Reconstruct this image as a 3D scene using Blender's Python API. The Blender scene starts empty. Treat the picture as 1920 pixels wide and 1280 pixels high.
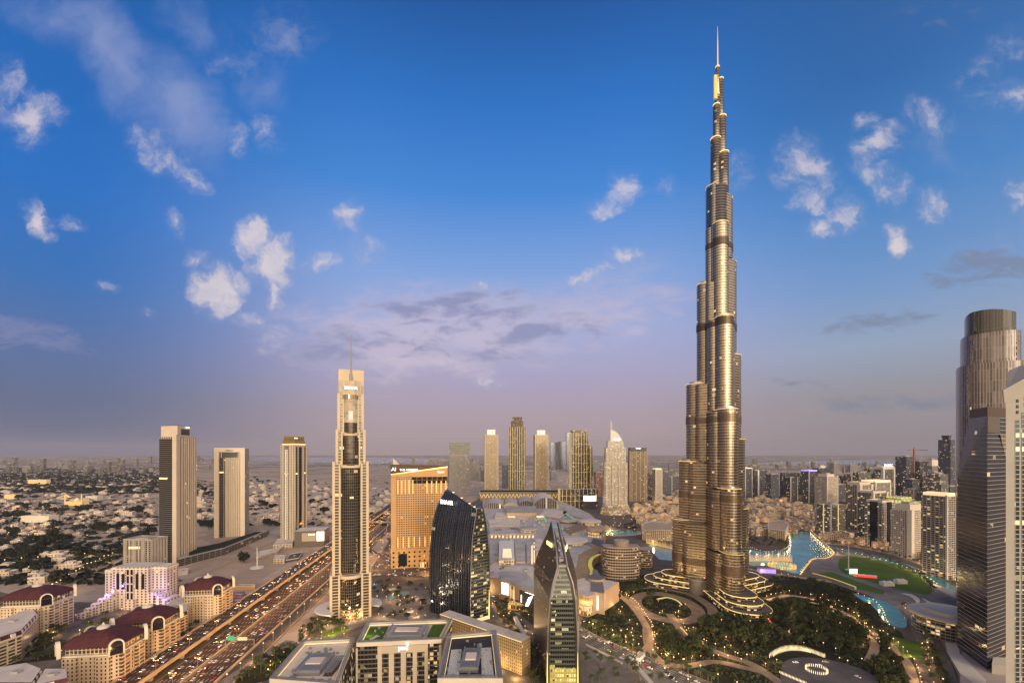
import bpy, math, random
from math import radians as R, sin, cos, pi, atan2, sqrt
from mathutils import Vector
rnd = random.Random(7)
S = bpy.context.scene
COL = S.collection
# ---------------------------------------------------------------- camera, sky, sun, exposure
F, HZ, CAMZ = 800.0, 848.0, 205.0            # focal length and horizon in photo pixels, eye height in metres
cd = bpy.data.cameras.new('camera'); cam = bpy.data.objects.new('camera', cd); COL.objects.link(cam)
cam.location = (0, 0, CAMZ); cam.rotation_euler = (R(90), 0, 0)
cd.sensor_width = 36; cd.lens = F / 1920 * 36; cd.shift_y = (HZ - 640) / 1920
cd.clip_start = 1; cd.clip_end = 120000
S.camera = cam
S.view_settings.view_transform = 'Standard'; S.view_settings.look = 'None'
S.view_settings.exposure = 0; S.view_settings.gamma = 1
S.cycles.use_denoising = True
S.cycles.max_bounces = 6; S.cycles.diffuse_bounces = 2; S.cycles.glossy_bounces = 3
S.cycles.transparent_max_bounces = 8; S.cycles.volume_bounces = 0
S.cycles.sample_clamp_indirect = 3; S.cycles.sample_clamp_direct = 20
S.cycles.caustics_reflective = False; S.cycles.caustics_refractive = False
SUN_EL, SUN_AZ = 9.0, 162.0                    # azimuth clockwise from +Y: behind the camera, a little to its right

def lin(c):
    return tuple(((x / 255) / 12.92 if x / 255 <= .04045 else ((x / 255 + .055) / 1.055) ** 2.4) for x in c)

class X:
    """a socket with arithmetic: builds shader maths"""
    def __init__(s, nt, k): s.nt, s.k = nt, k
    def op(s, o, b=None, c=None, clamp=False):
        n = s.nt.nodes.new('ShaderNodeMath'); n.operation = o; n.use_clamp = clamp
        for i, q in enumerate((s, b, c)):
            if q is None: continue
            if isinstance(q, X): s.nt.links.new(q.k, n.inputs[i])
            else: n.inputs[i].default_value = q
        return X(s.nt, n.outputs[0])
    def __add__(s, b): return s.op('ADD', b)
    def __sub__(s, b): return s.op('SUBTRACT', b)
    def __mul__(s, b): return s.op('MULTIPLY', b)
    def __truediv__(s, b): return s.op('DIVIDE', b)
    def gt(s, b): return s.op('GREATER_THAN', b)
    def lt(s, b): return s.op('LESS_THAN', b)
    def fr(s): return s.op('FRACT')
    def fl(s): return s.op('FLOOR')
    def mx(s, b): return s.op('MAXIMUM', b)
    def mn(s, b): return s.op('MINIMUM', b)
    def sm(s, a, b, lo=0.0, hi=1.0):
        n = s.nt.nodes.new('ShaderNodeMapRange'); n.interpolation_type = 'SMOOTHSTEP'
        s.nt.links.new(s.k, n.inputs[0])
        for i, q in enumerate((a, b, lo, hi)): n.inputs[i + 1].default_value = q
        return X(s.nt, n.outputs[0])

def node(nt, t, **kw):
    n = nt.nodes.new(t)
    for k, v in kw.items(): setattr(n, k, v)
    return n
def put(nt, sock, v):
    if isinstance(v, X): nt.links.new(v.k, sock)
    elif hasattr(v, 'is_output'): nt.links.new(v, sock)
    elif isinstance(v, (tuple, list)): sock.default_value = (*v, 1.0)[:4] if len(sock.default_value) == 4 else v[:3]
    else: sock.default_value = v
def mix(nt, f, a, b, blend='MIX'):
    n = node(nt, 'ShaderNodeMix', data_type='RGBA', blend_type=blend)
    put(nt, n.inputs[0], f); put(nt, n.inputs[6], a); put(nt, n.inputs[7], b)
    return n.outputs[2]
def ramp(nt, f, stops):
    n = node(nt, 'ShaderNodeValToRGB'); e = n.color_ramp.elements
    while len(e) < len(stops): e.new(.5)
    for q, (p, c) in zip(e, stops): q.position = p; q.color = (*c, 1)
    put(nt, n.inputs[0], f); return n.outputs[0]
def noise(nt, vec, scale, detail=4, rough=.55, dist=0, out=0):
    n = node(nt, 'ShaderNodeTexNoise'); put(nt, n.inputs['Vector'], vec)
    n.inputs['Scale'].default_value = scale; n.inputs['Detail'].default_value = detail
    n.inputs['Roughness'].default_value = rough; n.inputs['Distortion'].default_value = dist
    return X(nt, n.outputs[0]) if out == 0 else n.outputs[1]
def sepxyz(nt, v):
    n = node(nt, 'ShaderNodeSeparateXYZ'); put(nt, n.inputs[0], v)
    return [X(nt, o) for o in n.outputs]
def vxyz(nt, x, y, z=0.0):
    n = node(nt, 'ShaderNodeCombineXYZ')
    for i, q in enumerate((x, y, z)): put(nt, n.inputs[i], q)
    return n.outputs[0]

def make_world():
    w = bpy.data.worlds.new('World'); S.world = w; w.use_nodes = True
    nt = w.node_tree; nt.nodes.clear()
    out = node(nt, 'ShaderNodeOutputWorld'); bg = node(nt, 'ShaderNodeBackground')
    nt.links.new(bg.outputs[0], out.inputs[0])
    sky = node(nt, 'ShaderNodeTexSky', sky_type='NISHITA', sun_disc=False)
    sky.sun_elevation = R(SUN_EL); sky.sun_rotation = R(SUN_AZ); sky.dust_density = 3
    d = node(nt, 'ShaderNodeTexCoord').outputs['Generated']
    x, y, z = sepxyz(nt, d)
    el = z.op('ARCSINE') * (180 / pi)                       # elevation and azimuth in degrees
    az = x.op('ARCTAN2', y) * (180 / pi)
    f = (el / 90).mx(0.0)
    def rp(st): return ramp(nt, f, [(e / 90, lin(c)) for e, c in st])
    mid = rp([(0, (176, 156, 158)), (5, (172, 154, 166)), (10, (168, 160, 192)), (15, (164, 170, 211)), (22, (130, 163, 219)), (31, (66, 134, 212)), (39, (38, 112, 194)), (47, (20, 82, 154)), (90, (14, 60, 124))])
    lef = rp([(0, (96, 104, 134)), (5, (86, 100, 138)), (10, (78, 106, 160)), (16, (44, 108, 180)), (24, (24, 108, 192)), (34, (20, 98, 178)), (47, (18, 80, 150)), (90, (14, 60, 124))])
    rig = rp([(0, (148, 138, 142)), (6, (148, 144, 152)), (11, (146, 162, 188)), (17, (112, 150, 200)), (25, (64, 128, 194)), (34, (36, 100, 168)), (47, (20, 78, 140)), (90, (14, 60, 124))])
    c = mix(nt, az.sm(-16, -47), mid, lef)
    c = mix(nt, az.sm(14, 42), c, rig)
    # the sunset half of the sky, behind the camera
    back = rp([(0, (200, 140, 90)), (6, (235, 180, 120)), (16, (225, 190, 150)), (35, (190, 184, 184)), (60, (130, 150, 185)), (90, (14, 60, 124))])
    c = mix(nt, az.op('ABSOLUTE').sm(75, 125), c, back)
    sd = Vector((sin(R(SUN_AZ)) * cos(R(SUN_EL)), cos(R(SUN_AZ)) * cos(R(SUN_EL)), sin(R(SUN_EL))))
    dp = node(nt, 'ShaderNodeVectorMath', operation='DOT_PRODUCT'); nt.links.new(d, dp.inputs[0]); dp.inputs[1].default_value = sd
    ang = X(nt, dp.outputs['Value']).op('ARCCOSINE') * (180 / pi)
    glow = (ang * ang * (-1 / (2 * 32.0 ** 2))).op('EXPONENT')
    # clouds, by direction on the plane y = 1
    yy = y.mx(.02)
    u, v = x / yy, z / yy
    uv = vxyz(nt, u, v)
    w1 = node(nt, 'ShaderNodeVectorMath', operation='MULTIPLY_ADD')
    nt.links.new(noise(nt, uv, 9, 6, .62, 0, 1), w1.inputs[0]); w1.inputs[1].default_value = (.11, .085, 0)
    sh = node(nt, 'ShaderNodeVectorMath', operation='SUBTRACT'); nt.links.new(uv, sh.inputs[0]); sh.inputs[1].default_value = (.055, .0425, 0)
    nt.links.new(sh.outputs[0], w1.inputs[2]); wv = w1.outputs[0]
    w2 = node(nt, 'ShaderNodeVectorMath', operation='MULTIPLY_ADD')
    nt.links.new(noise(nt, uv, 3.2, 5, .55, 0, 1), w2.inputs[0]); w2.inputs[1].default_value = (.30, .12, 0)
    s2 = node(nt, 'ShaderNodeVectorMath', operation='SUBTRACT'); nt.links.new(uv, s2.inputs[0]); s2.inputs[1].default_value = (.15, .06, 0)
    nt.links.new(s2.outputs[0], w2.inputs[2]); wv2 = w2.outputs[0]
    def blobs(lst, vec):
        acc = None
        for q in lst:
            cx, cy, rx, ry, rot, amp = q
            m = node(nt, 'ShaderNodeMapping', vector_type='TEXTURE'); nt.links.new(vec, m.inputs[0])
            m.inputs[1].default_value = ((cx - 960) / F, (HZ - cy) / F, 0)
            m.inputs[2].default_value = (0, 0, R(-rot)); m.inputs[3].default_value = (rx * 1.1 / F, ry * 1.1 / F, 1)
            g = node(nt, 'ShaderNodeTexGradient', gradient_type='SPHERICAL'); nt.links.new(m.outputs[0], g.inputs[0])
            t = X(nt, g.outputs[1]) * amp
            acc = t if acc is None else acc.mx(t)
        return acc
    W = [(480,445,40,50,20,1.5),(512,490,56,60,40,1.5),(512,550,30,58,0,1.1),(585,492,56,26,-15,.7),(398,545,58,62,0,1.6),(376,490,36,28,0,.8),(445,530,38,32,0,.75),
         (655,405,42,36,0,1.1),(682,468,46,40,0,.55),(70,412,30,58,-25,1.0),(128,420,36,26,0,.5),(326,422,24,40,-20,.85),(300,290,80,46,40,.85),(345,335,60,30,30,.8),
         (45,225,90,70,0,.85),(5,170,50,80,0,.7),(202,538,30,16,0,.6),(276,585,22,18,0,.55),(478,597,50,22,0,.7),(535,65,80,70,20,.62),(440,110,70,80,20,.5),(450,262,50,38,30,.6),(500,255,50,40,50,.7),
         (1172,345,40,44,-30,1.0),(1138,386,54,26,-20,.8),(1236,346,46,26,0,.5),(1388,322,44,46,20,.6),(1505,310,70,64,30,.9),(1528,365,54,44,0,.65),(1620,229,32,26,-30,.95),
         (1648,268,60,38,-40,.9),(1640,322,54,38,0,.65),(1672,356,54,36,0,.8),(1582,400,46,50,0,.8),(1536,430,46,30,0,.75),(1742,216,76,40,30,.55),(1748,386,50,44,0,.65),(1686,458,28,34,0,1.1),
         (1678,428,36,26,0,.6),(1835,132,70,34,-30,.5),(1900,80,60,46,0,.45),(1890,180,90,50,0,.5),(1915,370,36,56,0,.7),(1130,502,84,20,-25,.8),(1175,474,48,26,0,.8),(1085,520,60,18,-20,.6),
         (916,718,46,15,0,.9),(895,532,26,15,0,.75),(1880,458,90,26,-8,.5)]
    V = [(200,110,260,90,42,1.0),(340,190,170,80,52,.95),(110,50,150,70,30,.8),(350,40,120,60,60,.6),(860,610,400,100,-3,1.35),(760,655,280,70,3,1.1),(1080,590,280,80,-8,1.05),(600,640,200,60,0,.5),(480,150,120,90,40,.5),(1150,520,130,40,-20,.6),(1780,300,160,120,0,.35)]
    D = [(640,650,120,50,5,.8),(900,600,300,60,0,.55),(760,588,110,24,3,1.1),(830,572,120,20,-8,1.0),(1010,628,180,28,0,.9),(690,640,120,26,8,.9),(870,662,220,22,3,.7),(1860,508,150,40,-6,1.1),(1650,606,140,20,-6,.9),(50,622,150,42,10,1.0),
         (1700,748,300,24,0,.6),(1480,715,90,12,0,.6),(930,560,120,16,-14,.5),(1760,30,200,60,0,.2)]
    dw, dv, dd = blobs(W, wv), blobs(V, wv2), blobs(D, wv2)
    uvs = node(nt, 'ShaderNodeMapping'); nt.links.new(uv, uvs.inputs[0]); uvs.inputs[3].default_value = (1, 2.6, 1)
    n1 = noise(nt, wv, 13, 10, .66); n2 = noise(nt, uvs.outputs[0], 11, 9, .66, .5); n3 = noise(nt, wv2, 6, 8, .58)
    front = az.op('ABSOLUTE').sm(66, 58)
    kd = (dd * 1.15 + (n2 - .5) * 3.4 * dd.sm(0, .25)).sm(.1, 1.1) * .72 * front
    kv = (dv * 1.1 + ((n2 - .5) * el.sm(26, 18) * 2.4 + (n3 - .5) * el.sm(18, 26) * 1.6) * dv.sm(0, .3)).sm(.10, 1.15) * .72 * front
    kw = (dw * 1.1 + (n1 - .48) * 2.5 * dw.sm(0, .3)).sm(.02, 1.3) * front
    warm = el.sm(34, 8)
    c = mix(nt, kv, c, mix(nt, warm, lin((146, 158, 202)), lin((212, 194, 208))))
    c = mix(nt, kd, c, mix(nt, az.sm(20, 38), lin((122, 130, 174)), lin((118, 128, 152))))
    lit = mix(nt, (n1 * 1.5 + (kw - .5) * .6).sm(.35, 1.2), lin((150, 160, 196)), lin((220, 208, 212)))
    lit = mix(nt, el.sm(30, 42), lit, lin((150, 160, 196)))
    c = mix(nt, kw * el.sm(38, 20, .6, .9), c, lit)
    nis = mix(nt, 1.0, sky.outputs[0], (.009, .009, .009), 'MULTIPLY')
    c = mix(nt, 1.0, c, nis, 'ADD')
    gl = mix(nt, 1.0, vxyz(nt, glow, glow, glow), (3.5, 2.75, 1.9), 'MULTIPLY')
    c = mix(nt, 1.0, c, gl, 'ADD')
    nt.links.new(c, bg.inputs[0]); bg.inputs[1].default_value = 1.0
make_world()
sl = bpy.data.lights.new('sun', 'SUN'); so = bpy.data.objects.new('sun', sl); COL.objects.link(so)
sl.energy = 2.0; sl.angle = R(10); sl.color = (1, .80, .56)
so.rotation_euler = Vector((sin(R(SUN_AZ)) * cos(R(SUN_EL)), cos(R(SUN_AZ)) * cos(R(SUN_EL)), sin(R(SUN_EL)))).to_track_quat('Z', 'Y').to_euler()
so.location = (300, -300, 900)

# ---------------------------------------------------------------- helpers
def P(px, py, z=0.0):
    """the place at height z that the photo shows at this pixel"""
    Y = (CAMZ - z) * F / (py - HZ)
    return ((px - 960) / F * Y, Y)
def W(px, Y): return ((px - 960) / F * Y, Y)
def Yb(py, z=0.0): return (CAMZ - z) * F / (py - HZ)
def Zt(py, Y): return CAMZ + (HZ - py) * Y / F

class MB:
    def __init__(s): s.v, s.f, s.uv, s.mi = [], [], [], []
    def face(s, idx, uv=None, m=0):
        s.f.append(tuple(idx)); s.uv.append(uv or [(s.v[i][0], s.v[i][1]) for i in idx]); s.mi.append(m)
    def poly(s, pts, m=0, uv=None):
        b = len(s.v); s.v += [tuple(p) for p in pts]; s.face(range(b, b + len(pts)), uv, m)
    def loft(s, rings, m=0, cap=None, base=None, close=True, us=None):
        """rings: lists of (x,y,z) with equal counts; cap/base: material of the end faces"""
        n = len(rings[0]); b = len(s.v)
        for r in rings: s.v += [tuple(p) for p in r]
        if us is None:
            u = [0.0]
            for i in range(n):
                p, q = rings[0][i], rings[0][(i + 1) % n]; u.append(u[-1] + sqrt((p[0] - q[0]) ** 2 + (p[1] - q[1]) ** 2))
        else: u = us
        for k in range(len(rings) - 1):
            for i in range(n if close else n - 1):
                j = (i + 1) % n; a = b + k * n
                z0, z1, z2, z3 = rings[k][i][2], rings[k][j][2], rings[k + 1][j][2], rings[k + 1][i][2]
                s.face((a + i, a + j, a + n + j, a + n + i), [(u[i], z0), (u[i + 1], z1), (u[i + 1], z2), (u[i], z3)], m if not callable(m) else m(k, i))
        if cap is not None: s.face([b + (len(rings) - 1) * n + i for i in range(n)], None, cap)
        if base is not None: s.face([b + i for i in reversed(range(n))], None, base)
    def prism(s, poly, z0, z1, m=0, cap=0, base=None):
        if area(poly) < 0: poly = poly[::-1]
        s.loft([[(x, y, z0) for x, y in poly], [(x, y, z1) for x, y in poly]], m, cap, base)
    def box(s, cx, cy, z0, sx, sy, h, rot=0, m=0, cap=None, base=None):
        s.prism(rect(cx, cy, sx, sy, rot), z0, z0 + h, m, m if cap is None else cap, base)
    def cyl(s, cx, cy, z0, z1, r0, r1=None, n=12, m=0, cap=None, base=None):
        r1 = r0 if r1 is None else r1
        s.loft([[(cx + r * cos(2 * pi * i / n), cy + r * sin(2 * pi * i / n), z) for i in range(n)] for r, z in ((r0, z0), (r1, z1))], m, m if cap is None else cap, base)
    def tube(s, p, q, r, n=5, m=0, r1=None):
        p, q = Vector(p), Vector(q); d = (q - p).normalized(); a = d.orthogonal().normalized(); c = d.cross(a)
        s.loft([[tuple(o + (a * cos(2 * pi * i / n) + c * sin(2 * pi * i / n)) * k) for i in range(n)] for o, k in ((p, r), (q, r if r1 is None else r1))], m, m, m)
    def lathe(s, cx, cy, prof, n=24, m=0, cap=None, a0=0, sx=1, sy=1):
        s.loft([[(cx + r * sx * cos(a0 + 2 * pi * i / n), cy + r * sy * sin(a0 + 2 * pi * i / n), z) for i in range(n)] for r, z in prof], m, cap)
    def ribbon(s, pts, w, z=0.0, m=0, h=0.0):
        """a strip along a polyline; uv = (metres across, metres along). h > 0 gives it thickness below z"""
        L, Rr = [], []; n = len(pts)
        for i in range(n):
            a, c = pts[max(i - 1, 0)], pts[min(i + 1, n - 1)]
            dx, dy = c[0] - a[0], c[1] - a[1]; k = sqrt(dx * dx + dy * dy) or 1
            ww = w[i] if isinstance(w, (list, tuple)) else w
            nx, ny = -dy / k * ww / 2, dx / k * ww / 2; zz = pts[i][2] if len(pts[i]) > 2 else z
            L.append((pts[i][0] + nx, pts[i][1] + ny, zz)); Rr.append((pts[i][0] - nx, pts[i][1] - ny, zz))
        b = len(s.v); t = 0
        for i in range(n): s.v += [L[i], Rr[i]]
        if h:
            for i in range(n): s.v += [(*L[i][:2], L[i][2] - h), (*Rr[i][:2], Rr[i][2] - h)]
        ww = w[0] if isinstance(w, (list, tuple)) else w
        for i in range(n - 1):
            l = sqrt((pts[i + 1][0] - pts[i][0]) ** 2 + (pts[i + 1][1] - pts[i][1]) ** 2); k = b + 2 * i
            s.face((k + 1, k + 3, k + 2, k), [(ww, t), (ww, t + l), (0, t + l), (0, t)], m)
            if h:
                e = k + 2 * n
                s.face((k, k + 2, e + 2, e), [(t, 0), (t + l, 0), (t + l, h), (t, h)], m if isinstance(m, int) else 0)
                s.face((k + 3, k + 1, e + 1, e + 3), [(t + l, 0), (t, 0), (t, h), (t + l, h)], m if isinstance(m, int) else 0)
            t += l
        if h:
            e = b + 2 * n
            s.face((b, e, e + 1, b + 1), None, m); q = b + 2 * (n - 1); e = q + 2 * n; s.face((q + 1, e + 1, e, q), None, m)
    def build(s, name, mats, parent=None, smooth=False, label=None):
        off = Vector((0, 0, 0)); p = parent
        while p is not None: off += p.location; p = p.parent
        me = bpy.data.meshes.new(name)
        me.from_pydata([(x - off[0], y - off[1], z - off[2]) for x, y, z in s.v], [], s.f)
        for m in (mats if isinstance(mats, (list, tuple)) else [mats]): me.materials.append(m)
        ul = me.uv_layers.new(name='UVMap'); flat = [c for f in s.uv for q in f for c in q]
        ul.data.foreach_set('uv', flat)
        me.polygons.foreach_set('material_index', s.mi)
        if smooth: me.polygons.foreach_set('use_smooth', [True] * len(s.f))
        me.update()
        o = bpy.data.objects.new(name, me); COL.objects.link(o)
        if parent is not None: o.parent = parent
        if label: o['label'] = label
        return o
def area(p): return sum(p[i][0] * p[(i + 1) % len(p)][1] - p[(i + 1) % len(p)][0] * p[i][1] for i in range(len(p))) / 2
def rect(cx, cy, sx, sy, rot=0):
    c, k = cos(rot), sin(rot)
    return [(cx + x * c - y * k, cy + x * k + y * c) for x, y in ((-sx / 2, -sy / 2), (sx / 2, -sy / 2), (sx / 2, sy / 2), (-sx / 2, sy / 2))]
def corner(l, c, r):
    """footprint of which three corners show"""
    return [l, c, r, (l[0] + r[0] - c[0], l[1] + r[1] - c[1])]
def shrink(poly, k):
    cx = sum(p[0] for p in poly) / len(poly); cy = sum(p[1] for p in poly) / len(poly)
    return [(cx + (x - cx) * k, cy + (y - cy) * k) for x, y in poly]
def lerp(a, b, t): return tuple(p + (q - p) * t for p, q in zip(a, b))
def thing(name, label, cat, loc, group=None):
    o = bpy.data.objects.new(name, None); COL.objects.link(o); o.location = (loc[0], loc[1], loc[2] if len(loc) > 2 else 0)
    o.empty_display_size = 1
    o['label'] = label; o['category'] = cat
    if group: o['group'] = group
    return o
def tag(o, label, cat, group=None):
    o['label'] = label; o['category'] = cat
    if group: o['group'] = group
    return o
def struct(o): o['kind'] = 'structure'; return o
def stuff(o, label=None, cat=None):
    o['kind'] = 'stuff'
    if label: o['label'] = label; o['category'] = cat
    return o
def water(name, c, rough=.07):
    m = bpy.data.materials.new(name); m.use_nodes = True; nt = m.node_tree; b = nt.nodes['Principled BSDF']; o = node(nt, 'ShaderNodeTexCoord').outputs['Object']
    nt.links.new(mix(nt, noise(nt, o, .025, 5, .6).sm(.3, .7), c, tuple(q * .62 for q in c)), b.inputs['Base Color']); b.inputs['Roughness'].default_value = rough
    bp = node(nt, 'ShaderNodeBump'); bp.inputs['Strength'].default_value = .35; bp.inputs['Distance'].default_value = .5; put(nt, bp.inputs['Height'], noise(nt, o, .7, 4, .6)); nt.links.new(bp.outputs[0], b.inputs['Normal'])
    return m
def dup(root, loc, rz=0, sc=1, label=None, group=None):
    r = root.copy(); COL.objects.link(r); r.location = loc; r.rotation_euler = (0, 0, rz); r.scale = (sc, sc, sc)
    if label: r['label'] = label
    if group: r['group'] = group
    for ch in root.children:
        if ch.type == 'LIGHT': continue
        c = ch.copy(); COL.objects.link(c); c.parent = r
        for g in ch.children:
            e = g.copy(); COL.objects.link(e); e.parent = c
    return r
def text(s, size, loc, yaw, mat, parent, name='lettering', ext=.2, pitch=90, sp=1.0, shear=0, align='CENTER'):
    """raised letters; yaw 0 reads from -Y"""
    cu = bpy.data.curves.new(name, 'FONT'); cu.body = s; cu.size = size; cu.extrude = ext; cu.align_x = align
    cu.space_character = sp; cu.shear = shear; cu.offset = size * .012
    t = bpy.data.objects.new(name, cu); me = bpy.data.meshes.new_from_object(t); bpy.data.objects.remove(t)
    me.name = name; me.materials.clear(); me.materials.append(mat)
    o = bpy.data.objects.new(name, me); COL.objects.link(o)
    off = Vector((0, 0, 0)); p = parent
    while p is not None: off += p.location; p = p.parent
    o.parent = parent; o.location = Vector(loc) - off; o.rotation_euler = (R(pitch), 0, yaw)
    return o
def inpoly(x, y, p):
    r = False; n = len(p)
    for i in range(n):
        a, b = p[i], p[i - 1]
        if (a[1] > y) != (b[1] > y) and x < (b[0] - a[0]) * (y - a[1]) / (b[1] - a[1]) + a[0]: r = not r
    return r
def segd(x, y, a, b):
    dx, dy = b[0] - a[0], b[1] - a[1]; t = max(0, min(1, ((x - a[0]) * dx + (y - a[1]) * dy) / (dx * dx + dy * dy + 1e-9)))
    return sqrt((x - a[0] - t * dx) ** 2 + (y - a[1] - t * dy) ** 2)
def smoothline(pts, k=5):
    out = []; n = len(pts)
    for i in range(n - 1):
        p0, p1, p2, p3 = pts[max(i - 1, 0)], pts[i], pts[i + 1], pts[min(i + 2, n - 1)]
        for j in range(k):
            t = j / k
            out.append(tuple(.5 * (2 * b + (c - a) * t + (2 * a - 5 * b + 4 * c - d) * t * t + (3 * b - a - 3 * c + d) * t ** 3) for a, b, c, d in zip(p0, p1, p2, p3)))
    return out + [tuple(pts[-1])]
def closed(pts, k=4):
    n = len(pts); out = smoothline([pts[-1]] + pts + [pts[0], pts[1]], k)
    return out[k:k + n * k]

# ---------------------------------------------------------------- materials
def mat(name, col, rough=.8, metal=0, emit=None, es=0, var=0.0, vs=.05, spec=.4, col2=None):
    m = bpy.data.materials.new(name); m.use_nodes = True; nt = m.node_tree; b = nt.nodes['Principled BSDF']
    b.inputs['Roughness'].default_value = rough; b.inputs['Metallic'].default_value = metal
    b.inputs['Specular IOR Level'].default_value = spec
    if var or col2:
        tc = node(nt, 'ShaderNodeTexCoord').outputs['Object']
        n = noise(nt, tc, vs, 5, .6).sm(.3, .7)
        c2 = col2 or tuple(c * (1 - var) for c in col)
        nt.links.new(mix(nt, n, col, c2), b.inputs['Base Color'])
    else: b.inputs['Base Color'].default_value = (*col, 1)
    if emit:
        b.inputs['Emission Color'].default_value = (*emit, 1); b.inputs['Emission Strength'].default_value = es
        try: m.cycles.emission_sampling = 'NONE'
        except Exception: pass
    return m

def facade_group():
    g = bpy.data.node_groups.new('facade', 'ShaderNodeTree')
    I = {}
    for n, t, dv in (('Wall', 'NodeSocketColor', (.4, .35, .3, 1)), ('Glass', 'NodeSocketColor', (.1, .12, .15, 1)), ('LitCol', 'NodeSocketColor', (1, .62, .25, 1)), ('FloorH', 'NodeSocketFloat', 3.6), ('BayW', 'NodeSocketFloat', 3.0),
                     ('WinU', 'NodeSocketFloat', .7), ('WinV', 'NodeSocketFloat', .6), ('Lit', 'NodeSocketFloat', .08), ('LitStr', 'NodeSocketFloat', 1.5),
                     ('GMetal', 'NodeSocketFloat', .8), ('GRough', 'NodeSocketFloat', .12), ('WRough', 'NodeSocketFloat', .7), ('WMetal', 'NodeSocketFloat', 0.0), ('Jit', 'NodeSocketFloat', .03), ('Group', 'NodeSocketFloat', 1.0)):
        s = g.interface.new_socket(n, in_out='INPUT', socket_type=t); s.default_value = dv
    g.interface.new_socket('BSDF', in_out='OUTPUT', socket_type='NodeSocketShader')
    gi = node(g, 'NodeGroupInput'); go = node(g, 'NodeGroupOutput')
    G = lambda n: X(g, gi.outputs[n])
    u, v, _ = sepxyz(g, node(g, 'ShaderNodeUVMap').outputs[0])
    cu, cv = u / G('BayW'), v / G('FloorH')
    fu, fv = cu.fr(), cv.fr()
    mu = ((fu - .5).op('ABSOLUTE') * 2).lt(G('WinU')); mv = ((fv - .5).op('ABSOLUTE') * 2).lt(G('WinV'))
    win = mu * mv
    wn = node(g, 'ShaderNodeTexWhiteNoise', noise_dimensions='3D')
    g.links.new(vxyz(g, (cu / G('Group')).fl(), cv.fl(), 3.1), wn.inputs[0])
    r = X(g, wn.outputs[0]); rc = wn.outputs[1]
    r1, r2, r3 = sepxyz(g, rc)
    clus = noise(g, vxyz(g, u * .03, v * .06, 0), 1.0, 2).sm(.35, .7, .2, 2.0)
    litm = r.lt(G('Lit') * clus) * win
    geo = node(g, 'ShaderNodeNewGeometry')
    b = node(g, 'ShaderNodeBsdfPrincipled')
    st = noise(g, vxyz(g, u * .12, v * .02, 0), 1.0, 4, .6)
    wall = mix(g, st.sm(.3, .75) * .22, gi.outputs['Wall'], (.05, .045, .04), 'MIX')
    gl = mix(g, r2 * .45, gi.outputs['Glass'], (.02, .02, .022))
    g.links.new(mix(g, win, wall, gl), b.inputs['Base Color'])
    put(g, b.inputs['Metallic'], win * G('GMetal') + (win * -1 + 1) * G('WMetal'))
    put(g, b.inputs['Roughness'], win * G('GRough') + (win * -1 + 1) * G('WRough'))
    nj = node(g, 'ShaderNodeVectorMath', operation='SUBTRACT'); g.links.new(rc, nj.inputs[0]); nj.inputs[1].default_value = (.5, .5, .5)
    ns = node(g, 'ShaderNodeVectorMath', operation='SCALE'); g.links.new(nj.outputs[0], ns.inputs[0]); put(g, ns.inputs['Scale'], G('Jit') * win)
    na = node(g, 'ShaderNodeVectorMath', operation='ADD'); g.links.new(geo.outputs['Normal'], na.inputs[0]); g.links.new(ns.outputs[0], na.inputs[1])
    nn = node(g, 'ShaderNodeVectorMath', operation='NORMALIZE'); g.links.new(na.outputs[0], nn.inputs[0]); g.links.new(nn.outputs[0], b.inputs['Normal'])
    g.links.new(mix(g, r3.sm(.55, .9) * .4, gi.outputs['LitCol'], (.9, 1, .85)), b.inputs['Emission Color'])
    put(g, b.inputs['Emission Strength'], litm * G('LitStr') * (r2 * .9 + .25))
    g.links.new(b.outputs[0], go.inputs[0])
    return g
FG = facade_group()
def fac(name, wall=(.4, .35, .3), glass=(.1, .12, .15), **kw):
    m = bpy.data.materials.new(name); m.use_nodes = True; nt = m.node_tree; nt.nodes.clear()
    o = node(nt, 'ShaderNodeOutputMaterial'); g = node(nt, 'ShaderNodeGroup'); g.node_tree = FG
    g.inputs['Wall'].default_value = (*wall, 1); g.inputs['Glass'].default_value = (*glass, 1)
    for k, v in kw.items(): g.inputs[k].default_value = v if not isinstance(v, tuple) else (*v, 1)
    nt.links.new(g.outputs[0], o.inputs[0])
    try: m.cycles.emission_sampling = 'NONE'
    except Exception: pass
    return m
GOLD, WARM, WHITE = (1, .62, .2), (1, .55, .22), (1, .93, .8)
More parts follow.
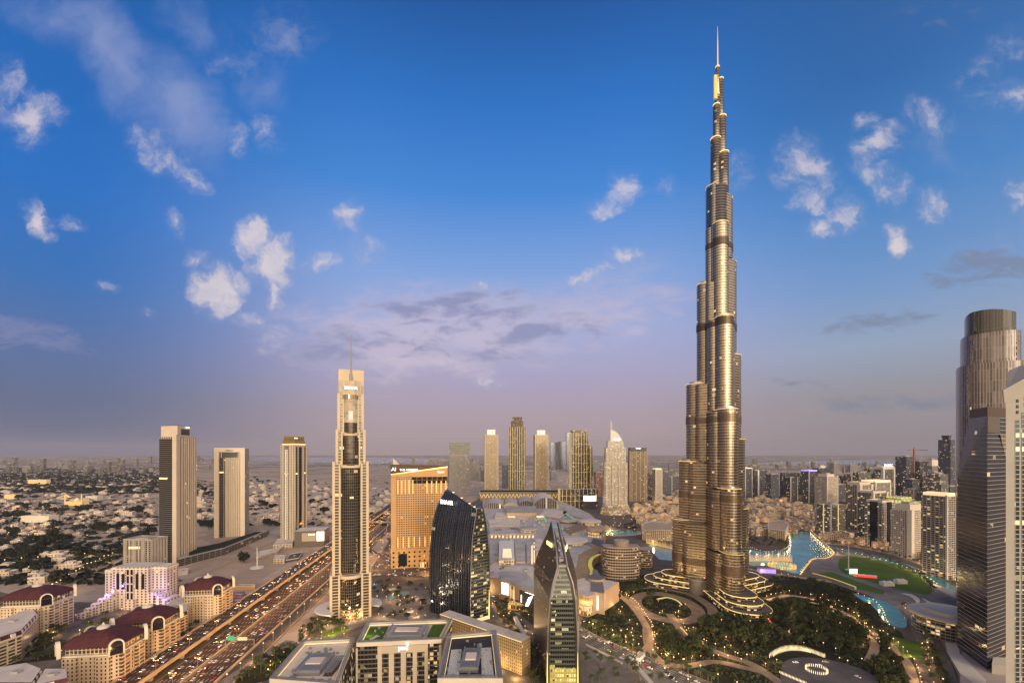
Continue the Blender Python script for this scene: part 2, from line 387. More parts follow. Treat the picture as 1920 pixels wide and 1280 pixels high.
M = {
 'cream': mat('cream_render', (.50, .41, .31), .75, var=.15), 'pale': mat('pale_stone', (.58, .52, .44), .7, var=.12), 'white': mat('white_paint', (.60, .58, .54), .6),
 'concrete': mat('concrete', (.36, .33, .30), .85, var=.25), 'dark': mat('dark_cladding', (.045, .045, .05), .5), 'black': mat('black_glass', (.03, .035, .045), .08, .6),
 'grey': mat('grey_metal', (.30, .30, .31), .45, .6), 'steel': mat('brushed_steel', (.55, .53, .50), .32, .9), 'maroon': mat('maroon_roof_tile', (.075, .016, .017), .7, var=.35, vs=.3),
 'roofgrey': mat('grey_roof_sheet', (.46, .42, .40), .8, var=.3, vs=.04), 'roofbeige': mat('beige_roof', (.62, .53, .46), .85, var=.22, vs=.06), 'sandstone': mat('sandstone', (.44, .32, .21), .85, var=.25, vs=.08),
 'gravel': mat('white_gravel', (.66, .63, .58), .9, var=.5, vs=.8), 'trunk': mat('bark', (.10, .07, .05), .9), 'palmtrunk': mat('palm_bark', (.16, .11, .07), .9),
 'gold_e': mat('gold_light', (.4, .3, .15), .6, 0, GOLD, 2.2), 'warm_e': mat('warm_light', (.5, .4, .3), .6, 0, WARM, 3), 'white_e': mat('white_light', (.8, .8, .8), .6, 0, (1, .97, .9), 4),
 'soft_e': mat('soft_warm_light', (.5, .4, .3), .6, 0, (1, .7, .35), .9), 'green_e': mat('green_light', (.2, .5, .3), .6, 0, (.15, 1, .45), 2.0), 'purple_e': mat('violet_light', (.5, .4, .7), .6, 0, (.32, .2, 1), .9),
 'blue_e': mat('blue_light', (.2, .3, .8), .6, 0, (.1, .2, 1), 1.5), 'red_e': mat('red_light', (.6, .05, .05), .5, 0, (1, .05, .03), 1.5), 'screen_e': mat('bright_screen', (.8, .8, .8), .5, 0, (1, .93, .84), 1.4),
 'sign_e': mat('lit_letters', (.85, .85, .85), .5, 0, (1, .97, .92), 1.6), 'orange_e': mat('orange_lamp', (.6, .4, .2), .5, 0, (1, .42, .08), 6),
}
# ---------------------------------------------------------------- ground, water, roads, haze
def ground_mat():
    m = bpy.data.materials.new('sandy_ground'); m.use_nodes = True; nt = m.node_tree; b = nt.nodes['Principled BSDF']
    o = node(nt, 'ShaderNodeTexCoord').outputs['Object']
    a = noise(nt, o, .0016, 6, .6); c = noise(nt, o, .012, 6, .65); d = noise(nt, o, .09, 5, .65)
    col = mix(nt, a.sm(.38, .62), (.34, .25, .185), (.46, .37, .295))
    col = mix(nt, c.sm(.42, .7) * .6, col, (.20, .155, .12))
    col = mix(nt, d.sm(.5, .75) * .5, col, (.17, .14, .115))
    vo = node(nt, 'ShaderNodeTexVoronoi', feature='F1'); put(nt, vo.inputs['Vector'], o); vo.inputs['Scale'].default_value = .022
    vs = sepxyz(nt, vo.outputs['Color'])
    col = mix(nt, vs[0].sm(.55, .8) * .4, col, (.50, .42, .35))
    xy = sepxyz(nt, o)
    col = mix(nt, xy[1].sm(500, -600), col, (.06, .05, .04))  # darkened out of view behind the camera for dark reflections in the towers
    far = xy[1].sm(2600, 6000) * noise(nt, o, .0009, 6, .7).sm(.44, .56)
    col = mix(nt, far * .75, col, (.10, .095, .10))
    nt.links.new(col, b.inputs['Base Color']); b.inputs['Roughness'].default_value = .95; b.inputs['Specular IOR Level'].default_value = .1
    return m
MG = ground_mat()
g = MB(); E = 32000
xs = [-E, -6000, -1500, 0, 1500, 6000, E]; ys = [-9000, -1500, 0, 800, 2500, 9000, E]
for i in range(6):
    for j in range(6): g.poly([(xs[i], ys[j], 0), (xs[i + 1], ys[j], 0), (xs[i + 1], ys[j + 1], 0), (xs[i], ys[j + 1], 0)])
struct(g.build('ground', MG))

def asphalt(name, base=(.055, .05, .047), lane=0.0, wid=20.0, edge=True):
    m = bpy.data.materials.new(name); m.use_nodes = True; nt = m.node_tree; b = nt.nodes['Principled BSDF']
    u, v, _ = sepxyz(nt, node(nt, 'ShaderNodeUVMap').outputs[0])
    o = node(nt, 'ShaderNodeTexCoord').outputs['Object']
    col = mix(nt, noise(nt, o, .08, 5, .6).sm(.3, .7), base, tuple(c * 1.5 for c in base))
    if lane:
        lc = (((u / lane).fr() - .5).op('ABSOLUTE')).gt(.5 - .14 / lane * 1.6)
        dash = (v / 12.0).fr().lt(.42)
        inside = u.gt(lane * .6) * u.lt(wid - lane * .6)
        mk = lc * dash * inside
        if edge: mk = mk.mx(u.lt(1.0) * u.gt(.65)).mx(u.gt(wid - 1.0) * u.lt(wid - .65))
        col = mix(nt, mk * .85, col, (.55, .52, .47))
    nt.links.new(col, b.inputs['Base Color']); b.inputs['Roughness'].default_value = .8; b.inputs['Specular IOR Level'].default_value = .2
    return m
def paving(name, c1, c2, sc=.25):
    return mat(name, c1, .9, col2=c2, vs=sc, spec=.12)
PAVE = paving('tan_paving', (.38, .28, .19), (.30, .22, .15)); PAVE2 = paving('grey_paving', (.21, .185, .17), (.13, .115, .11), .06)
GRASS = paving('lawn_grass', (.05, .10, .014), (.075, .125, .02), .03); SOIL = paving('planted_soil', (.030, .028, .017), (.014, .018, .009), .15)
ROAD = asphalt('asphalt'); ROADP = asphalt('warm_asphalt', (.19, .135, .09))
WATER = water('pool_water', (.035, .30, .33)); WATER2 = mat('creek_water', (.16, .19, .24), .15)
def sheet(name, pts, z, m, kind='structure', lab=None, cat=None):
    b = MB(); b.poly([(x, y, z) for x, y in (pts if area(pts) > 0 else pts[::-1])]); o = b.build(name, m)
    o['kind'] = kind
    if lab: o['label'] = lab; o['category'] = cat
    return o
def pxs(*a, z=0.0): return [P(a[i], a[i + 1], z) for i in range(0, len(a), 2)]

# motorway: runs almost straight away from the eye, drifting to the left
def hx(x0, Y, k=-.1006): return x0 + k * (Y - 380)
def strip(name, xl, xr, z, m, Y0, Y1, h=0.0, n=14):
    b = MB(); pts = [(hx((xl + xr) / 2, Y0 + (Y1 - Y0) * i / n), Y0 + (Y1 - Y0) * i / n, z) for i in range(n + 1)]
    b.ribbon(pts, xr - xl, z, 0, h); return struct(b.build(name, m))
CURB = mat('barrier_concrete', (.50, .36, .22), .8, var=.2)
strip('verge', -352, -247, .03, paving('road_verge', (.15, .11, .075), (.10, .075, .05)), 250, 2600)
strip('road', -318.5, -295.2, .06, asphalt('lanes_inner', (.028, .018, .016), lane=3.7, wid=23.3), 250, 2600)
strip('road', -293, -266, .06, asphalt('lanes_outer', (.030, .019, .017), lane=3.7, wid=27), 250, 2600)
strip('road', -262, -253, .06, ROAD, 250, 1500)
strip('road', -342.5, -320, 8.0, asphalt('lanes_deck', (.036, .026, .022), lane=3.7, wid=22.5), 250, 2600, 1.6)
def barrier(x, z, lab, h=1.1, Y0=250, Y1=2600, w=.9):
    b = MB(); n = 14
    for i in range(n):
        a, c = Y0 + (Y1 - Y0) * i / n, Y0 + (Y1 - Y0) * (i + 1) / n
        q = [(hx(x, a) - w / 2, a), (hx(x, a) + w / 2, a), (hx(x, c) + w / 2, c), (hx(x, c) - w / 2, c)]
        b.prism(q, z, z + h)
    return tag(b.build('road_barrier', CURB), lab, 'barrier')
barrier(-343, 6.4, 'sodium-lit concrete parapet on the outer edge of the raised motorway deck', 3.2)
barrier(-319.5, 6.4, 'sodium-lit concrete parapet on the inner edge of the raised motorway deck', 3.4)
barrier(-294.1, .06, 'concrete median barrier between the two ground-level carriageways', 2.2, w=1.6)
barrier(-264, .06, 'concrete barrier along the service-road side of the motorway', 2.0, w=1.4)
barrier(-248, .06, 'low kerb wall between service road and planted verge', .9, 250, 900)
for i in range(26):
    Y = 300 + i * 42
    b = MB(); b.box(hx(-331, Y), Y, 0, 15, 3, 4.6); b.box(hx(-331, Y), Y, 4.5, 21, 3.4, 1.85)
    tag(b.build('viaduct_pier', M['concrete']), 'concrete hammerhead pier carrying the raised motorway deck', 'pier', 'piers under the raised motorway')

ROADS = []     # (polyline in metres, half width) for keeping plants off
def road(name, px, w, z=.07, m=None, zz=0.0, sm=5, h=0.0):
    z += .004 * (len(ROADS) % 12); pts = smoothline(pxs(*px, z=zz), sm); b = MB(); b.ribbon(pts, w, z + zz, 0, h); ROADS.append((pts, w / 2 + 1.5))
    return struct(b.build(name, m or ROAD))
sheet('city_ground', pxs(470, 1300, 690, 1075, 735, 1005, 900, 935, 1400, 925, 1800, 960, 1800, 1320, 1000, 1330), .012, paving('dark_city_paving', (.15, .12, .10), (.09, .075, .065), .03))
sheet('city_ground', pxs(-40, 1320, 200, 1320, 400, 1112, 330, 1082, 190, 1128, 90, 1128, -40, 1100), .013, paving('dark_estate_paving', (.17, .13, .10), (.08, .07, .055), .05))
road('road', (-30, 1240, 60, 1232, 110, 1205, 160, 1165, 200, 1145), 9)
road('road', (300, 1140, 330, 1120, 350, 1100, 330, 1085), 9)
road('road', (690, 1030, 712, 1040, 735, 1052, 790, 1068), 14)
road('road', (690, 1060, 720, 1056, 745, 1040, 738, 1020, 728, 1008), 10)
road('road', (695, 1012, 715, 1000, 733, 990), 26)
# terrain patches of the park round the tall tower
PARK = pxs(1120, 1085, 1230, 1075, 1420, 1090, 1530, 1082, 1640, 1120, 1660, 1165, 1690, 1185, 1720, 1250, 1760, 1340, 1400, 1340, 1180, 1225, 1100, 1170)
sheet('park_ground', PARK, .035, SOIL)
sheet('plaza', pxs(1085, 1135, 1130, 1110, 1160, 1150, 1200, 1200, 1290, 1270, 1300, 1330, 1100, 1330, 1086, 1250), .025, PAVE2)
BLV = asphalt('boulevard_asphalt', (.07, .066, .062), lane=3.6, wid=26)
road('road', (880, 1098, 985, 1130, 1060, 1172, 1130, 1208, 1230, 1250, 1330, 1292, 1500, 1360), 26, m=BLV)
road('road', (905, 1098, 940, 1130, 985, 1165, 1010, 1200, 1000, 1260), 8)
road('road', (690, 1080, 740, 1078, 800, 1082, 860, 1092, 900, 1102), 12)
road('road', (690, 1172, 640, 1190, 600, 1215, 560, 1215, 548, 1205), 9, m=ROAD)
road('road', (545, 1200, 480, 1240, 420, 1280, 380, 1310), 12, m=PAVE2)
# park drives
road('drive', (1140, 1103, 1180, 1130, 1211, 1172, 1218, 1205, 1198, 1230), 9, m=ROADP)
road('drive', (1212, 1178, 1216, 1210, 1240, 1240, 1285, 1248, 1340, 1240, 1400, 1252, 1440, 1262), 9, m=ROADP)
def ringroad(cx, cy, r, w, m, sq=1.0, z=.075):
    x, y = P(cx, cy); pts = [(x + r * cos(t * pi / 16), y + r * sq * sin(t * pi / 16)) for t in range(33)]
    b = MB(); b.ribbon(pts, w, z); ROADS.append((pts, w / 2 + 1)); return struct(b.build('drive', m))
ringroad(1248, 1136, 38, 17, ROADP, 1.35)
road('drive', (1200, 1102, 1225, 1100, 1290, 1112, 1330, 1135, 1338, 1155), 13, m=ROADP, z=.08)
road('drive', (1255, 1150, 1270, 1170, 1280, 1192, 1310, 1206, 1352, 1225, 1410, 1245, 1470, 1285), 10, m=ROADP, z=.085)
road('drive', (1440, 1125, 1480, 1116, 1530, 1125, 1570, 1142, 1600, 1160, 1620, 1185, 1640, 1210, 1628, 1240), 8, m=PAVE, z=.08)
road('drive', (1590, 1160, 1620, 1178, 1660, 1200, 1700, 1240, 1715, 1290), 8, m=PAVE, z=.09)
sheet('turning_circle', closed(pxs(1470, 1240, 1520, 1232, 1585, 1243, 1640, 1268, 1640, 1300, 1540, 1315, 1470, 1290)), .1, asphalt('circle_asphalt', (.085, .072, .07)))
# lake, canal and pools
LAKE = pxs(1403, 1030, 1425, 1033, 1470, 1030, 1480, 1015, 1478, 1003, 1492, 997, 1520, 998, 1548, 1022, 1562, 1036, 1545, 1043, 1520, 1047, 1508, 1060, 1500, 1075, 1480, 1072, 1440, 1060, 1403, 1058)
LAKE2 = pxs(1216, 1020, 1275, 1034, 1275, 1052, 1236, 1048, 1224, 1036)
sheet('lake', closed(LAKE, 3), .06, WATER); sheet('lake', LAKE2, .06, WATER)
sheet('water', closed(pxs(1130, 994, 1165, 992, 1208, 997, 1190, 1003, 1140, 1004), 3), .06, WATER)
CANAL = (1550, 1024, 1590, 1032, 1640, 1043, 1690, 1058, 1735, 1077, 1775, 1100, 1800, 1118)
road('canal', CANAL, 24, m=WATER, z=.05)
POOL = closed(pxs(1598, 1112, 1622, 1117, 1652, 1124, 1680, 1138, 1699, 1160, 1697, 1176, 1672, 1172, 1652, 1158, 1640, 1140), 3)
sheet('pool', POOL, .14, WATER)
road('promenade', (1548, 1018, 1600, 1024, 1660, 1036, 1720, 1055, 1770, 1078, 1800, 1092), 10, m=PAVE, z=.09)
road('promenade', (1403, 1066, 1450, 1075, 1500, 1082, 1560, 1090), 13, m=PAVE, z=.09)
LAWN = closed(pxs(1576, 1046, 1600, 1042, 1650, 1050, 1700, 1064, 1735, 1083, 1748, 1105, 1738, 1114, 1690, 1106, 1640, 1092, 1585, 1076, 1572, 1060), 3)
sheet('plaza', closed(pxs(1520, 1050, 1560, 1032, 1600, 1036, 1660, 1046, 1720, 1064, 1765, 1092, 1800, 1130, 1800, 1240, 1720, 1200, 1690, 1150, 1600, 1118, 1530, 1085), 3), .03, PAVE2)
sheet('lawn', LAWN, .12, GRASS); sheet('lawn', pxs(1528, 1076, 1560, 1072, 1660, 1108, 1655, 1114, 1600, 1102), .12, GRASS)
sheet('lawn', pxs(1670, 1192, 1733, 1205, 1735, 1236, 1692, 1230), .12, GRASS)
LAWNS = [LAWN]
# sandy lots, creek and dark woodland of the north side
sheet('creek', closed(pxs(330, 858, 640, 857, 820, 860, 870, 866, 640, 868, 480, 864), 3), .4, WATER2)
sheet('creek', closed(pxs(1400, 868, 1600, 862, 1800, 864, 1800, 868, 1600, 870), 3), .4, WATER2)
road('road', (90, 1125, 140, 1090, 185, 1062, 228, 1042), 20, m=ROADP)
road('road', (-40, 1060, 60, 1052, 175, 1043), 10, m=ROADP)
road('road', (0, 1015, 90, 995, 180, 972, 260, 950, 330, 925), 12, m=PAVE)
road('road', (335, 1095, 420, 1060, 500, 1022, 560, 1000), 14, m=PAVE, z=.05)
road('road', (455, 885, 520, 890, 620, 893, 740, 896), 30, m=PAVE, z=.1)
road('road', (370, 960, 470, 930, 560, 918), 14, m=PAVE, z=.1)
for k, a in enumerate(((0, 960, 120, 948, 288, 925), (30, 1000, 60, 975, 85, 940, 100, 918), (180, 1010, 200, 975, 215, 945, 225, 920), (100, 1005, 190, 990, 288, 965), (0, 985, 90, 968, 200, 950, 288, 938), (262, 990, 268, 955, 272, 925), (130, 985, 150, 955, 165, 930), (372, 945, 450, 928, 525, 922), (420, 985, 440, 955, 455, 925), (380, 968, 450, 950, 525, 940), (580, 955, 626, 950), (0, 1085, 60, 1078, 110, 1068), (690, 935, 735, 938))):
    road('road', a, 9, m=PAVE if k % 3 else ROADP, z=.12)
sheet('car_park', pxs(408, 1112, 458, 1108, 470, 1130, 415, 1145), .05, PAVE2)
sheet('sand_lot', pxs(380, 1080, 560, 1000, 624, 985, 600, 1020, 470, 1098, 405, 1098), .04, paving('graded_sand', (.42, .31, .23), (.34, .25, .19), .03))

hz = MB()
hz.box(0, 12000, -1.0, 66000, 43000, 841.0, base=0); ho = hz.build('haze', [])
ho['kind'] = 'stuff'; ho['label'] = 'pale dusty evening haze over the whole city'; ho['category'] = 'haze'
hm = bpy.data.materials.new('evening_haze'); hm.use_nodes = True; nt = hm.node_tree; nt.nodes.clear()
o_ = node(nt, 'ShaderNodeOutputMaterial'); pv = node(nt, 'ShaderNodeVolumePrincipled'); nt.links.new(pv.outputs[0], o_.inputs['Volume'])
pv.inputs['Color'].default_value = (.46, .465, .59, 1); pv.inputs['Density'].default_value = HAZE = 2.6e-5; pv.inputs['Anisotropy'].default_value = -.12
hm.cycles.homogeneous_volume = True
ho.data.materials.append(hm)
# ---------------------------------------------------------------- the very tall tower
BK = fac('steel_glass_curtain', (.50, .425, .32), (.23, .195, .15), FloorH=3.9, BayW=1.7, WinU=.80, WinV=.66, Lit=.02, LitStr=1.2, GMetal=.95, GRough=.2, WRough=.36, WMetal=.95, Jit=.05, Group=2.0)
BAND = fac('louvre_band', (.10, .07, .045), (.05, .04, .03), FloorH=2.0, BayW=3.0, WinU=.9, WinV=.5, Lit=0.0, GMetal=.5, GRough=.4, WMetal=.6, WRough=.4)
CX, CY = 301.0, 626.0
BAND2 = fac('bronze_louvre_band', (.24, .18, .12), (.11, .085, .06), FloorH=2.0, BayW=3.0, WinU=.9, WinV=.5, Lit=0.0, GMetal=.7, GRough=.4, WMetal=.7, WRough=.4)
EDGE = mat('edge_glow', (.5, .4, .2), .6, 0, (1, .66, .2), .9)
PODR = mat('podium_roof', (.13, .11, .095), .85, var=.3)
def stad(L, r, a, off=0.0, n=14, x0=0.0):
    """outline of a rounded wing: length L from the core, half width r, direction a, shifted sideways"""
    d = (sin(a), -cos(a)); q = (cos(a), sin(a)); o = []
    pts = [(x0, -r)] + [(L + r * sin(pi * i / n), -r * cos(pi * i / n)) for i in range(n + 1)] + [(x0, r)]
    for p, s in pts: o.append((CX + d[0] * p + q[0] * (s + off), CY + d[1] * p + q[1] * (s + off)))
    return o
def tall_tower():
    t = thing('skyscraper', 'tallest tower of all, stepped silver-gold skyscraper with needle spire beside the lake', 'skyscraper', (CX, CY))
    ph = R(-3)
    wings = {
     'left': (ph - R(120), [(104, 50, 15), (192, 41, 14.5), (307, 31, 14), (454, 17, 13), (595, 5, 12)]),
     'front': (ph, [(70, 50, 16), (156, 43, 15.5), (265, 34, 15), (396, 23, 14), (534, 10, 13)]),
     'right': (ph + R(120), [(121, 50, 15), (225, 42, 14.5), (350, 34, 14), (487, 25, 13), (581, 18, 12)]),
    }
    bands = [(40, 54), (137, 148), (247, 259), (384, 395), (501, 512)]
    for k, (a, tiers) in wings.items():
        z0 = 0
        for i, (z1, L, r) in enumerate(tiers):
            b = MB()
            for off, dl, rr, dz in ((0, 0, r * .84, 0), (-r * .74, -13 + i, r * .56, -3), (r * .74, -13 + i, r * .56, -3)):
                b.prism(stad(max(L + dl, 2), rr, a, off), z0, z1 + dz, 0, 1)
            w = b.build('wing_tier', [BK, M['dark']], t)
            b = MB(); b.prism(stad(L - 3, r * .84 - 1.2, a), z1 - .5, z1 + 3.2, 0, 1); b.build('terrace_parapet', [M['steel'], M['dark']], w)
            if i in (0, 1, 2, 3, 4):
                b = MB(); q = stad(L + .4, r * .84 + .3, a, 0, 9, L * .55); b.loft([[(x, y, z) for x, y in q] for z in (z1 - .3, z1 + .35)], 0, None, None, False); b.build('terrace_light', EDGE if i != 2 else M['soft_e'], w)
            for z2, z3 in bands:
                if z0 < z3 and z1 > z2:
                    b = MB(); lo, hi = max(z0, z2) + .2, min(z1, z3) - .6
                    if hi - lo < 3: continue
                    for off, dl, rr in ((0, 0, r * .84), (-r * .74, -13 + i, r * .56), (r * .74, -13 + i, r * .56)):
                        b.prism(stad(max(L + dl, 2) + .35, rr + .35, a, off), lo - (.03 * abs(off)), hi - .05 * abs(off) - (3 if off else 0), 0)
                    b.build('mechanical_band', BAND if z2 > 300 else BAND2, w)
            z0 = z1
    b = MB(); b.cyl(CX, CY, 0, 590, 15.5, n=18, cap=1); b.build('core_shaft', [BK, M['dark']], t, True)
    up = []
    for x0, x1, za, zb, yo in ((1334, 1352, 575, 666, 2), (1346, 1364.5, 575, 642, -2), (1338, 1350, 660, 715, 1), (1347, 1363, 640, 699, 3), (1341, 1349, 710, 730, 0), (1347.5, 1357.5, 690, 754, 2), (1342, 1349, 728, 770, 0)):
        xa, xb = (x0 - 960) / F * CY, (x1 - 960) / F * CY
        b = MB(); b.cyl((xa + xb) / 2, CY + yo, za, zb, (xb - xa) / 2, n=16, cap=1); o = b.build('upper_tier', [BK, M['dark']], t, True)
        b = MB(); b.cyl((xa + xb) / 2, CY + yo, zb - .5, zb + .4, (xb - xa) / 2 + .2, n=16); b.build('terrace_light', M['gold_e'], o)
    b = MB(); b.lathe(CX + .5, CY, [(3.2, 725), (2.6, 765), (1.7, 775), (1.3, 800), (.7, 815), (.35, 829)], 8); b.build('spire', M['steel'], t, True)
    b = MB(); b.box(CX - 5.5, CY - 6.2, 718, 4.5, 3, 34); b.build('spire_floodlight', mat('spire_glow', (.4, .3, .1), .5, .5, GOLD, .35), t)  # tall block with a faint gold emission beside the spire foot
    # stepped podium terraces with lit edges
    for z0, z1, dl, dr in ((0, 7, 27, 13), (7, 13, 18, 8), (13, 19, 10, 4)):
        for k, (a, tiers) in wings.items():
            L, r = tiers[0][1] + dl, tiers[0][2] + dr
            b = MB(); q = stad(L, r, a, (4 if k == 'front' else -2), 12); b.prism(q, z0 + .01 * r, z1 + .01 * r, 0, 1); o = b.build('podium_terrace', [fac('podium_glass_%d' % z0, (.11, .085, .06), (.05, .04, .03), FloorH=3.2, BayW=4, WinU=.9, WinV=.45, Lit=.25, LitStr=1.2), PODR], t)
            b = MB(); b.loft([[(x, y, z) for x, y in stad(L + .3, r + .3, a, (4 if k == 'front' else -2), 12)] for z in (z1 - .4, z1 + .8)], 0, None, None, False); b.build('edge_light', EDGE, o)
tall_tower()
def drum(name, label, px, py, w, h, m, cat='pavilion', oval=.62):
    Y = Yb(py); x = W(px, Y)[0]; r = w / F * Y / 2
    t = thing(name, label, cat, (x, Y + r * oval))
    b = MB(); b.lathe(x, Y + r * oval, [(r, 0), (r, h)], 28, 0, 1, 0, 1, oval); b.build('wall', [m, M['roofgrey']], t)
    b = MB(); b.lathe(x, Y + r * oval, [(r + .5, h - .2), (r + .5, h + 1.3), (r - .8, h + 1.3), (r - .8, h + .3)], 28, 0, None, 0, 1, oval); b.build('roof_rim', M['grey'], t)
    b = MB(); b.box(x - r * .2, Y + r * oval, h + .1, r * .5, r * .4, 2); b.build('roof_plant', M['concrete'], t)
    return t
drum('pavilion', 'grey metal oval entrance pavilion at the foot of the tallest tower', 1319, 1116, 42, 20, fac('pavilion_mesh', (.24, .21, .18), (.12, .10, .08), FloorH=1.4, BayW=1.2, WinU=.7, WinV=.6, Lit=0, GMetal=.7, GRough=.35))
drum('pavilion', 'small grey drum pavilion on the lake-facing podium corner of the tallest tower', 1406, 1108, 22, 15, fac('pavilion_mesh2', (.26, .23, .20), (.14, .12, .10), FloorH=1.4, BayW=1.2, Lit=0))

# ---------------------------------------------------------------- pale boulevard tower with a mast
def mast_tower():
    Y0 = 527; cx, cy = W(657.5, Y0 + 21)[0], Y0 + 21
    t = thing('skyscraper', 'pale cream stepped tower with flat sail top and thin mast beside the motorway', 'skyscraper', (cx, cy))
    s = Y0 / F
    def zz(py): return CAMZ + (HZ - py) * s
    pale = M['pale']; st = mat('tower_cream', (.54, .44, .31), .6, var=.08)
    ba = fac('balcony_bays', (.50, .41, .30), (.05, .045, .04), FloorH=3.6, BayW=30, WinU=1.2, WinV=.68, Lit=.03, GMetal=.3, GRough=.3, LitStr=1.0)
    gl = fac('dark_bow_glass', (.22, .19, .15), (.13, .12, .11), FloorH=3.6, BayW=2.4, WinU=.88, WinV=.9, Lit=.035, GMetal=.9, GRough=.1, WMetal=.8, Group=2.0)
    tiers = [(0, 1078, 36.5, 46), (1078, 868, 32, 42), (868, 808, 26.5, 36), (808, 740, 23.5, 30)]
    for i, (ya, yb, hw, dp) in enumerate(tiers):
        z0 = 0 if i == 0 else zz(ya); z1 = zz(yb); w = 2 * hw * s
        b = MB(); b.box(cx, cy, z0, w - 1.5, dp, z1 - z0, 0, 0, 1); o = b.build('shaft_tier', [ba, pale], t)
        for q in (-1, 1):
            for u, wd in ((1.0, 3.0), (.60, 2.2)):
                b = MB(); b.box(cx + q * (w / 2 * u - wd / 2), cy - .2, z0, wd, dp + 2.4, z1 - z0 + 2.2); b.build('pier', st, o)
    # bowed glass fronts, one above another
    for ya, yb, hw, bow in ((1165, 1078, 19, 9), (1072, 872, 18, 8), (872, 812, 14, 9), (812, 788, 11.5, 11)):
        w = hw * s; z0, z1 = max(zz(ya), 0), zz(yb)
        q = [(cx + w * cos(pi + pi * i / 12), cy - 20 + bow * sin(pi + pi * i / 12)) for i in range(13)]
        b = MB(); b.prism(q, z0, z1, 0, 1); o = b.build('bow_window', [gl, st], t)
        b = MB()
        for u in (-1, 1): b.box(cx + u * (w + .9), cy - 22, z0, 1.8, 5, z1 - z0 + 1.5)
        b.build('pier', st, o)
        b = MB(); q2 = [(cx + (w + .5) * cos(pi + pi * i / 12), cy - 20 + (bow + .5) * sin(pi + pi * i / 12)) for i in range(13)]; b.prism(q2, z1 - 3, z1 + .6); b.build('cap_band', st, o)
    # upper cream box and the tall thin plate behind it
    w = 40 * s; b = MB(); b.box(cx - .5, cy - 2, zz(812), w, 22, zz(711) - zz(812)); up = b.build('upper_box', fac('cream_panels', (.46, .38, .28), (.40, .33, .24), FloorH=3.6, BayW=3.6, WinU=.95, WinV=.94, Lit=0, GMetal=.05, GRough=.5, WRough=.6), t)
    q = [(cx + 15 * s * cos(pi + pi * i / 12), cy - 13 + 6 * sin(pi + pi * i / 12)) for i in range(13)]
    b = MB(); b.prism(q, zz(812), zz(747)); b.build('bow_front', up.data.materials[0], up)
    b = MB(); b.prism([(cx + 15.6 * s * cos(pi + pi * i / 12), cy - 13 + 6.6 * sin(pi + pi * i / 12)) for i in range(13)], zz(747), zz(739)); b.build('dark_band', fac('crown_glass', (.3, .25, .18), (.2, .17, .12), FloorH=9, BayW=2, Lit=0), up)
    b = MB(); b.box(cx, cy - 19.6, zz(786), 8 * s, 1.2, zz(770) - zz(786)); b.build('vent_opening', M['grey'], up)
    b = MB(); b.box(cx + .8, cy + 12, zz(812), 47 * s, 4, zz(684) - zz(812)); b.build('sail_plate', st, t)
    text('EMAAR', 4.6, (cx, cy - 13.4, zz(727)), 0, M['sign_e'], t, sp=1.1)
    b = MB(); b.cyl(cx + .3, cy - 2, zz(711), zz(695), 1.9, n=8); b.cyl(cx + .3, cy - 2, zz(695), zz(617), 1.0, .55, n=8); b.build('mast', M['grey'], t)
    # entrance glow and the white disc canopies at the foot
    b = MB(); b.prism([(cx + 19.8 * s * cos(pi + pi * i / 12), cy - 20 + 10 * sin(pi + pi * i / 12)) for i in range(13)], 0, 13); b.build('lobby', fac('lobby_glass', (.3, .22, .1), (.3, .2, .08), FloorH=3.2, BayW=1.6, Lit=.75, LitStr=1.6), t)
    for sx, r in ((-1, 24), (1, 20)):
        b = MB(); n = 22; o_, i_ = [], []
        for k in range(n + 1):
            a = pi * .5 + sx * (pi * .05 + pi * .95 * k / n) if sx < 0 else pi * .42 - pi * .95 * k / n
            a = (pi / 2 + pi * .06 + pi * .8 * k / n) if sx < 0 else (pi / 2 - pi * .06 - pi * .62 * k / n)
            o_.append((cx + sx * 8 + (r + 10) * cos(a), cy - 6 + (r + 6) * sin(a))); i_.append((cx + sx * 8 + (r - 4) * cos(a), cy - 6 + (r - 9) * sin(a)))
        b.prism(o_ + i_[::-1], 9.5, 11.2); b.build('disc_canopy', M['white'], t)
    t.rotation_euler.z = R(21)
mast_tower()

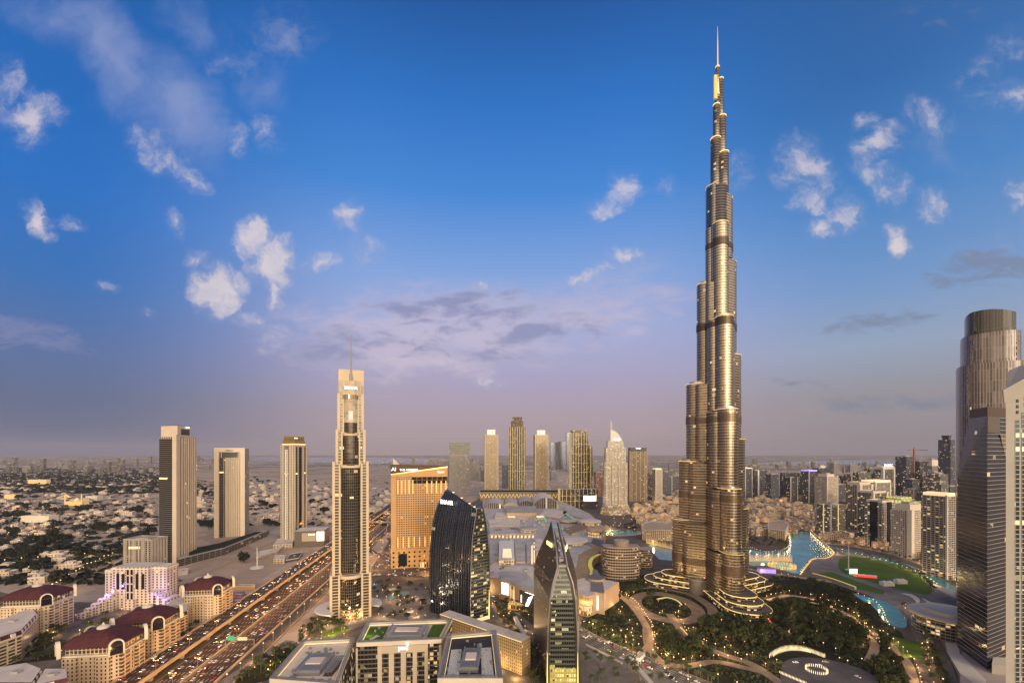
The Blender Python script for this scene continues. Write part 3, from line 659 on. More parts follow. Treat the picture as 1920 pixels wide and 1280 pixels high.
# ---------------------------------------------------------------- generic high-rise builder
def hirise(label, foot, z1, m, roof='roofgrey', z0=0.0, cat='tower', piers=None, pm='pale', crown=None, plant=True, name='tower', setbacks=(), bands=(), group=None, pier_w=2.5, fins=None, sign=None):
    """foot: footprint corners; piers: list of corner numbers that carry a pale pier; setbacks: (shrink, z) tiers above; bands: heights of projecting ledges"""
    if area(foot) < 0: foot = foot[::-1]
    cx = sum(p[0] for p in foot) / len(foot); cy = sum(p[1] for p in foot) / len(foot)
    t = thing(name, label, cat, (cx, cy), group)
    b = MB(); b.prism(foot, z0, z1, 0, 1); b.build('shaft', [m, M[roof]], t)
    for i in piers or ():
        p = foot[i % len(foot)]; a = lerp(p, (cx, cy), pier_w * .3 / max(1, sqrt((p[0] - cx) ** 2 + (p[1] - cy) ** 2)))
        e = foot[(i + 1) % len(foot)]; rot = atan2(e[1] - p[1], e[0] - p[0])
        b = MB(); b.box(a[0], a[1], z0, pier_w, pier_w, z1 - z0 + 2, rot); b.build('corner_pier', M[pm], t)
    if fins:
        n, dep, fm, wd = fins
        for i in range(len(foot)):
            p, e = foot[i], foot[(i + 1) % len(foot)]
            nx, ny = e[1] - p[1], p[0] - e[0]
            if nx * ((p[0] + e[0]) / 2) + ny * ((p[1] + e[1]) / 2) > 0: continue      # a side turned away from the eye
            rot = atan2(e[1] - p[1], e[0] - p[0])
            for k in range(n):
                q = lerp(p, e, (k + .5) / n); b = MB(); b.box(q[0], q[1], z0, wd, dep, z1 - z0 + 1.5, rot); b.build('facade_fin', M[fm] if isinstance(fm, str) else fm, t)
    for k, z in bands:
        b = MB(); b.prism(shrink(foot, k), z, z + 1.2); b.build('ledge', M[pm], t)
    zt = z1
    for k, z, mm in setbacks:
        b = MB(); b.prism(shrink(foot, k), zt, z, 0, 1); b.build('setback', [mm if not isinstance(mm, str) else M[mm], M[roof]], t); zt = z
    if crown:
        k, h, cm = crown
        b = MB(); q = shrink(foot, k); b.loft([[(x, y, z) for x, y in q] for z in (zt - .5, zt + h)], 0); i_ = shrink(foot, k * .93); b.loft([[(x, y, z) for x, y in i_[::-1]] for z in (zt - .5, zt + h)], 0)
        for a in range(len(q)):
            c = (a + 1) % len(q); b.poly([(*q[a], zt + h), (*q[c], zt + h), (*i_[c], zt + h), (*i_[a], zt + h)])
        b.build('crown', M[cm] if isinstance(cm, str) else cm, t)
    if plant:
        b = MB(); b.prism(shrink(foot, .45 if not setbacks else setbacks[-1][0] * .5), zt + .05, zt + 3.4); b.build('roof_plant', M['concrete'], t)
    if sign:
        tx, sz, px, py, col = sign; p0, e = foot[0], foot[1]
        q = lerp(p0, e, px); rot = atan2(e[1] - p0[1], e[0] - p0[0])
        n = Vector((e[1] - p0[1], p0[0] - e[0], 0)).normalized() * .5
        text(tx, sz, (q[0] + n[0], q[1] + n[1], py), rot, M[col], t)
    return t
def front(px0, px1, Y, dep, rot=0.0):
    """rectangular footprint whose front edge spans two pixels at distance Y"""
    a, c = W(px0, Y), W(px1, Y); w = c[0] - a[0]
    x, y = (a[0] + c[0]) / 2, Y
    k = (-sin(rot), cos(rot)); l = (cos(rot), sin(rot))
    return [(x - l[0] * w / 2, y - l[1] * w / 2), (x + l[0] * w / 2, y + l[1] * w / 2), (x + l[0] * w / 2 + k[0] * dep, y + l[1] * w / 2 + k[1] * dep), (x - l[0] * w / 2 + k[0] * dep, y - l[1] * w / 2 + k[1] * dep)]
fbal = fac('black_balcony_stripes', (.22, .20, .17), (.022, .026, .03), FloorH=3.7, BayW=40, WinU=1.2, WinV=.84, Lit=.012, GMetal=.3, GRough=.25, LitStr=2)
fvert = fac('cream_vertical_bays', (.55, .46, .36), (.05, .045, .04), FloorH=3.7, BayW=4.6, WinU=.52, WinV=.92, Lit=.012, GMetal=.4, GRough=.25)
CREAM = mat('cream_panel', (.58, .49, .38), .65, var=.06)

def cream_pair():
    # A: two-tone tower
    l, c, r = W(300, 790), W(331, 777), W(369, 850)
    f = corner(l, c, r); A = hirise('dark and cream two-tone apartment tower, tallest of the three towers by the sand lot', f, 234, fvert, plant=False)
    nf = lambda t, u: (l[0] + (c[0] - l[0]) * t + (r[0] - c[0]) * u, l[1] + (c[1] - l[1]) * t + (r[1] - c[1]) * u)
    b = MB(); b.prism([nf(-.02, -.02), nf(.78, -.02), nf(.78, .3), nf(-.02, .3)], 0, 230, 0, 1); b.build('balcony_wing', [fbal, M['roofgrey']], A)
    b = MB(); b.prism([nf(-.36, .25), nf(-.02, .25), nf(-.02, .8), nf(-.36, .8)], 0, 213, 0, 1); b.build('rear_wing', [fbal, CREAM], A)
    b = MB(); b.prism([nf(.78, -.03), nf(1.03, -.03), nf(1.03, .15), nf(.78, .15)], 0, 238); b.build('corner_pier', CREAM, A)
    b = MB(); b.prism([nf(-.02, .06), nf(.98, .06), nf(.98, .7), nf(-.02, .7)], 230.5, 254, 0, 1); cb = b.build('crown_box', [CREAM, M['roofgrey']], A)
    b = MB(); b.prism([nf(-.34, .3), nf(-.03, .3), nf(-.03, .9), nf(-.34, .9)], 213, 236); b.build('crown_wing', CREAM, A)
    b = MB(); b.prism([nf(.995, .22), nf(1.0, .22), nf(1.0, .62), nf(.995, .62)], 238, 249); b.build('loggia', M['dark'], cb)
    b = MB(); b.prism([nf(.1, .045), nf(.78, .045), nf(.78, .055), nf(.1, .055)], 224, 229.5); b.build('loggia', M['dark'], A)
    for k in range(8):
        q = nf(1.0, .25 + .7 * k / 7); b = MB(); b.box(q[0], q[1], 0, 1.6, 1.6, 233, .35); b.build('facade_fin', CREAM, A)
    p = nf(1.02, .5); text('EMAAR', 4.0, (p[0] + .6, p[1], 251), atan2(r[1] - c[1], r[0] - c[0]), M['sign_e'], A)
    b = MB(); b.tube((p[0] - 25, p[1] + 10, 254), (p[0] - 25, p[1] + 10, 259), .5); b.tube((p[0] - 32, p[1] + 8, 259), (p[0] - 8, p[1] + 12, 255), .4); b.build('roof_crane', M['dark'], A)
    # B
    f = corner(W(402, 1025), W(458, 1052), W(467, 1110)); B = hirise('cream tower with framed dark loggia top between two others by the sand lot', f, 215, fvert, plant=False)
    l, c = f[0], f[1]
    if area(f) < 0: pass
    a = W(402, 1024); e = W(458, 1051); d = (e[0] - a[0], e[1] - a[1]); n = Vector((d[1], -d[0], 0)).normalized()
    def fr(t, o): return (a[0] + d[0] * t + n[0] * o, a[1] + d[1] * t + n[1] * o)
    for t0, t1, z1, m in ((-.01, .15, 216.5, CREAM), (.86, 1.02, 216.5, CREAM)):
        b = MB(); b.prism([fr(t0, 2.0), fr(t1, 2.0), fr(t1, -4), fr(t0, -4)], 0, z1); b.build('frame_pier', m, B)
    b = MB(); b.prism([fr(.15, 1.9), fr(.86, 1.9), fr(.86, -3), fr(.15, -3)], 206, 216.4); b.build('frame_lintel', CREAM, B)
    b = MB(); b.prism([fr(.27, 1.2), fr(.76, 1.2), fr(.76, -1), fr(.27, -1)], 193, 205); b.build('loggia', M['dark'], B)
    b = MB(); b.prism([fr(.17, 1.0), fr(.3, 1.0), fr(.3, -1), fr(.17, -1)], 0, 193); b.build('balcony_stack', fbal, B)
    for k in range(6):
        q = fr(.42 + .38 * k / 5, 1.0); b = MB(); b.box(q[0], q[1], 0, 1.8, 2, 193, atan2(d[1], d[0])); b.build('facade_fin', CREAM, B)
    q = fr(.5, 2.3); text('EMAAR', 4.6, (q[0], q[1], 208.5), atan2(d[1], d[0]), M['dark'], B)
    # C
    f = corner(W(526, 985), W(552, 959), W(576, 1010)); C = hirise('cream tower with glowing gold roof crown and white light strips beside the sand lot', f, 223, fac('cream_pale_wall', (.58, .49, .37), (.30, .26, .21), FloorH=3.7, BayW=9, WinU=.25, WinV=.6, Lit=0), plant=False)
    l, c, r = W(526, 985), W(552, 959), W(576, 1010)
    b = MB(); b.prism(shrink(f, .84), 223, 232, 0, 1); b.prism(shrink(f, .76), 232, 242, 0, 1); cr = b.build('crown', [fac('gilt_crown', (.5, .36, .14), (.3, .2, .07), FloorH=10, BayW=2.2, WinU=.5, WinV=.9, Lit=0, GMetal=.8, WMetal=.6), M['roofgrey']], C)
    b = MB(); q = shrink(f, .86); b.loft([[(x, y, z) for x, y in q] for z in (223.1, 225.0)]); b.build('crown_light', M['gold_e'], cr)
    for t0, m, wd in ((.38, M['white_e'], .012), (.5, M['white_e'], .012)):
        a = lerp(l, c, t0); e = lerp(l, c, t0 + wd * 1.4); b = MB(); b.box(a[0] - .4, a[1] - .6, 4, .7, .7, 208); b.build('light_strip', mat('strip_glow', (.8, .75, .6), .6, 0, (1, .9, .65), .75), C)
    for t0, t1 in ((.10, .22), (.34, .55), (.76, .85)):
        a, e = lerp(c, r, t0), lerp(c, r, t1); k = Vector((e[1] - a[1], a[0] - e[0], 0)).normalized()
        b = MB(); b.prism([(a[0] + k[0] * .5, a[1] + k[1] * .5), (e[0] + k[0] * .5, e[1] + k[1] * .5), (e[0] - k[0], e[1] - k[1]), (a[0] - k[0], a[1] - k[1])], 30, 218); b.build('glass_bay', fbal if t0 != .34 else M['black'], C)
    a, e = lerp(l, c, .3), lerp(l, c, .6); k = Vector((e[1] - a[1], a[0] - e[0], 0)).normalized()
    b = MB(); b.prism([(a[0] + k[0] * .4, a[1] + k[1] * .4), (e[0] + k[0] * .4, e[1] + k[1] * .4), e, a], 5, 220); b.build('glass_bay', fac('pale_glass_strip', (.5, .44, .36), (.22, .20, .17), FloorH=3.7, BayW=2, WinU=.8, WinV=.8, Lit=.02), C)
    q = lerp(l, c, .55); text('EMAAR', 3.6, (c[0] + 4, c[1] - 1, 236), atan2(r[1] - c[1], r[0] - c[0]), M['sign_e'], C)
cream_pair()

# ---------------------------------------------------------------- orange hotel slab
def orange_hotel():
    Y = 752; a, e = W(733, Y), W(839, Y + 22)
    d = (e[0] - a[0], e[1] - a[1]); L = sqrt(d[0] ** 2 + d[1] ** 2); k = (-d[1] / L, d[0] / L)
    f = [a, e, (e[0] + k[0] * 34, e[1] + k[1] * 34), (a[0] + k[0] * 34, a[1] + k[1] * 34)]
    t = thing('hotel', 'broad orange sandstone hotel slab with grid of square windows and glowing sloped roof band', 'hotel', ((a[0] + e[0]) / 2, Y + 25))
    og = (.50, .30, .13)
    fo = fac('orange_grid', og, (.06, .035, .02), FloorH=4.0, BayW=4.1, WinU=.60, WinV=.46, Lit=.05, GMetal=.2, GRough=.3, LitCol=(1, .6, .2), LitStr=.9)
    om = mat('orange_stone', og, .8, var=.12)
    b = MB(); b.prism(f, 0, 161, 0, 1); b.build('shaft', [fo, om], t)
    def fr(t0, o): return (a[0] + d[0] * t0 - k[0] * o, a[1] + d[1] * t0 - k[1] * o)
    b = MB(); b.prism([fr(0, .5), fr(.08, .5), fr(.08, -20), fr(0, -20)], 30, 160); b.build('corner_pier', om, t)
    b = MB(); b.prism([fr(0, .6), fr(1.0, .6), fr(1.0, -2), fr(0, -2)], 0, 34, 0); b.build('stone_base', fac('orange_base', og, (.08, .05, .03), FloorH=8, BayW=9, WinU=.35, WinV=.4, Lit=.1), t)
    b = MB(); b.prism([fr(.36, .8), fr(1.0, .8), fr(1.0, -1), fr(.36, -1)], 150, 162); b.build('dark_loggia', fac('dark_loggia', (.10, .06, .03), (.05, .035, .025), FloorH=12, BayW=9, WinU=.8, WinV=.9, Lit=0), t)
    # wedge roof
    z = [186, 180]; b = MB()
    q = [fr(0, 1), fr(1.0, 1), fr(1.0, -30), fr(0, -30)]
    b.loft([[(*p, 161.5) for p in q], [(*q[0], 166), (*q[1], 178), (*q[2], 178), (*q[3], 166)]], 0, 0); b.build('roof_wedge', om, t)
    b = MB(); b.loft([[(*fr(0, 1.6), 166.4), (*fr(1.0, 1.6), 178.4), (*fr(1, -29), 178.4), (*fr(0, -29), 166.4)], [(*fr(0, 1.6), 184), (*fr(1.0, 1.6), 181.5), (*fr(1, -29), 181.5), (*fr(0, -29), 184)]], 0, 0); b.build('roof_louvre', fac('bronze_louvre', (.16, .085, .035), (.07, .045, .03), FloorH=1.6, BayW=40, WinU=1.2, WinV=.5, Lit=0), t)
    b = MB(); b.loft([[(*fr(0, 2.4), 165.8), (*fr(1.0, 2.4), 177.8)], [(*fr(0, 2.4), 167.0), (*fr(1.0, 2.4), 180.2)]], 0, None, None, False); b.build('roof_light', M['gold_e'], t)
    q = fr(.31, 2.9); yaw = atan2(d[1], d[0])
    text('THE ADDRESS', 5.0, (q[0], q[1], 172.6), yaw, M['sign_e'], t); text('AI', 8.5, (fr(.05, 2.9)[0], fr(.05, 2.9)[1], 172.8), yaw, M['sign_e'], t)
    q = fr(.88, 1.6); text('EMAAR', 3.6, (q[0], q[1], 168.5), yaw, M['sign_e'], t)
    for i in range(5): q = fr(.12 + .065 * i, .9); b = MB(); b.box(q[0], q[1], 132, 1.6, .8, 24); b.build('uplight', mat('uplight_wash', (.6, .3, .1), .7, 0, GOLD, .9) if i == 0 else bpy.data.materials['uplight_wash'], t)  # tall glowing strips stand in for the wash of uplights on the wall
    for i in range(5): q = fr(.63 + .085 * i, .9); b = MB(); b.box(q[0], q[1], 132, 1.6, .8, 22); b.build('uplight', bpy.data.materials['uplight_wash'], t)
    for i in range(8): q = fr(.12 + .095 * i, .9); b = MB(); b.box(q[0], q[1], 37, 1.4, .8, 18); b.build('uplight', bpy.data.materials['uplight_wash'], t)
    b = MB(); b.prism([fr(.13, 1.2), fr(.28, 1.2), fr(.28, 0), fr(.13, 0)], 4, 26); b.build('tall_window', M['black'], t)
    b = MB(); b.prism([fr(.5, 6), fr(1.0, 6), fr(1.0, 0), fr(.5, 0)], 0, 11, 0, 1); b.build('entrance_hall', [fac('entrance_glow', (.45, .25, .1), (.4, .25, .1), FloorH=11, BayW=4, WinU=.6, WinV=.85, Lit=.95, LitStr=1.5), om], t)
    b = MB(); b.tube((*fr(.0, -10), 184), (*fr(.0, -10), 214), .35); b.build('mast', M['grey'], t)
    b = MB(); b.loft([[(*fr(.03, -10), 183), (*fr(.15, -10), 183), (*fr(.15, -12), 183), (*fr(.03, -12), 183)], [(*fr(.03, -10), 194), (*fr(.04, -10), 194), (*fr(.04, -12), 194), (*fr(.03, -12), 194)]], 0, 0); b.build('roof_sail', M['pale'], t)
orange_hotel()

# ---------------------------------------------------------------- the two curved dark glass office blocks
FIN = mat('blue_grey_fin', (.30, .34, .42), .3, .85)
def curved_tower_one():
    ys = [1170, 1130, 1090, 1050, 1010, 985, 960, 945, 932, 924]
    z = [CAMZ + (HZ - y) * 512 / F for y in ys]; z[0] = 0
    lx = [806, 805, 805, 805.5, 808.5, 812, 818, 824, 831, 835]
    cx = [882, 882, 882.5, 883.5, 886, 889, 893, 893, 893, 893]
    rx = [917, 917.5, 918, 917, 914, 911.5, 907, 903, 898, 893]
    def top(t): return CAMZ + (HZ - (918 + 34 * t)) * 520 / F
    q = smoothline(list(zip(ys, z, lx, cx, rx)), 3); ys, z, lx, cx, rx = (list(k) for k in zip(*q))
    Rg = []
    for i in range(len(ys)):
        L, C_, R_ = W(lx[i], 552), W(cx[i], 511), W(rx[i], 528)
        B = (R_[0] + (L[0] - C_[0]) * .98, R_[1] + (L[1] - C_[1]) * .98 + 6)
        m1 = lerp(L, C_, .5); k = 3.2
        Rg.append([L, (lerp(L, C_, .25)[0] - .2 * k, lerp(L, C_, .25)[1] - .75 * k), (m1[0] - .2 * k, m1[1] - k), (lerp(L, C_, .75)[0] - .2 * k, lerp(L, C_, .75)[1] - .75 * k), C_, R_, B])
    rings = []
    for i, r in enumerate(Rg):
        ring = []
        for j, p in enumerate(r):
            t = (0, .25, .5, .75, 1, 1, .1)[j]
            ring.append((p[0], p[1], min(z[i], top(t) - .01 * (len(ys) - i))))
        rings.append(ring)
    t = thing('office_tower', 'dark blue curved glass office block with vertical fins and sloping lit roof edge', 'office tower', (-75, 530))
    gA = fac('ribbed_blue_glass', (.16, .18, .22), (.075, .105, .18), FloorH=3.9, BayW=2.6, WinU=.80, WinV=.94, Lit=.035, GMetal=.92, GRough=.1, WMetal=.8, WRough=.3, Jit=.018, LitStr=.9, Group=2.0)
    gB = fac('side_lit_glass', (.10, .11, .11), (.06, .075, .075), FloorH=3.9, BayW=2.0, WinU=.86, WinV=.62, Lit=.17, GMetal=.85, GRough=.12, WMetal=.5, WRough=.4, Jit=.05, LitStr=1.25, Group=2.0)
    us = [0, 13, 26, 39, 52, 76, 130, 160]
    b = MB(); b.loft(rings, lambda k, i: 1 if i in (4,) else 0, 2, None, True, us); b.build('glass_shell', [gA, gB, M['dark']], t)
    # projecting vertical fins that follow the curve
    for n in range(14):
        u = (n + .5) / 14; pts = []
        for i in range(len(ys)):
            r = Rg[i]; q = u * 4; j = min(int(q), 3); p = lerp(r[j], r[j + 1], q - j); zz = min(z[i], top(u))
            pts.append((p[0] - .35, p[1] - .5, zz))
        b = MB(); b.loft([[(x - .28, y, w), (x, y - .75, w), (x + .28, y, w)] for x, y, w in pts], 0, 0); b.build('vertical_fin', FIN, t)
    for j, nm in ((4, 'corner_edge'), (5, 'side_edge')):
        b = MB(); b.loft([[(r[j][0] - .6, r[j][1] - .3, w), (r[j][0], r[j][1] - 1.0, w), (r[j][0] + .6, r[j][1] - .3, w)] for r, w in zip(Rg, [min(q, top(1)) for q in z])], 0, 0); b.build(nm, M['grey'] if j == 4 else mat('edge_green_steel', (.12, .14, .09), .4, .6), t)
    b = MB(); p, q = Rg[-1][0], Rg[-1][4]
    b.tube((p[0] + 3, p[1] - 2, top(.05) + .6), (q[0], q[1], top(1) + .6), .9, 6); b.build('roof_edge', M['grey'], t)
    for k in (.28, .55, .8, .95):
        c_ = lerp(p, q, k); b = MB(); b.box(c_[0], c_[1], top(k) + .8, 2.0, 1.2, 1.0); b.build('roof_lamp', M['warm_e'], t)
    L, C_ = Rg[-2][0], Rg[-2][4]; s = lerp(L, C_, .02)
    text('EMAAR', 7.6, (W(837, 534)[0], 534, CAMZ + (HZ - 945) * 534 / F), atan2(C_[1] - L[1], C_[0] - L[0]), M['sign_e'], t, sp=1.05)
    b = MB(); r = Rg[0]; b.tube((r[5][0], r[5][1] - 1.4, .2), (Rg[2][5][0], Rg[2][5][1] - 1.4, 36), .9, 6, 0, .25); b.build('corner_floodlight', mat('flood_yellow', (.6, .6, .2), .5, 0, (.95, .85, .15), 1.0), t)  # tapering glowing tube stands in for light thrown up the corner
    b = MB(); b.prism([(r[4][0] - .4, r[4][1] - .8), (r[5][0] + .4, r[5][1] - .8), (r[5][0], r[5][1] + .5), (r[4][0], r[4][1] + .5)], .1, 4); b.build('lobby', M['soft_e'], t)
curved_tower_one()
def curved_tower_two():
    # left sail wall, right sail wall, lit glass front between them
    t = thing('office_tower', 'pointed boat-shaped dark office block with two sail walls and lit arched glass front', 'office tower', (60, 400))
    Yf, Yl = 372, 455
    ys = [1310, 1205, 1130, 1080, 1040, 1005, 985, 977]
    zf = lambda y, Y: CAMZ + (HZ - y) * Y / F
    dk = fac('bronze_mesh_wall', (.075, .062, .054), (.035, .031, .03), FloorH=1.95, BayW=1.5, WinU=.8, WinV=.7, Lit=.012, GMetal=.25, GRough=.3, WMetal=.4, WRough=.45, Jit=.03, LitStr=1.2)
    zs = [0, 22, 50, 78, 91, 104, 115, 125, 139.5]
    Lx = [(1001, 456)] * 2 + [(1001, 456), (1001, 452), (1003.7, 446), (1010, 438), (1017.5, 428), (1025, 418), (1033.5, 406)]
    Cx = [(1026, 366), (1026, 366), (1027, 367), (1031, 369), (1036.5, 372), (1045, 376), (1043.5, 384), (1040, 394), (1034.8, 406)]
    Kx = [(1083, 366), (1083, 366), (1082.5, 367), (1079, 369), (1074, 372), (1064, 376), (1059.5, 384), (1054, 394), (1047, 406)]
    Rx = [(1087, 425), (1087, 425), (1086, 425), (1082, 424), (1077.5, 421), (1071, 417), (1064, 413), (1056, 410), (1048.5, 407)]
    def pts(a): return [(*W(*q), z) for q, z in zip(a, zs)]
    L, C_, K, Rr = pts(Lx), pts(Cx), pts(Kx), pts(Rx)
    def wall(nm, A, B, th, m, umax):
        b = MB(); rings = []
        for p, q in zip(A, B):
            dx, dy = q[0] - p[0], q[1] - p[1]; k = sqrt(dx * dx + dy * dy) or 1; nx, ny = -dy / k * th, dx / k * th
            rings.append([p, q, (q[0] + nx, q[1] + ny, q[2]), (p[0] + nx, p[1] + ny, p[2])])
        b.loft(rings, 0, 1, None, True, [0, umax, umax + 2, 2 * umax, 2 * umax + 2]); return b.build(nm, [m, M['grey']], t)
    wall('sail_wall', L, C_, 2.2, dk, 80); wall('sail_wall', K, Rr, 2.2, dk, 60)
    n = 6     # the arched glass front stops where the roof channel starts
    gl = fac('lit_green_glass', (.09, .10, .09), (.05, .06, .055), FloorH=3.9, BayW=2.1, WinU=.88, WinV=.56, Lit=.26, GMetal=.85, GRough=.1, WMetal=.5, WRough=.4, Jit=.04, LitStr=1.3, Group=3.0, LitCol=(1, .72, .25))
    b = MB(); b.loft([[(p[0] + .8, p[1] + 1.0, min(p[2], 104)), (q[0] - .8, q[1] + 1.0, min(p[2], 104))] for p, q in list(zip(C_, K))[:6]], 0, None, None, False, [0, 26]); b.build('glass_front', gl, t)
    b = MB(); b.loft([[(p[0] + 2, p[1] + 6, z), (q[0] - 2, q[1] + 6, z), (q[0] - 2, q[1] + 40, z), (p[0] + 2, p[1] + 40, z)] for p, q, z in ((C_[0], K[0], 0), (C_[3], K[3], 80), (C_[5], K[5], 102))], 0, 0); b.build('office_core', M['dark'], t)
    b = MB(); b.prism([(C_[5][0] + 1, C_[5][1]), (K[5][0] - 1, K[5][1]), (K[5][0] - 1, K[5][1] + 26), (C_[5][0] + 1, C_[5][1] + 26)], 104.1, 106); b.build('roof_channel', M['concrete'], t)
    for i, (z, yy) in enumerate(((110, 382), (117, 390), (124, 397))):
        x0 = W(1042, yy)[0]; x1 = W(1056 - 3 * i, yy)[0]
        b = MB(); b.box((x0 + x1) / 2, yy, z - 2, x1 - x0, 2.2, 2.0); b.build('cross_beam', M['grey'], t)
        b = MB(); b.box((x0 + x1) / 2, yy + 5, 105, (x1 - x0) * .6, 4, z - 104); b.build('roof_plant', M['concrete'], t)
    for A, nm in ((C_, 0), (K, 1)):
        b = MB()
        for p, q in zip(A[:-1], A[1:]): b.tube((p[0], p[1] - .4, p[2]), (q[0], q[1] - .4, q[2]), .55, 5)
        b.build('sail_edge', M['steel'], t)
    for A, B, tt, zc in ((L, C_, .55, 119), (K, Rr, .42, 117)):
        i = 6; p = lerp(A[i], B[i], tt)
        o = text('noon', 7.5, (p[0] - (.6 if A is L else -.2), p[1] - .6, zc - 2), atan2(B[i][1] - A[i][1], B[i][0] - A[i][0]), mat('sign_gold', (.8, .7, .3), .5, 0, (1, .86, .3), 2.2) if A is L else bpy.data.materials['sign_gold'], t, ext=.4)
    b = MB(); b.box((C_[0][0] + K[0][0]) / 2, C_[0][1] + .6, .1, 25, .8, 20); b.build('lobby', fac('lobby_yellow', (.4, .35, .12), (.4, .35, .1), FloorH=4, BayW=2, Lit=.95, LitStr=1.2, LitCol=(1, .8, .2)), t)
    for q in (C_, K):
        b = MB(); b.tube((q[0][0], q[0][1] - 1, .1), (q[0][0], q[0][1] - 1, 34), .7, 6, 0, .2); b.build('corner_floodlight', bpy.data.materials['flood_yellow'], t)  # the same light put into a glowing tube up each front edge
curved_tower_two()
# ---------------------------------------------------------------- office blocks with roof terraces at the near edge
def frame_roof(t, f, z, wid=3.2, m='grey', lit=True):
    """pergola frame round a roof with a lit strip on its inner side"""
    i_ = shrink(f, 1); n = len(f)
    cx = sum(p[0] for p in f) / n; cy = sum(p[1] for p in f) / n
    for k in range(n):
        p, q = f[k], f[(k + 1) % n]; L = sqrt((q[0] - p[0]) ** 2 + (q[1] - p[1]) ** 2); rot = atan2(q[1] - p[1], q[0] - p[0])
        nx, ny = -(q[1] - p[1]) / L, (q[0] - p[0]) / L; c = ((p[0] + q[0]) / 2 + nx * wid / 2, (p[1] + q[1]) / 2 + ny * wid / 2)
        b = MB()
        for o in (-wid / 2, -.1, wid / 2 - .2): b.box(c[0] + nx * o, c[1] + ny * o, z + 3.6, L - .1, .35, .5, rot)
        s = int(L / 1.6)
        for j in range(s):
            a = lerp(p, q, (j + .5) / s); b.box(a[0] + nx * wid / 2, a[1] + ny * wid / 2, z + 3.75, .3, wid - .3, .3, rot)
        b.build('pergola_lattice', M['grey'], t)
        b = MB(); b.box(c[0] + nx * (wid / 2 + .3), c[1] + ny * (wid / 2 + .3), z + 1.0, L - 2 * wid, .3, .9, rot); b.build('strip_light', M['soft_e'], t)
        b = MB(); b.box(c[0] - nx * (wid / 2 - .4), c[1] - ny * (wid / 2 - .4), z, L, .5, 3.4, rot); b.build('parapet', M['pale'], t)
def roof_kit(t, f, z, n, seed):
    r = random.Random(seed)
    for k in range(n):
        p = lerp(lerp(f[0], f[1], .1 + .8 * r.random()), lerp(f[3], f[2], .1 + .8 * r.random()), r.uniform(.1, .9))
        b = MB(); h = r.uniform(.8, 2.0); b.box(p[0], p[1], z + .02, r.uniform(1, 2.6), r.uniform(1, 2.4), h, 0, 0, 1)
        if k % 2: b.cyl(p[0], p[1], z + h, z + h + .3, .5, n=8)
        b.build('air_unit', [M['grey'], M['concrete']], t)
def roof_unit(t, x, y, z, sx, sy, rot=0):
    b = MB(); b.box(x, y, z, sx, sy, 3.0, rot, 0, 1); o = b.build('plant_enclosure', [M['grey'], M['concrete']], t)
    b = MB(); b.box(x, y + sy * .03, z + 3.0, sx * .62, sy * .32, 1.2, rot); b.build('pale_hatch', M['roofbeige'], o)
    n = int(sy * .3 / .9)
    for s in (-1, 1):
        b = MB()
        for k in range(n):
            u = s * (sy * .18 + k * .9); b.box(x - u * sin(rot), y + u * cos(rot), z + 3.1, sx * .8, .35, .5, rot)
        b.build('louvre_slats', M['steel'], o)
    for s in (-1, 1):
        b = MB(); b.box(x + s * sx * .5 * cos(rot), y + s * sx * .5 * sin(rot), z, .9, sy * 1.02, 4, rot); b.build('screen_wall', M['grey'], o)
offw = fac('office_stone_grid', (.42, .33, .25), (.05, .045, .04), FloorH=3.9, BayW=5.5, WinU=.76, WinV=.7, Lit=.28, GMetal=.6, GRough=.15, LitStr=.9, Group=1.0)
offd = fac('office_dark_bands', (.09, .075, .06), (.04, .04, .04), FloorH=3.9, BayW=3.2, WinU=.92, WinV=.68, Lit=.22, GMetal=.7, GRough=.12, LitStr=.8)
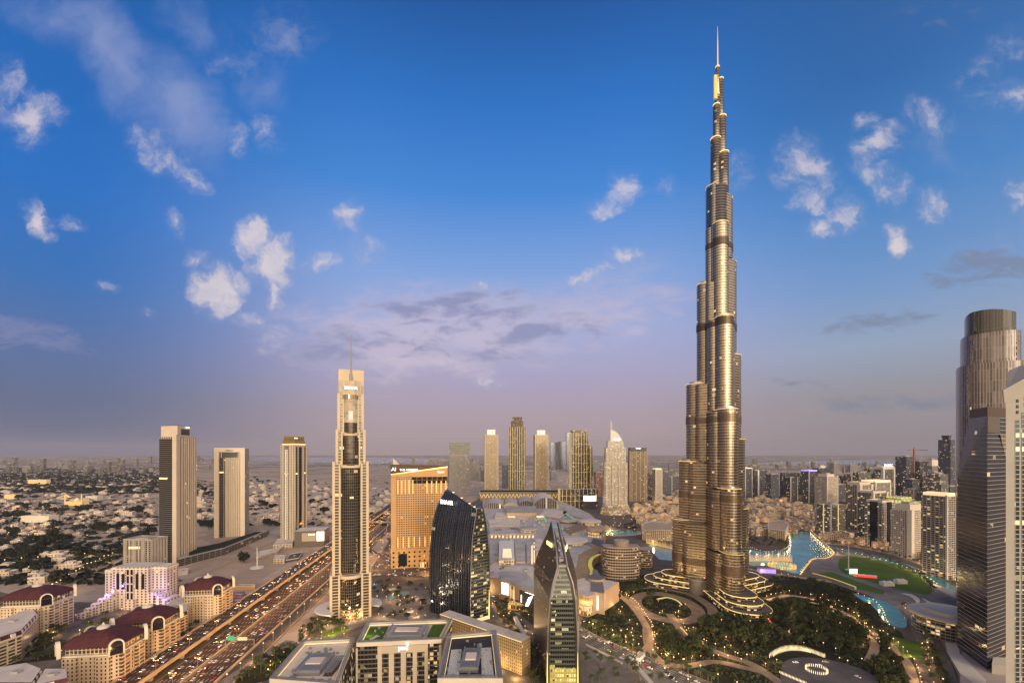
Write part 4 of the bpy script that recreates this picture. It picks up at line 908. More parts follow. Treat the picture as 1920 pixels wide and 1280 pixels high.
def near_offices():
    z = 42; f = [P(668, 1212, z), P(828, 1205, z), P(848, 1166, z), P(688, 1172, z)]
    t = thing('office_block', 'stone office block with green roof terrace and white lit letters on its front', 'office block', (-96, 385))
    b = MB(); b.prism(f, 0, z, 0, 1); b.build('shaft', [offd, M['roofgrey']], t)
    for t0, t1 in ((.0, .02), (.25, .30), (.38, .44), (.52, .58), (.66, .71), (.80, .84), (.97, 1.0)):
        p, q = lerp(f[0], f[1], t0), lerp(f[0], f[1], t1); b = MB(); b.prism([(p[0], p[1] - 1.0), (q[0], q[1] - 1.0), q, p], 0, z - 1); b.build('stone_pier', M['cream'], t)
    b = MB(); p, q = lerp(f[0], f[1], .25), lerp(f[0], f[1], .84); b.prism([(p[0], p[1] - 1.3), (q[0], q[1] - 1.3), q, p], z - 6, z); b.build('stone_lintel', M['cream'], t)
    for k in range(4):
        p, q = lerp(f[0], f[1], .0), lerp(f[0], f[1], 1.0); zz = 8 + k * 7.8; b = MB(); b.prism([(p[0], p[1] - .7), (q[0], q[1] - .7), q, p], zz, zz + .45); b.build('floor_band', M['grey'], t)
    frame_roof(t, f, z)
    def bi(u, v): return lerp(lerp(f[0], f[1], u), lerp(f[3], f[2], u), v)
    for u0, u1 in ((.05, .26), (.78, .95)):
        b = MB(); b.poly([(*bi(u0, .1), z + .25), (*bi(u1, .1), z + .25), (*bi(u1, .9), z + .25), (*bi(u0, .9), z + .25)]); b.build('roof_lawn', GRASS, t)
    b = MB(); x, y = bi(.16, .35); text('pwc', 6.0, (x + 1.5, y - 1, z + .6), R(62), M['white'], t, name='lawn_lettering', ext=.15, pitch=12)
    x, y = bi(.52, .5); roof_unit(t, x, y, z, 32, 26)
    for u in (.34, .72): x, y = bi(u, .55); b = MB(); b.box(x, y, z, 5, 18, 3.4); b.build('plant_enclosure', M['concrete'], t)
    x, y = lerp(f[0], f[1], .55); text('pwc', 5.0, (x, y - 1.7, z - 3.4), 0, M['sign_e'], t)
    b = MB(); b.box(x + 3.6, y - 1.6, z + .6, 2.2, .4, 2.2, 0); b.build('logo_blocks', M['sign_e'], t)
    p = bpy.data.lights.new('terrace_lamp', 'POINT'); p.energy = 900; p.color = (.75, 1, .2); p.shadow_soft_size = .5
    o = bpy.data.objects.new('terrace_lamp', p); COL.objects.link(o); o.parent = t; x, y = bi(.09, .45); o.location = Vector((x, y, z + 3)) - t.location
    roof_kit(t, f, z + .3, 26, 3)
    # left block
    z = 34; f = [P(505, 1280, z), P(632, 1290, z), P(665, 1202, z), P(567, 1207, z)]
    t = thing('office_block', 'office block with cream flat roof and louvred plant in a lattice frame beside the motorway', 'office block', (-165, 350))
    b = MB(); b.prism(f, 0, z, 0, 1); b.build('shaft', [offd, mat('cream_roof_screed', (.72, .60, .48), .9, var=.15, vs=.2)], t); frame_roof(t, f, z)
    def bi(u, v): return lerp(lerp(f[0], f[1], u), lerp(f[3], f[2], u), v)
    x, y = bi(.50, .42); roof_unit(t, x, y, z, 19, 32, R(3))
    b = MB(); x, y = bi(.83, .38)
    for k in range(9): b.box(x, y - 12 + 3 * k, z + 3.0, 7, .5, .5); b.box(x - 3.4 + .8 * k, y, z + 3.4, .3, 26, .3)
    b.build('pergola_lattice', M['grey'], t)
    b = MB(); b.box(x, y, z + .05, 7.4, 26, .1); b.build('red_brown_deck', mat('rust_deck', (.16, .09, .06), .9, var=.5, vs=.6), t)
    roof_kit(t, f, z, 30, 4)
    # right block with gravel roof
    z = 42; f = [P(820, 1280, z), P(943, 1280, z), P(930, 1188, z), P(838, 1196, z)]
    t = thing('office_block', 'office block with dark roof, white gravel beds and grey plant in a lattice frame', 'office block', (-32, 340))
    b = MB(); b.prism(f, 0, z, 0, 1); b.build('shaft', [offd, mat('dark_roof', (.035, .035, .04), .9, var=.3)], t); frame_roof(t, f, z, 4)
    def bi(u, v): return lerp(lerp(f[0], f[1], u), lerp(f[3], f[2], u), v)
    x, y = bi(.5, .40); roof_unit(t, x, y, z + .2, 13, 34)
    for u0, u1 in ((.13, .32), (.68, .87)):
        b = MB(); b.prism([bi(u0, .08), bi(u1, .08), bi(u1, .68), bi(u0, .68)], z + .1, z + .5); b.build('gravel_bed', M['gravel'], t)
    roof_kit(t, f, z, 26, 5)
    # perforated gold screen building
    a, e = (-78, 461), (9, 393); k = Vector((e[1] - a[1], a[0] - e[0], 0)).normalized()
    t = thing('office_block', 'long low office block with gold-lit perforated stone screen behind the gravel-roofed block', 'office block', (-30, 425))
    f = [a, e, (e[0] - k[0] * 14, e[1] - k[1] * 14), (a[0] - k[0] * 14, a[1] - k[1] * 14)]
    b = MB(); b.prism(f, 0, 31, 0, 1); b.build('screen_wall', [fac('gold_perforated', (.42, .29, .14), (.07, .05, .03), FloorH=3.1, BayW=2.4, WinU=.42, WinV=.5, Lit=.04, GMetal=.1, GRough=.5), M['roofbeige']], t)
    b = MB(); b.loft([[(p[0] + k[0] * .3, p[1] + k[1] * .3, z) for p in (a, e)] for z in (30.2, 31.0)], 0, None, None, False); b.build('strip_light', M['soft_e'], t)
    for u in (.3, .55, .8, 1.0):
        L = bpy.data.lights.new('screen_floodlight', 'POINT'); L.energy = 9000; L.color = (1, .66, .25); L.shadow_soft_size = 1
        o = bpy.data.objects.new('screen_floodlight', L); COL.objects.link(o); o.parent = t; q = lerp(a, e, u); o.location = Vector((q[0] + k[0] * 9, q[1] + k[1] * 9, 4)) - t.location
near_offices()

# ---------------------------------------------------------------- banded hotel by the tower and its round neighbour
def banded(name, label, px0, px1, pyt, pyb, n, wall, dep=26, bow=9, drumtop=True, lit=.12):
    Y = Yb(pyb); xa, xb = W(px0, Y)[0], W(px1, Y)[0]; cx, hw = (xa + xb) / 2, (xb - xa) / 2; H = Zt(pyt, Y)
    t = thing(name, label, 'hotel', (cx, Y + dep / 2))
    q = lambda k: [(cx + hw * k * cos(pi + pi * i / 14), Y + dep * .42 + (dep * .42 + bow * .3) * k * sin(pi + pi * i / 14)) for i in range(15)] + [(cx + hw * k, Y + dep), (cx - hw * k, Y + dep)]
    b = MB(); b.prism(q(.96), 0, H, 0, 1); b.build('body', [fac(name + '_rooms', (.22, .17, .13), (.05, .04, .035), FloorH=H / n, BayW=4, WinU=.85, WinV=.8, Lit=lit, GMetal=.5, GRough=.2, LitStr=1.1), M['roofgrey']], t)
    for k in range(1, n + 1):
        b = MB(); b.prism(q(1.0), k * H / n - 1.5, k * H / n + .25); b.build('balcony_slab', wall, t)
    if drumtop:
        b = MB(); b.cyl(cx, Y + dep * .5, H, H + 9, hw * .42, n=20, cap=1); b.cyl(cx, Y + dep * .5, H + 9, H + 11, hw * .14, n=12); b.build('roof_drum', [mat('brown_drum', (.26, .19, .15), .6), M['roofgrey']], t)
    return t
banded('hotel', 'curved brown hotel with stacked balcony bands below the tallest tower', 1135, 1203, 1026, 1088, 12, mat('hotel_band', (.32, .25, .19), .6))
banded('hotel', 'smaller round pale-banded hotel wing behind the curved brown hotel', 1199, 1226, 1030, 1066, 9, mat('hotel_band_pale', (.46, .36, .26), .6), 22, 8, False, .4)

# ---------------------------------------------------------------- shopping mall
def mall():
    t = thing('shopping_mall', 'sprawling low mall with pale sheet roofs, vaults and round skylight drums', 'shopping mall', (60, 1000))
    Z = 27
    def roof(px, z0, z1, m, nm, wm='sandstone', par=None):
        b = MB(); b.prism(pxs(*px, z=z1), z0, z1, 0, 1); return b.build(nm, [M[wm] if isinstance(wm, str) else wm, M[m] if isinstance(m, str) else m], par or t)
    roof((905, 938, 1050, 938, 1105, 962, 1136, 990, 1128, 1018, 1085, 1038, 1078, 1075, 1000, 1086, 917, 1082, 905, 1000), 0, 25, 'roofgrey', 'main_roof')
    roof((918, 1082, 1000, 1086, 1000, 1060, 917, 1058), 25, 26.5, 'roofbeige', 'roof_section')
    for i, (a, m, h) in enumerate((((918, 985, 975, 985, 975, 973, 915, 973), 'roofbeige', 28), ((927, 970, 990, 971, 1006, 961, 930, 960), 'roofbeige', 29), ((950, 961, 1006, 961, 1004, 948, 948, 948), 'concrete', 36), ((918, 1000, 998, 1000, 1000, 988, 916, 988), 'roofgrey', 28.5),
                                  ((1010, 965, 1050, 972, 1064, 958, 1024, 954), 'roofbeige', 29), ((1055, 962, 1098, 972, 1090, 955, 1060, 950), 'roofgrey', 29), ((1072, 1000, 1106, 988, 1092, 980, 1056, 990), mat('brown_roof', (.22, .15, .09), .8), 29),
                                  ((919, 1055, 934, 1055, 934, 1016, 918, 1016), 'roofgrey', 27.6), ((967, 1052, 985, 1052, 984, 1016, 965, 1016), 'roofgrey', 27.6), ((988, 1052, 1002, 1052, 1000, 1016, 987, 1016), 'roofgrey', 27.6), ((1005, 1040, 1020, 1040, 1016, 1010, 1003, 1010), 'roofbeige', 28))):
        roof(a, 25, h, m, 'roof_section')
    at = roof((935, 1048, 965, 1048, 963, 1013, 936, 1013), 25, 34, 'white', 'atrium_box', fac('atrium_glass', (.6, .5, .35), (.4, .3, .2), FloorH=4, BayW=4, Lit=.5, LitStr=1.0))
    roof((942, 1044, 960, 1044, 958, 1028, 943, 1028), 34, 35, M['soft_e'], 'skylight', 'white', at)
    for a in ((1006, 966, 996, 970), (952, 967, 962, 970)): roof((a[0], a[1], a[0] + 14, a[1], a[0] + 14, a[3], a[0], a[3]), 29, 30, M['soft_e'], 'skylight')
    for x in range(920, 1000, 7):           # gold roof lights in a row
        roof((x, 1008, x + 4, 1008, x + 4.5, 1003, x + .8, 1003), 25, 26.4, M['soft_e'], 'skylight')
    for a in ((996, 1057, 999, 1020), (1000.5, 1054, 1003, 1016), (936, 1052, 964, 1050)):
        roof((a[0], a[1], a[2], a[1], a[2], a[3], a[0], a[3]), 26.5, 27.8, M['soft_e'], 'skylight')
    for a in ((1005, 975, 1020, 968), (1060, 963, 1082, 976), (1020, 968, 1024, 978), (1030, 985, 1056, 992)):     # green edge lights
        x0, y0 = P(a[0], a[1], 29); x1, y1 = P(a[2], a[3], 29); b = MB(); b.ribbon([(x0, y0), (x1, y1)], 3.0, 30.2, 0, .8); b.build('green_light_strip', mat('mall_green', (.2, .4, .25), .6, 0, (.2, 1, .5), .30), t)
    def vault(px0, px1, py, h, dep, m='roofbeige'):
        Y = Yb(py, 26); xa, xb = W(px0, Y)[0], W(px1, Y)[0]; n = 14; cx, hw = (xa + xb) / 2, (xb - xa) / 2
        b = MB(); b.loft([[(cx - hw * cos(pi * i / n), yy, 25 + h * sin(pi * i / n)) for i in range(n + 1)] for yy in (Y, Y + dep)], 0, None, None, False)
        b.poly([(cx - hw * cos(pi * i / n), Y + .02, 25 + h * sin(pi * i / n)) for i in range(n + 1)], 1)
        b.build('barrel_vault', [M[m], fac('vault_gable_%d' % px0, (.35, .3, .25), (.16, .15, .14), FloorH=6, BayW=6, Lit=.05)], t, True)
    vault(1000, 1048, 952, 34, 170); vault(905, 945, 952, 17, 160, 'roofgrey'); vault(944, 972, 950, 16, 150, 'roofgrey'); vault(972, 1002, 948, 18, 160, 'roofgrey')
    def rd(px, py, w, h, m='roofbeige', litw=True, z=25):
        Y = Yb(py, z); x = W(px, Y)[0]; r = w / F * Y / 2
        b = MB(); b.lathe(x, Y, [(r * .86, z), (r * .86, z + h * .6)], 26, 0); o = b.build('drum_wall', fac('drum_lit_%d' % px, (.45, .33, .2), (.3, .2, .1), FloorH=h * .6, BayW=6, WinU=.7, WinV=.7, Lit=.8 if litw else 0, LitStr=1.0), t)
        b = MB(); b.lathe(x, Y, [(r * .9, z + h * .6), (r, z + h * .75), (r, z + h), (r * .9, z + h + 1.2), (0.1, z + h + 3)], 30, 0); b.build('drum_roof', M[m], o, True)
    rd(990, 998, 34, 9, 'concrete'); rd(1066, 1016, 74, 5, 'roofbeige', True); rd(1105, 984, 44, 11); rd(1066, 980, 36, 7, 'roofgrey', False); rd(1117, 1004, 34, 16, 'sandstone')
    for px, py in ((934, 992), (964, 990)):
        Y = Yb(py, 29); b = MB(); b.cyl(W(px, Y)[0], Y, 28.6, 29.4, 9, n=20); b.build('round_skylight', M['black'], t)
    # winding arcade roof with a lit trench
    tan = paving('tan_ribbed_roof', (.36, .25, .15), (.29, .20, .12), .1)
    b = MB(); b.ribbon(smoothline(pxs(1134, 1020, 1108, 1030, 1093, 1042, 1090, 1056, 1096, 1072, 1100, 1086, 1092, 1100, 1086, 1110, z=24), 5), [34] * 36, 24, 0, 20); b.build('arcade_roof', tan, t)
    b = MB(); b.ribbon(smoothline(pxs(1124, 1038, 1110, 1046, 1106, 1058, 1110, 1072, 1104, 1088, 1100, 1100, z=25), 5), 6, 25.2, 0, .6); b.build('lit_trench', mat('trench_yellow', (.35, .3, .06), .7, 0, (.8, .6, .08), .35), t)
    roof((1108, 1108, 1134, 1112, 1130, 1090, 1120, 1068, 1112, 1066, 1108, 1090), 0, 27, mat('slate_roof', (.16, .15, .16), .8), 'roof_section')
    roof((1108, 1018, 1128, 1026, 1136, 1024, 1132, 1012, 1112, 1008), 0, 32, 'dark', 'roof_section')
    b = MB(); Y = 600; b.lathe(W(1117, Y)[0], Y, [(13, 0), (13, 30)], 20, 0, 1); b.build('roof_section', [M['sandstone'], mat('slate_disc', (.12, .12, .13), .8)], t)
    # street front: curved gold entrance, screens, second entrance to the north
    fr = [P(1083, 1150), P(1092, 1154), P(1104, 1156), P(1112, 1153), P(1118, 1150), P(1136, 1144), (148, 590), (110, 615), (76, 590)]
    b = MB(); b.prism(fr, 0, 26, 0, 1); o = b.build('street_front', [mat('front_stone', (.42, .28, .18), .8), M['roofbeige']], t)
    b = MB(); q = [lerp(P(1084, 1151.2), P(1093, 1155.4), .2), P(1093, 1155.6), P(1104, 1157.4), P(1111, 1154.6)]; b.loft([[(x, y, z) for x, y in q] for z in (2, 22)], 0, None, None, False); b.build('entrance_glass', fac('gold_entrance', (.5, .32, .1), (.45, .28, .08), FloorH=7, BayW=1.4, WinU=.7, WinV=.86, Lit=1.4, LitStr=1.5), o)
    b = MB(); q = [P(1119, 1150.6), P(1134, 1145.8)]; b.loft([[(x, y - .4, z) for x, y in q] for z in (5, 23)], 0, None, None, False); b.build('advert_screen', M['screen_e'], o)
    fr = [P(936, 1122), P(958, 1128), P(976, 1140), P(1003, 1150), (30, 590), (20, 640), (-20, 640)]
    b = MB(); b.prism(fr, 0, 27, 0, 1); o = b.build('street_front', [mat('front_stone_b', (.40, .26, .16), .8), M['roofgrey']], t)
    b = MB(); q = [P(940, 1124), P(954, 1128)]; b.loft([[(x, y - .5, z) for x, y in q] for z in (9, 25)], 0, None, None, False); b.build('advert_screen', M['screen_e'], o)
    b = MB(); x, y = P(965, 1131); b.cyl(x, y + 3, 0, 25, 6.5, n=16, cap=1); b.build('entrance_drum', [fac('gold_drum', (.6, .4, .1), (.5, .33, .1), FloorH=25, BayW=1.2, WinU=.7, WinV=.9, Lit=1.4, LitStr=1.3), M['roofbeige']], o)
    b = MB(); q = [P(974, 1141), P(1002, 1152)]; b.loft([[(x, y - .6, z) for x, y in q] for z in (2, 26)], 0, None, None, False); b.build('shop_front', M['dark'], o)
    for i in range(7):
        p = lerp(q[0], q[1], .36 + .3 * i / 7); e = lerp(q[0], q[1], .62 + .3 * i / 7)
        b = MB(); b.tube((p[0], p[1] - 1.0, 6 + i * 2.2), (e[0], e[1] - 1.0, 9.5 + i * 2.2), .5, 4); b.build('light_bar', M['white_e'], o)
    b = MB(); b.tube((q[0][0] + 1, q[0][1] - 1, 3), (q[0][0] + 1, q[0][1] - 1, 25), .3, 4); b.tube((q[0][0] + 1, q[0][1] - 1, 25), (q[1][0], q[1][1] - 1, 25), .3, 4); b.build('light_frame', M['white_e'], o)
    b = MB(); p = lerp(q[0], q[1], .12); [b.box(p[0] + .1, p[1] - 1.2, 10 + k * 2.6, 1.5, .3, 2.0) for k in range(4)]; b.build('sign_characters', M['sign_e'], o)
    b = MB(); b.box(*lerp(P(965, 1138), P(985, 1146), .5), 0, 30, 10, 8, -.3); b.build('entrance_canopy', fac('canopy_gold', (.5, .35, .12), (.5, .34, .1), FloorH=8, BayW=2, Lit=1.2, LitStr=1.2), o)
    for k in range(70):
        px, py = rnd.uniform(920, 1110), rnd.uniform(958, 1075)
        if not inpoly(px, py, [(920, 955), (1060, 955), (1110, 985), (1080, 1030), (1040, 1070), (920, 1075)]): continue
        x, y = P(px, py, 28); b = MB(); b.box(x, y, 25.1, rnd.uniform(3, 9), rnd.uniform(3, 8), rnd.uniform(3.2, 5.5), rnd.choice((0, .3)), 0, 1); b.build('roof_plant', [M['concrete'], M['grey']], t)
mall()

# ---------------------------------------------------------------- towers round the mall
M['cap_glow'] = mat('cap_glow', (.6, .56, .5), .6, 0, (1, .93, .8), .35)  # faint emission put into the white tower caps to brighten them
rail = fac('balcony_grid_gold', (.46, .37, .23), (.10, .085, .06), FloorH=3.6, BayW=4.0, WinU=.72, WinV=.55, Lit=.12, LitStr=.9, GMetal=.4, GRough=.25)
dkg = fac('dark_gold_lines', (.13, .095, .06), (.05, .045, .04), FloorH=3.6, BayW=3.0, WinU=.86, WinV=.72, Lit=.08, LitStr=1.0, GMetal=.7, GRough=.15)
greyg = fac('grey_glass_block', (.24, .22, .21), (.15, .16, .17), FloorH=3.6, BayW=3.4, WinU=.8, WinV=.55, Lit=.05, LitStr=.9, GMetal=.7, GRough=.2)
blueg = fac('blue_slab_glass', (.12, .12, .14), (.10, .12, .17), FloorH=3.6, BayW=3.0, WinU=.86, WinV=.72, Lit=.05, LitStr=1.1, GMetal=.75, GRough=.2)
paleg = fac('pale_punched', (.44, .38, .32), (.08, .075, .075), FloorH=3.6, BayW=3.6, WinU=.5, WinV=.5, Lit=.10, LitStr=1.0, GMetal=.4, GRough=.25)
paleb = fac('pale_balconies', (.36, .32, .28), (.07, .075, .085), FloorH=3.5, BayW=5.5, WinU=.74, WinV=.62, Lit=.10, LitStr=1.0, GMetal=.55, GRough=.2)
glit = fac('glass_lit_mix', (.2, .19, .17), (.07, .085, .10), FloorH=3.5, BayW=4.0, WinU=.85, WinV=.65, Lit=.16, LitStr=1.0, GMetal=.7, GRough=.15)
GOLDLINE = mat('gold_outline', (.5, .38, .15), .5, 0, (1, .72, .3), .55)
def T(label, px0, px1, pt, pb, m, dep=30, rot=0.0, **kw):
    Y = Yb(pb); return hirise(label, front(px0, px1, Y, dep, rot), Zt(pt, Y), m, **kw)
T('grey glass hotel tower with a flared dark glass head behind the blue fin block', 843, 881, 842, 925, greyg, 40, .1, setbacks=((1.03, Zt(829, Yb(925)), fac('glass_head', (.2, .22, .2), (.16, .2, .17), FloorH=8, BayW=5, Lit=0)),), bands=((1.01, 190),), plant=False)
T('low dark slab peeping over the orange hotel roof', 802, 840, 864, 905, greyg, 30)
a = T('round-topped balcony tower closest to the grey glass hotel', 909, 934, 815, 931, rail, 34, .15, piers=(0, 1, 3), fins=(4, 1.2, 'sandstone', 1.2), setbacks=((.6, Zt(805, Yb(931)), 'cap_glow'),), plant=False)
T('round-topped balcony tower between the two dark gold-lined towers', 1003, 1028, 815, 931, rail, 34, .15, piers=(0, 1, 3), fins=(4, 1.2, 'sandstone', 1.2), setbacks=((.6, Zt(806, Yb(931)), 'cap_glow'),), plant=False)
T('tallest dark gold-lined stepped tower on the mall podium', 955, 985, 800, 931, dkg, 40, .0, fins=(7, 1.2, GOLDLINE, 1.4), setbacks=((.8, Zt(789, Yb(931)), dkg), (.6, Zt(781, Yb(931)), dkg)), bands=((1.05, 120),), plant=False)
T('broad dark gold-lined tower with stepped side wing and ring bands', 1072, 1103, 812, 950, dkg, 40, .1, fins=(6, 1.2, GOLDLINE, 1.1), bands=((1.04, 90), (1.04, 130), (1.04, 165), (1.04, 200), (1.04, 235)), setbacks=((.88, Zt(806, Yb(950)), dkg),), plant=False)
T('stepped side wing of dark gold-lined flats leaning on the ring-banded tower', 1098, 1111, 835, 948, dkg, 30, .1, fins=(2, 1.2, GOLDLINE, 1.1))
T('dark podium block with gold frame lines under the ring-banded tower', 1050, 1122, 917, 952, dkg, 40, .1, bands=((1.02, 25), (1.02, 45)), plant=False, fins=(9, 1, GOLDLINE, 1.0))
b = MB(); Y = 1560; tag(b.build('x', M['dark']), 'x', 'x') if False else None
s = thing('billboard', 'curved bright video screen on the corner of the gold-lined podium', 'billboard', (W(1107, 1540)[0], 1540))
b = MB(); n = 8; x0, x1 = W(1094, 1540)[0], W(1118, 1540)[0]
b.loft([[(x0 + (x1 - x0) * i / n, 1540 - 8 * sin(pi * i / n), z) for i in range(n + 1)] for z in (30, 50)], 0, None, None, False); b.build('screen', M['screen_e'], s)
b = MB(); b.box((x0 + x1) / 2, 1548, 0, x1 - x0, 8, 52); b.build('backing', M['dark'], s)
T('plain dark tower with two pale gold edges beside the white sail hotel', 1181, 1213, 846, 940, fac('dark_teal_tower', (.28, .22, .14), (.09, .10, .10), FloorH=3.7, BayW=4, WinU=.7, WinV=.8, Lit=.05, GMetal=.7), 36, -.05, fins=(4, 1.2, 'sandstone', 2.2), piers=(0, 1), pm='sandstone', crown=(.96, 16, 'dark'), sign=('emaar', 9, .5, 220, 'sign_e'))
# mall extension podium with zigzag lights
def zigzag_podium():
    Y = Yb(938); f = front(900, 1052, Y, 110); t = thing('podium_block', 'long podium with glowing zigzag light wall under the balcony towers', 'podium', (f[0][0], Y))
    b = MB(); b.prism(f, 0, Zt(922, Y), 0, 1); b.build('podium_wall', [mat('podium_brown', (.24, .17, .11), .8), M['concrete']], t)
    n = 44; z0, z1 = 12, Zt(925, Y) - 2
    for i in range(n):
        x0 = f[0][0] + (f[1][0] - f[0][0]) * (i + .1) / n; x1 = f[0][0] + (f[1][0] - f[0][0]) * (i + .9) / n
        b = MB(); b.tube((x0, Y - 1, z0 if i % 2 else z1), (x1, Y - 1, z1 if i % 2 else z0), .9, 4); b.build('light_bar', mat('zig_gold', (.5, .4, .2), .6, 0, (1, .75, .35), .8) if i == 0 else bpy.data.materials['zig_gold'], t)
    b = MB(); b.box((f[0][0] + f[1][0]) / 2, Y + 20, Zt(922, Y) + .05, f[1][0] - f[0][0], 30, 5); b.build('roof_garden', SOIL, t)
zigzag_podium()
def sail_hotel():
    Y = Yb(965); s = Y / F; cx = W(1156.5, Y)[0]; cy = Y + 25
    t = thing('hotel', 'white stepped hotel tower with a curved sail fin and twin masts over the lake', 'hotel', (cx, cy))
    wf = fac('white_hotel_bays', (.60, .54, .45), (.10, .09, .08), FloorH=3.7, BayW=5, WinU=.7, WinV=.5, Lit=.22, LitStr=.9, GMetal=.4, GRough=.25, LitCol=(1, .75, .45))
    zz = lambda y: Zt(y, Y)
    for y0, y1, w, d in ((965, 867, 43, 30), (867, 839, 38, 26), (839, 826, 30, 20)):
        b = MB(); b.box(cx, cy, zz(y0) if y0 < 960 else 0, w * s, d, zz(y1) - (zz(y0) if y0 < 960 else 0), 0, 0, 1); b.build('shaft_tier', [wf, M['white']], t)
    for k in (-.42, -.15, .15, .42):
        b = MB(); b.box(cx + 43 * s * k, cy - 16, 0, 4.5, 4, zz(870)); b.build('balcony_stack', fac('white_balcony', (.70, .64, .54), (.2, .17, .14), FloorH=3.7, BayW=9, WinU=.8, WinV=.4, Lit=.2, LitStr=.8) if k == -.42 else bpy.data.materials['white_balcony'], t)
    for r, w, z in ((40, 60, 0), (37, 56, 10), (33, 52, 20)):
        b = MB(); b.lathe(cx, cy - 10, [(w * s / 2, z), (w * s / 2, z + 10)], 26, 0, 1, 0, 1, .5); b.build('podium_ring', [fac('podium_bands_%d' % w, (.5, .42, .33), (.12, .09, .07), FloorH=3.3, BayW=5, WinU=.9, WinV=.5, Lit=.35, LitStr=1.0), M['roofbeige']], t)
    n = 12; o = []
    for i in range(n + 1):
        a = pi / 2 * i / n; o.append((cx + (-9 + 27 * sin(a)) * s, zz(850) + (zz(805) - zz(850)) * cos(a)))
    b = MB(); pts = [(cx - 9 * s, zz(850))] + o
    b.loft([[(x, yy, z) for x, z in pts] for yy in (cy - 3, cy + 3)], 0, 0, 0); b.build('sail_fin', M['white'], t)
    for k in (-8, -6): b = MB(); b.tube((cx + k * s, cy, zz(826)), (cx + k * s, cy, zz(788 if k == -8 else 790)), 1.0, 5); b.build('mast', M['white'], t)
    b = MB(); b.box(cx + 3 * s, cy - 3.4, zz(825), 12 * s, .6, 6); b.build('lit_sign', M['sign_e'], t)
    b = MB(); [b.tube((cx + (2 + 3.2 * i) * s, cy - 26 - .2, 2), (cx + (3 + 2.6 * i) * s, cy - 24, 34), 1.0, 4) for i in range(5)]; b.build('lit_rib', GOLDLINE, t)
sail_hotel()

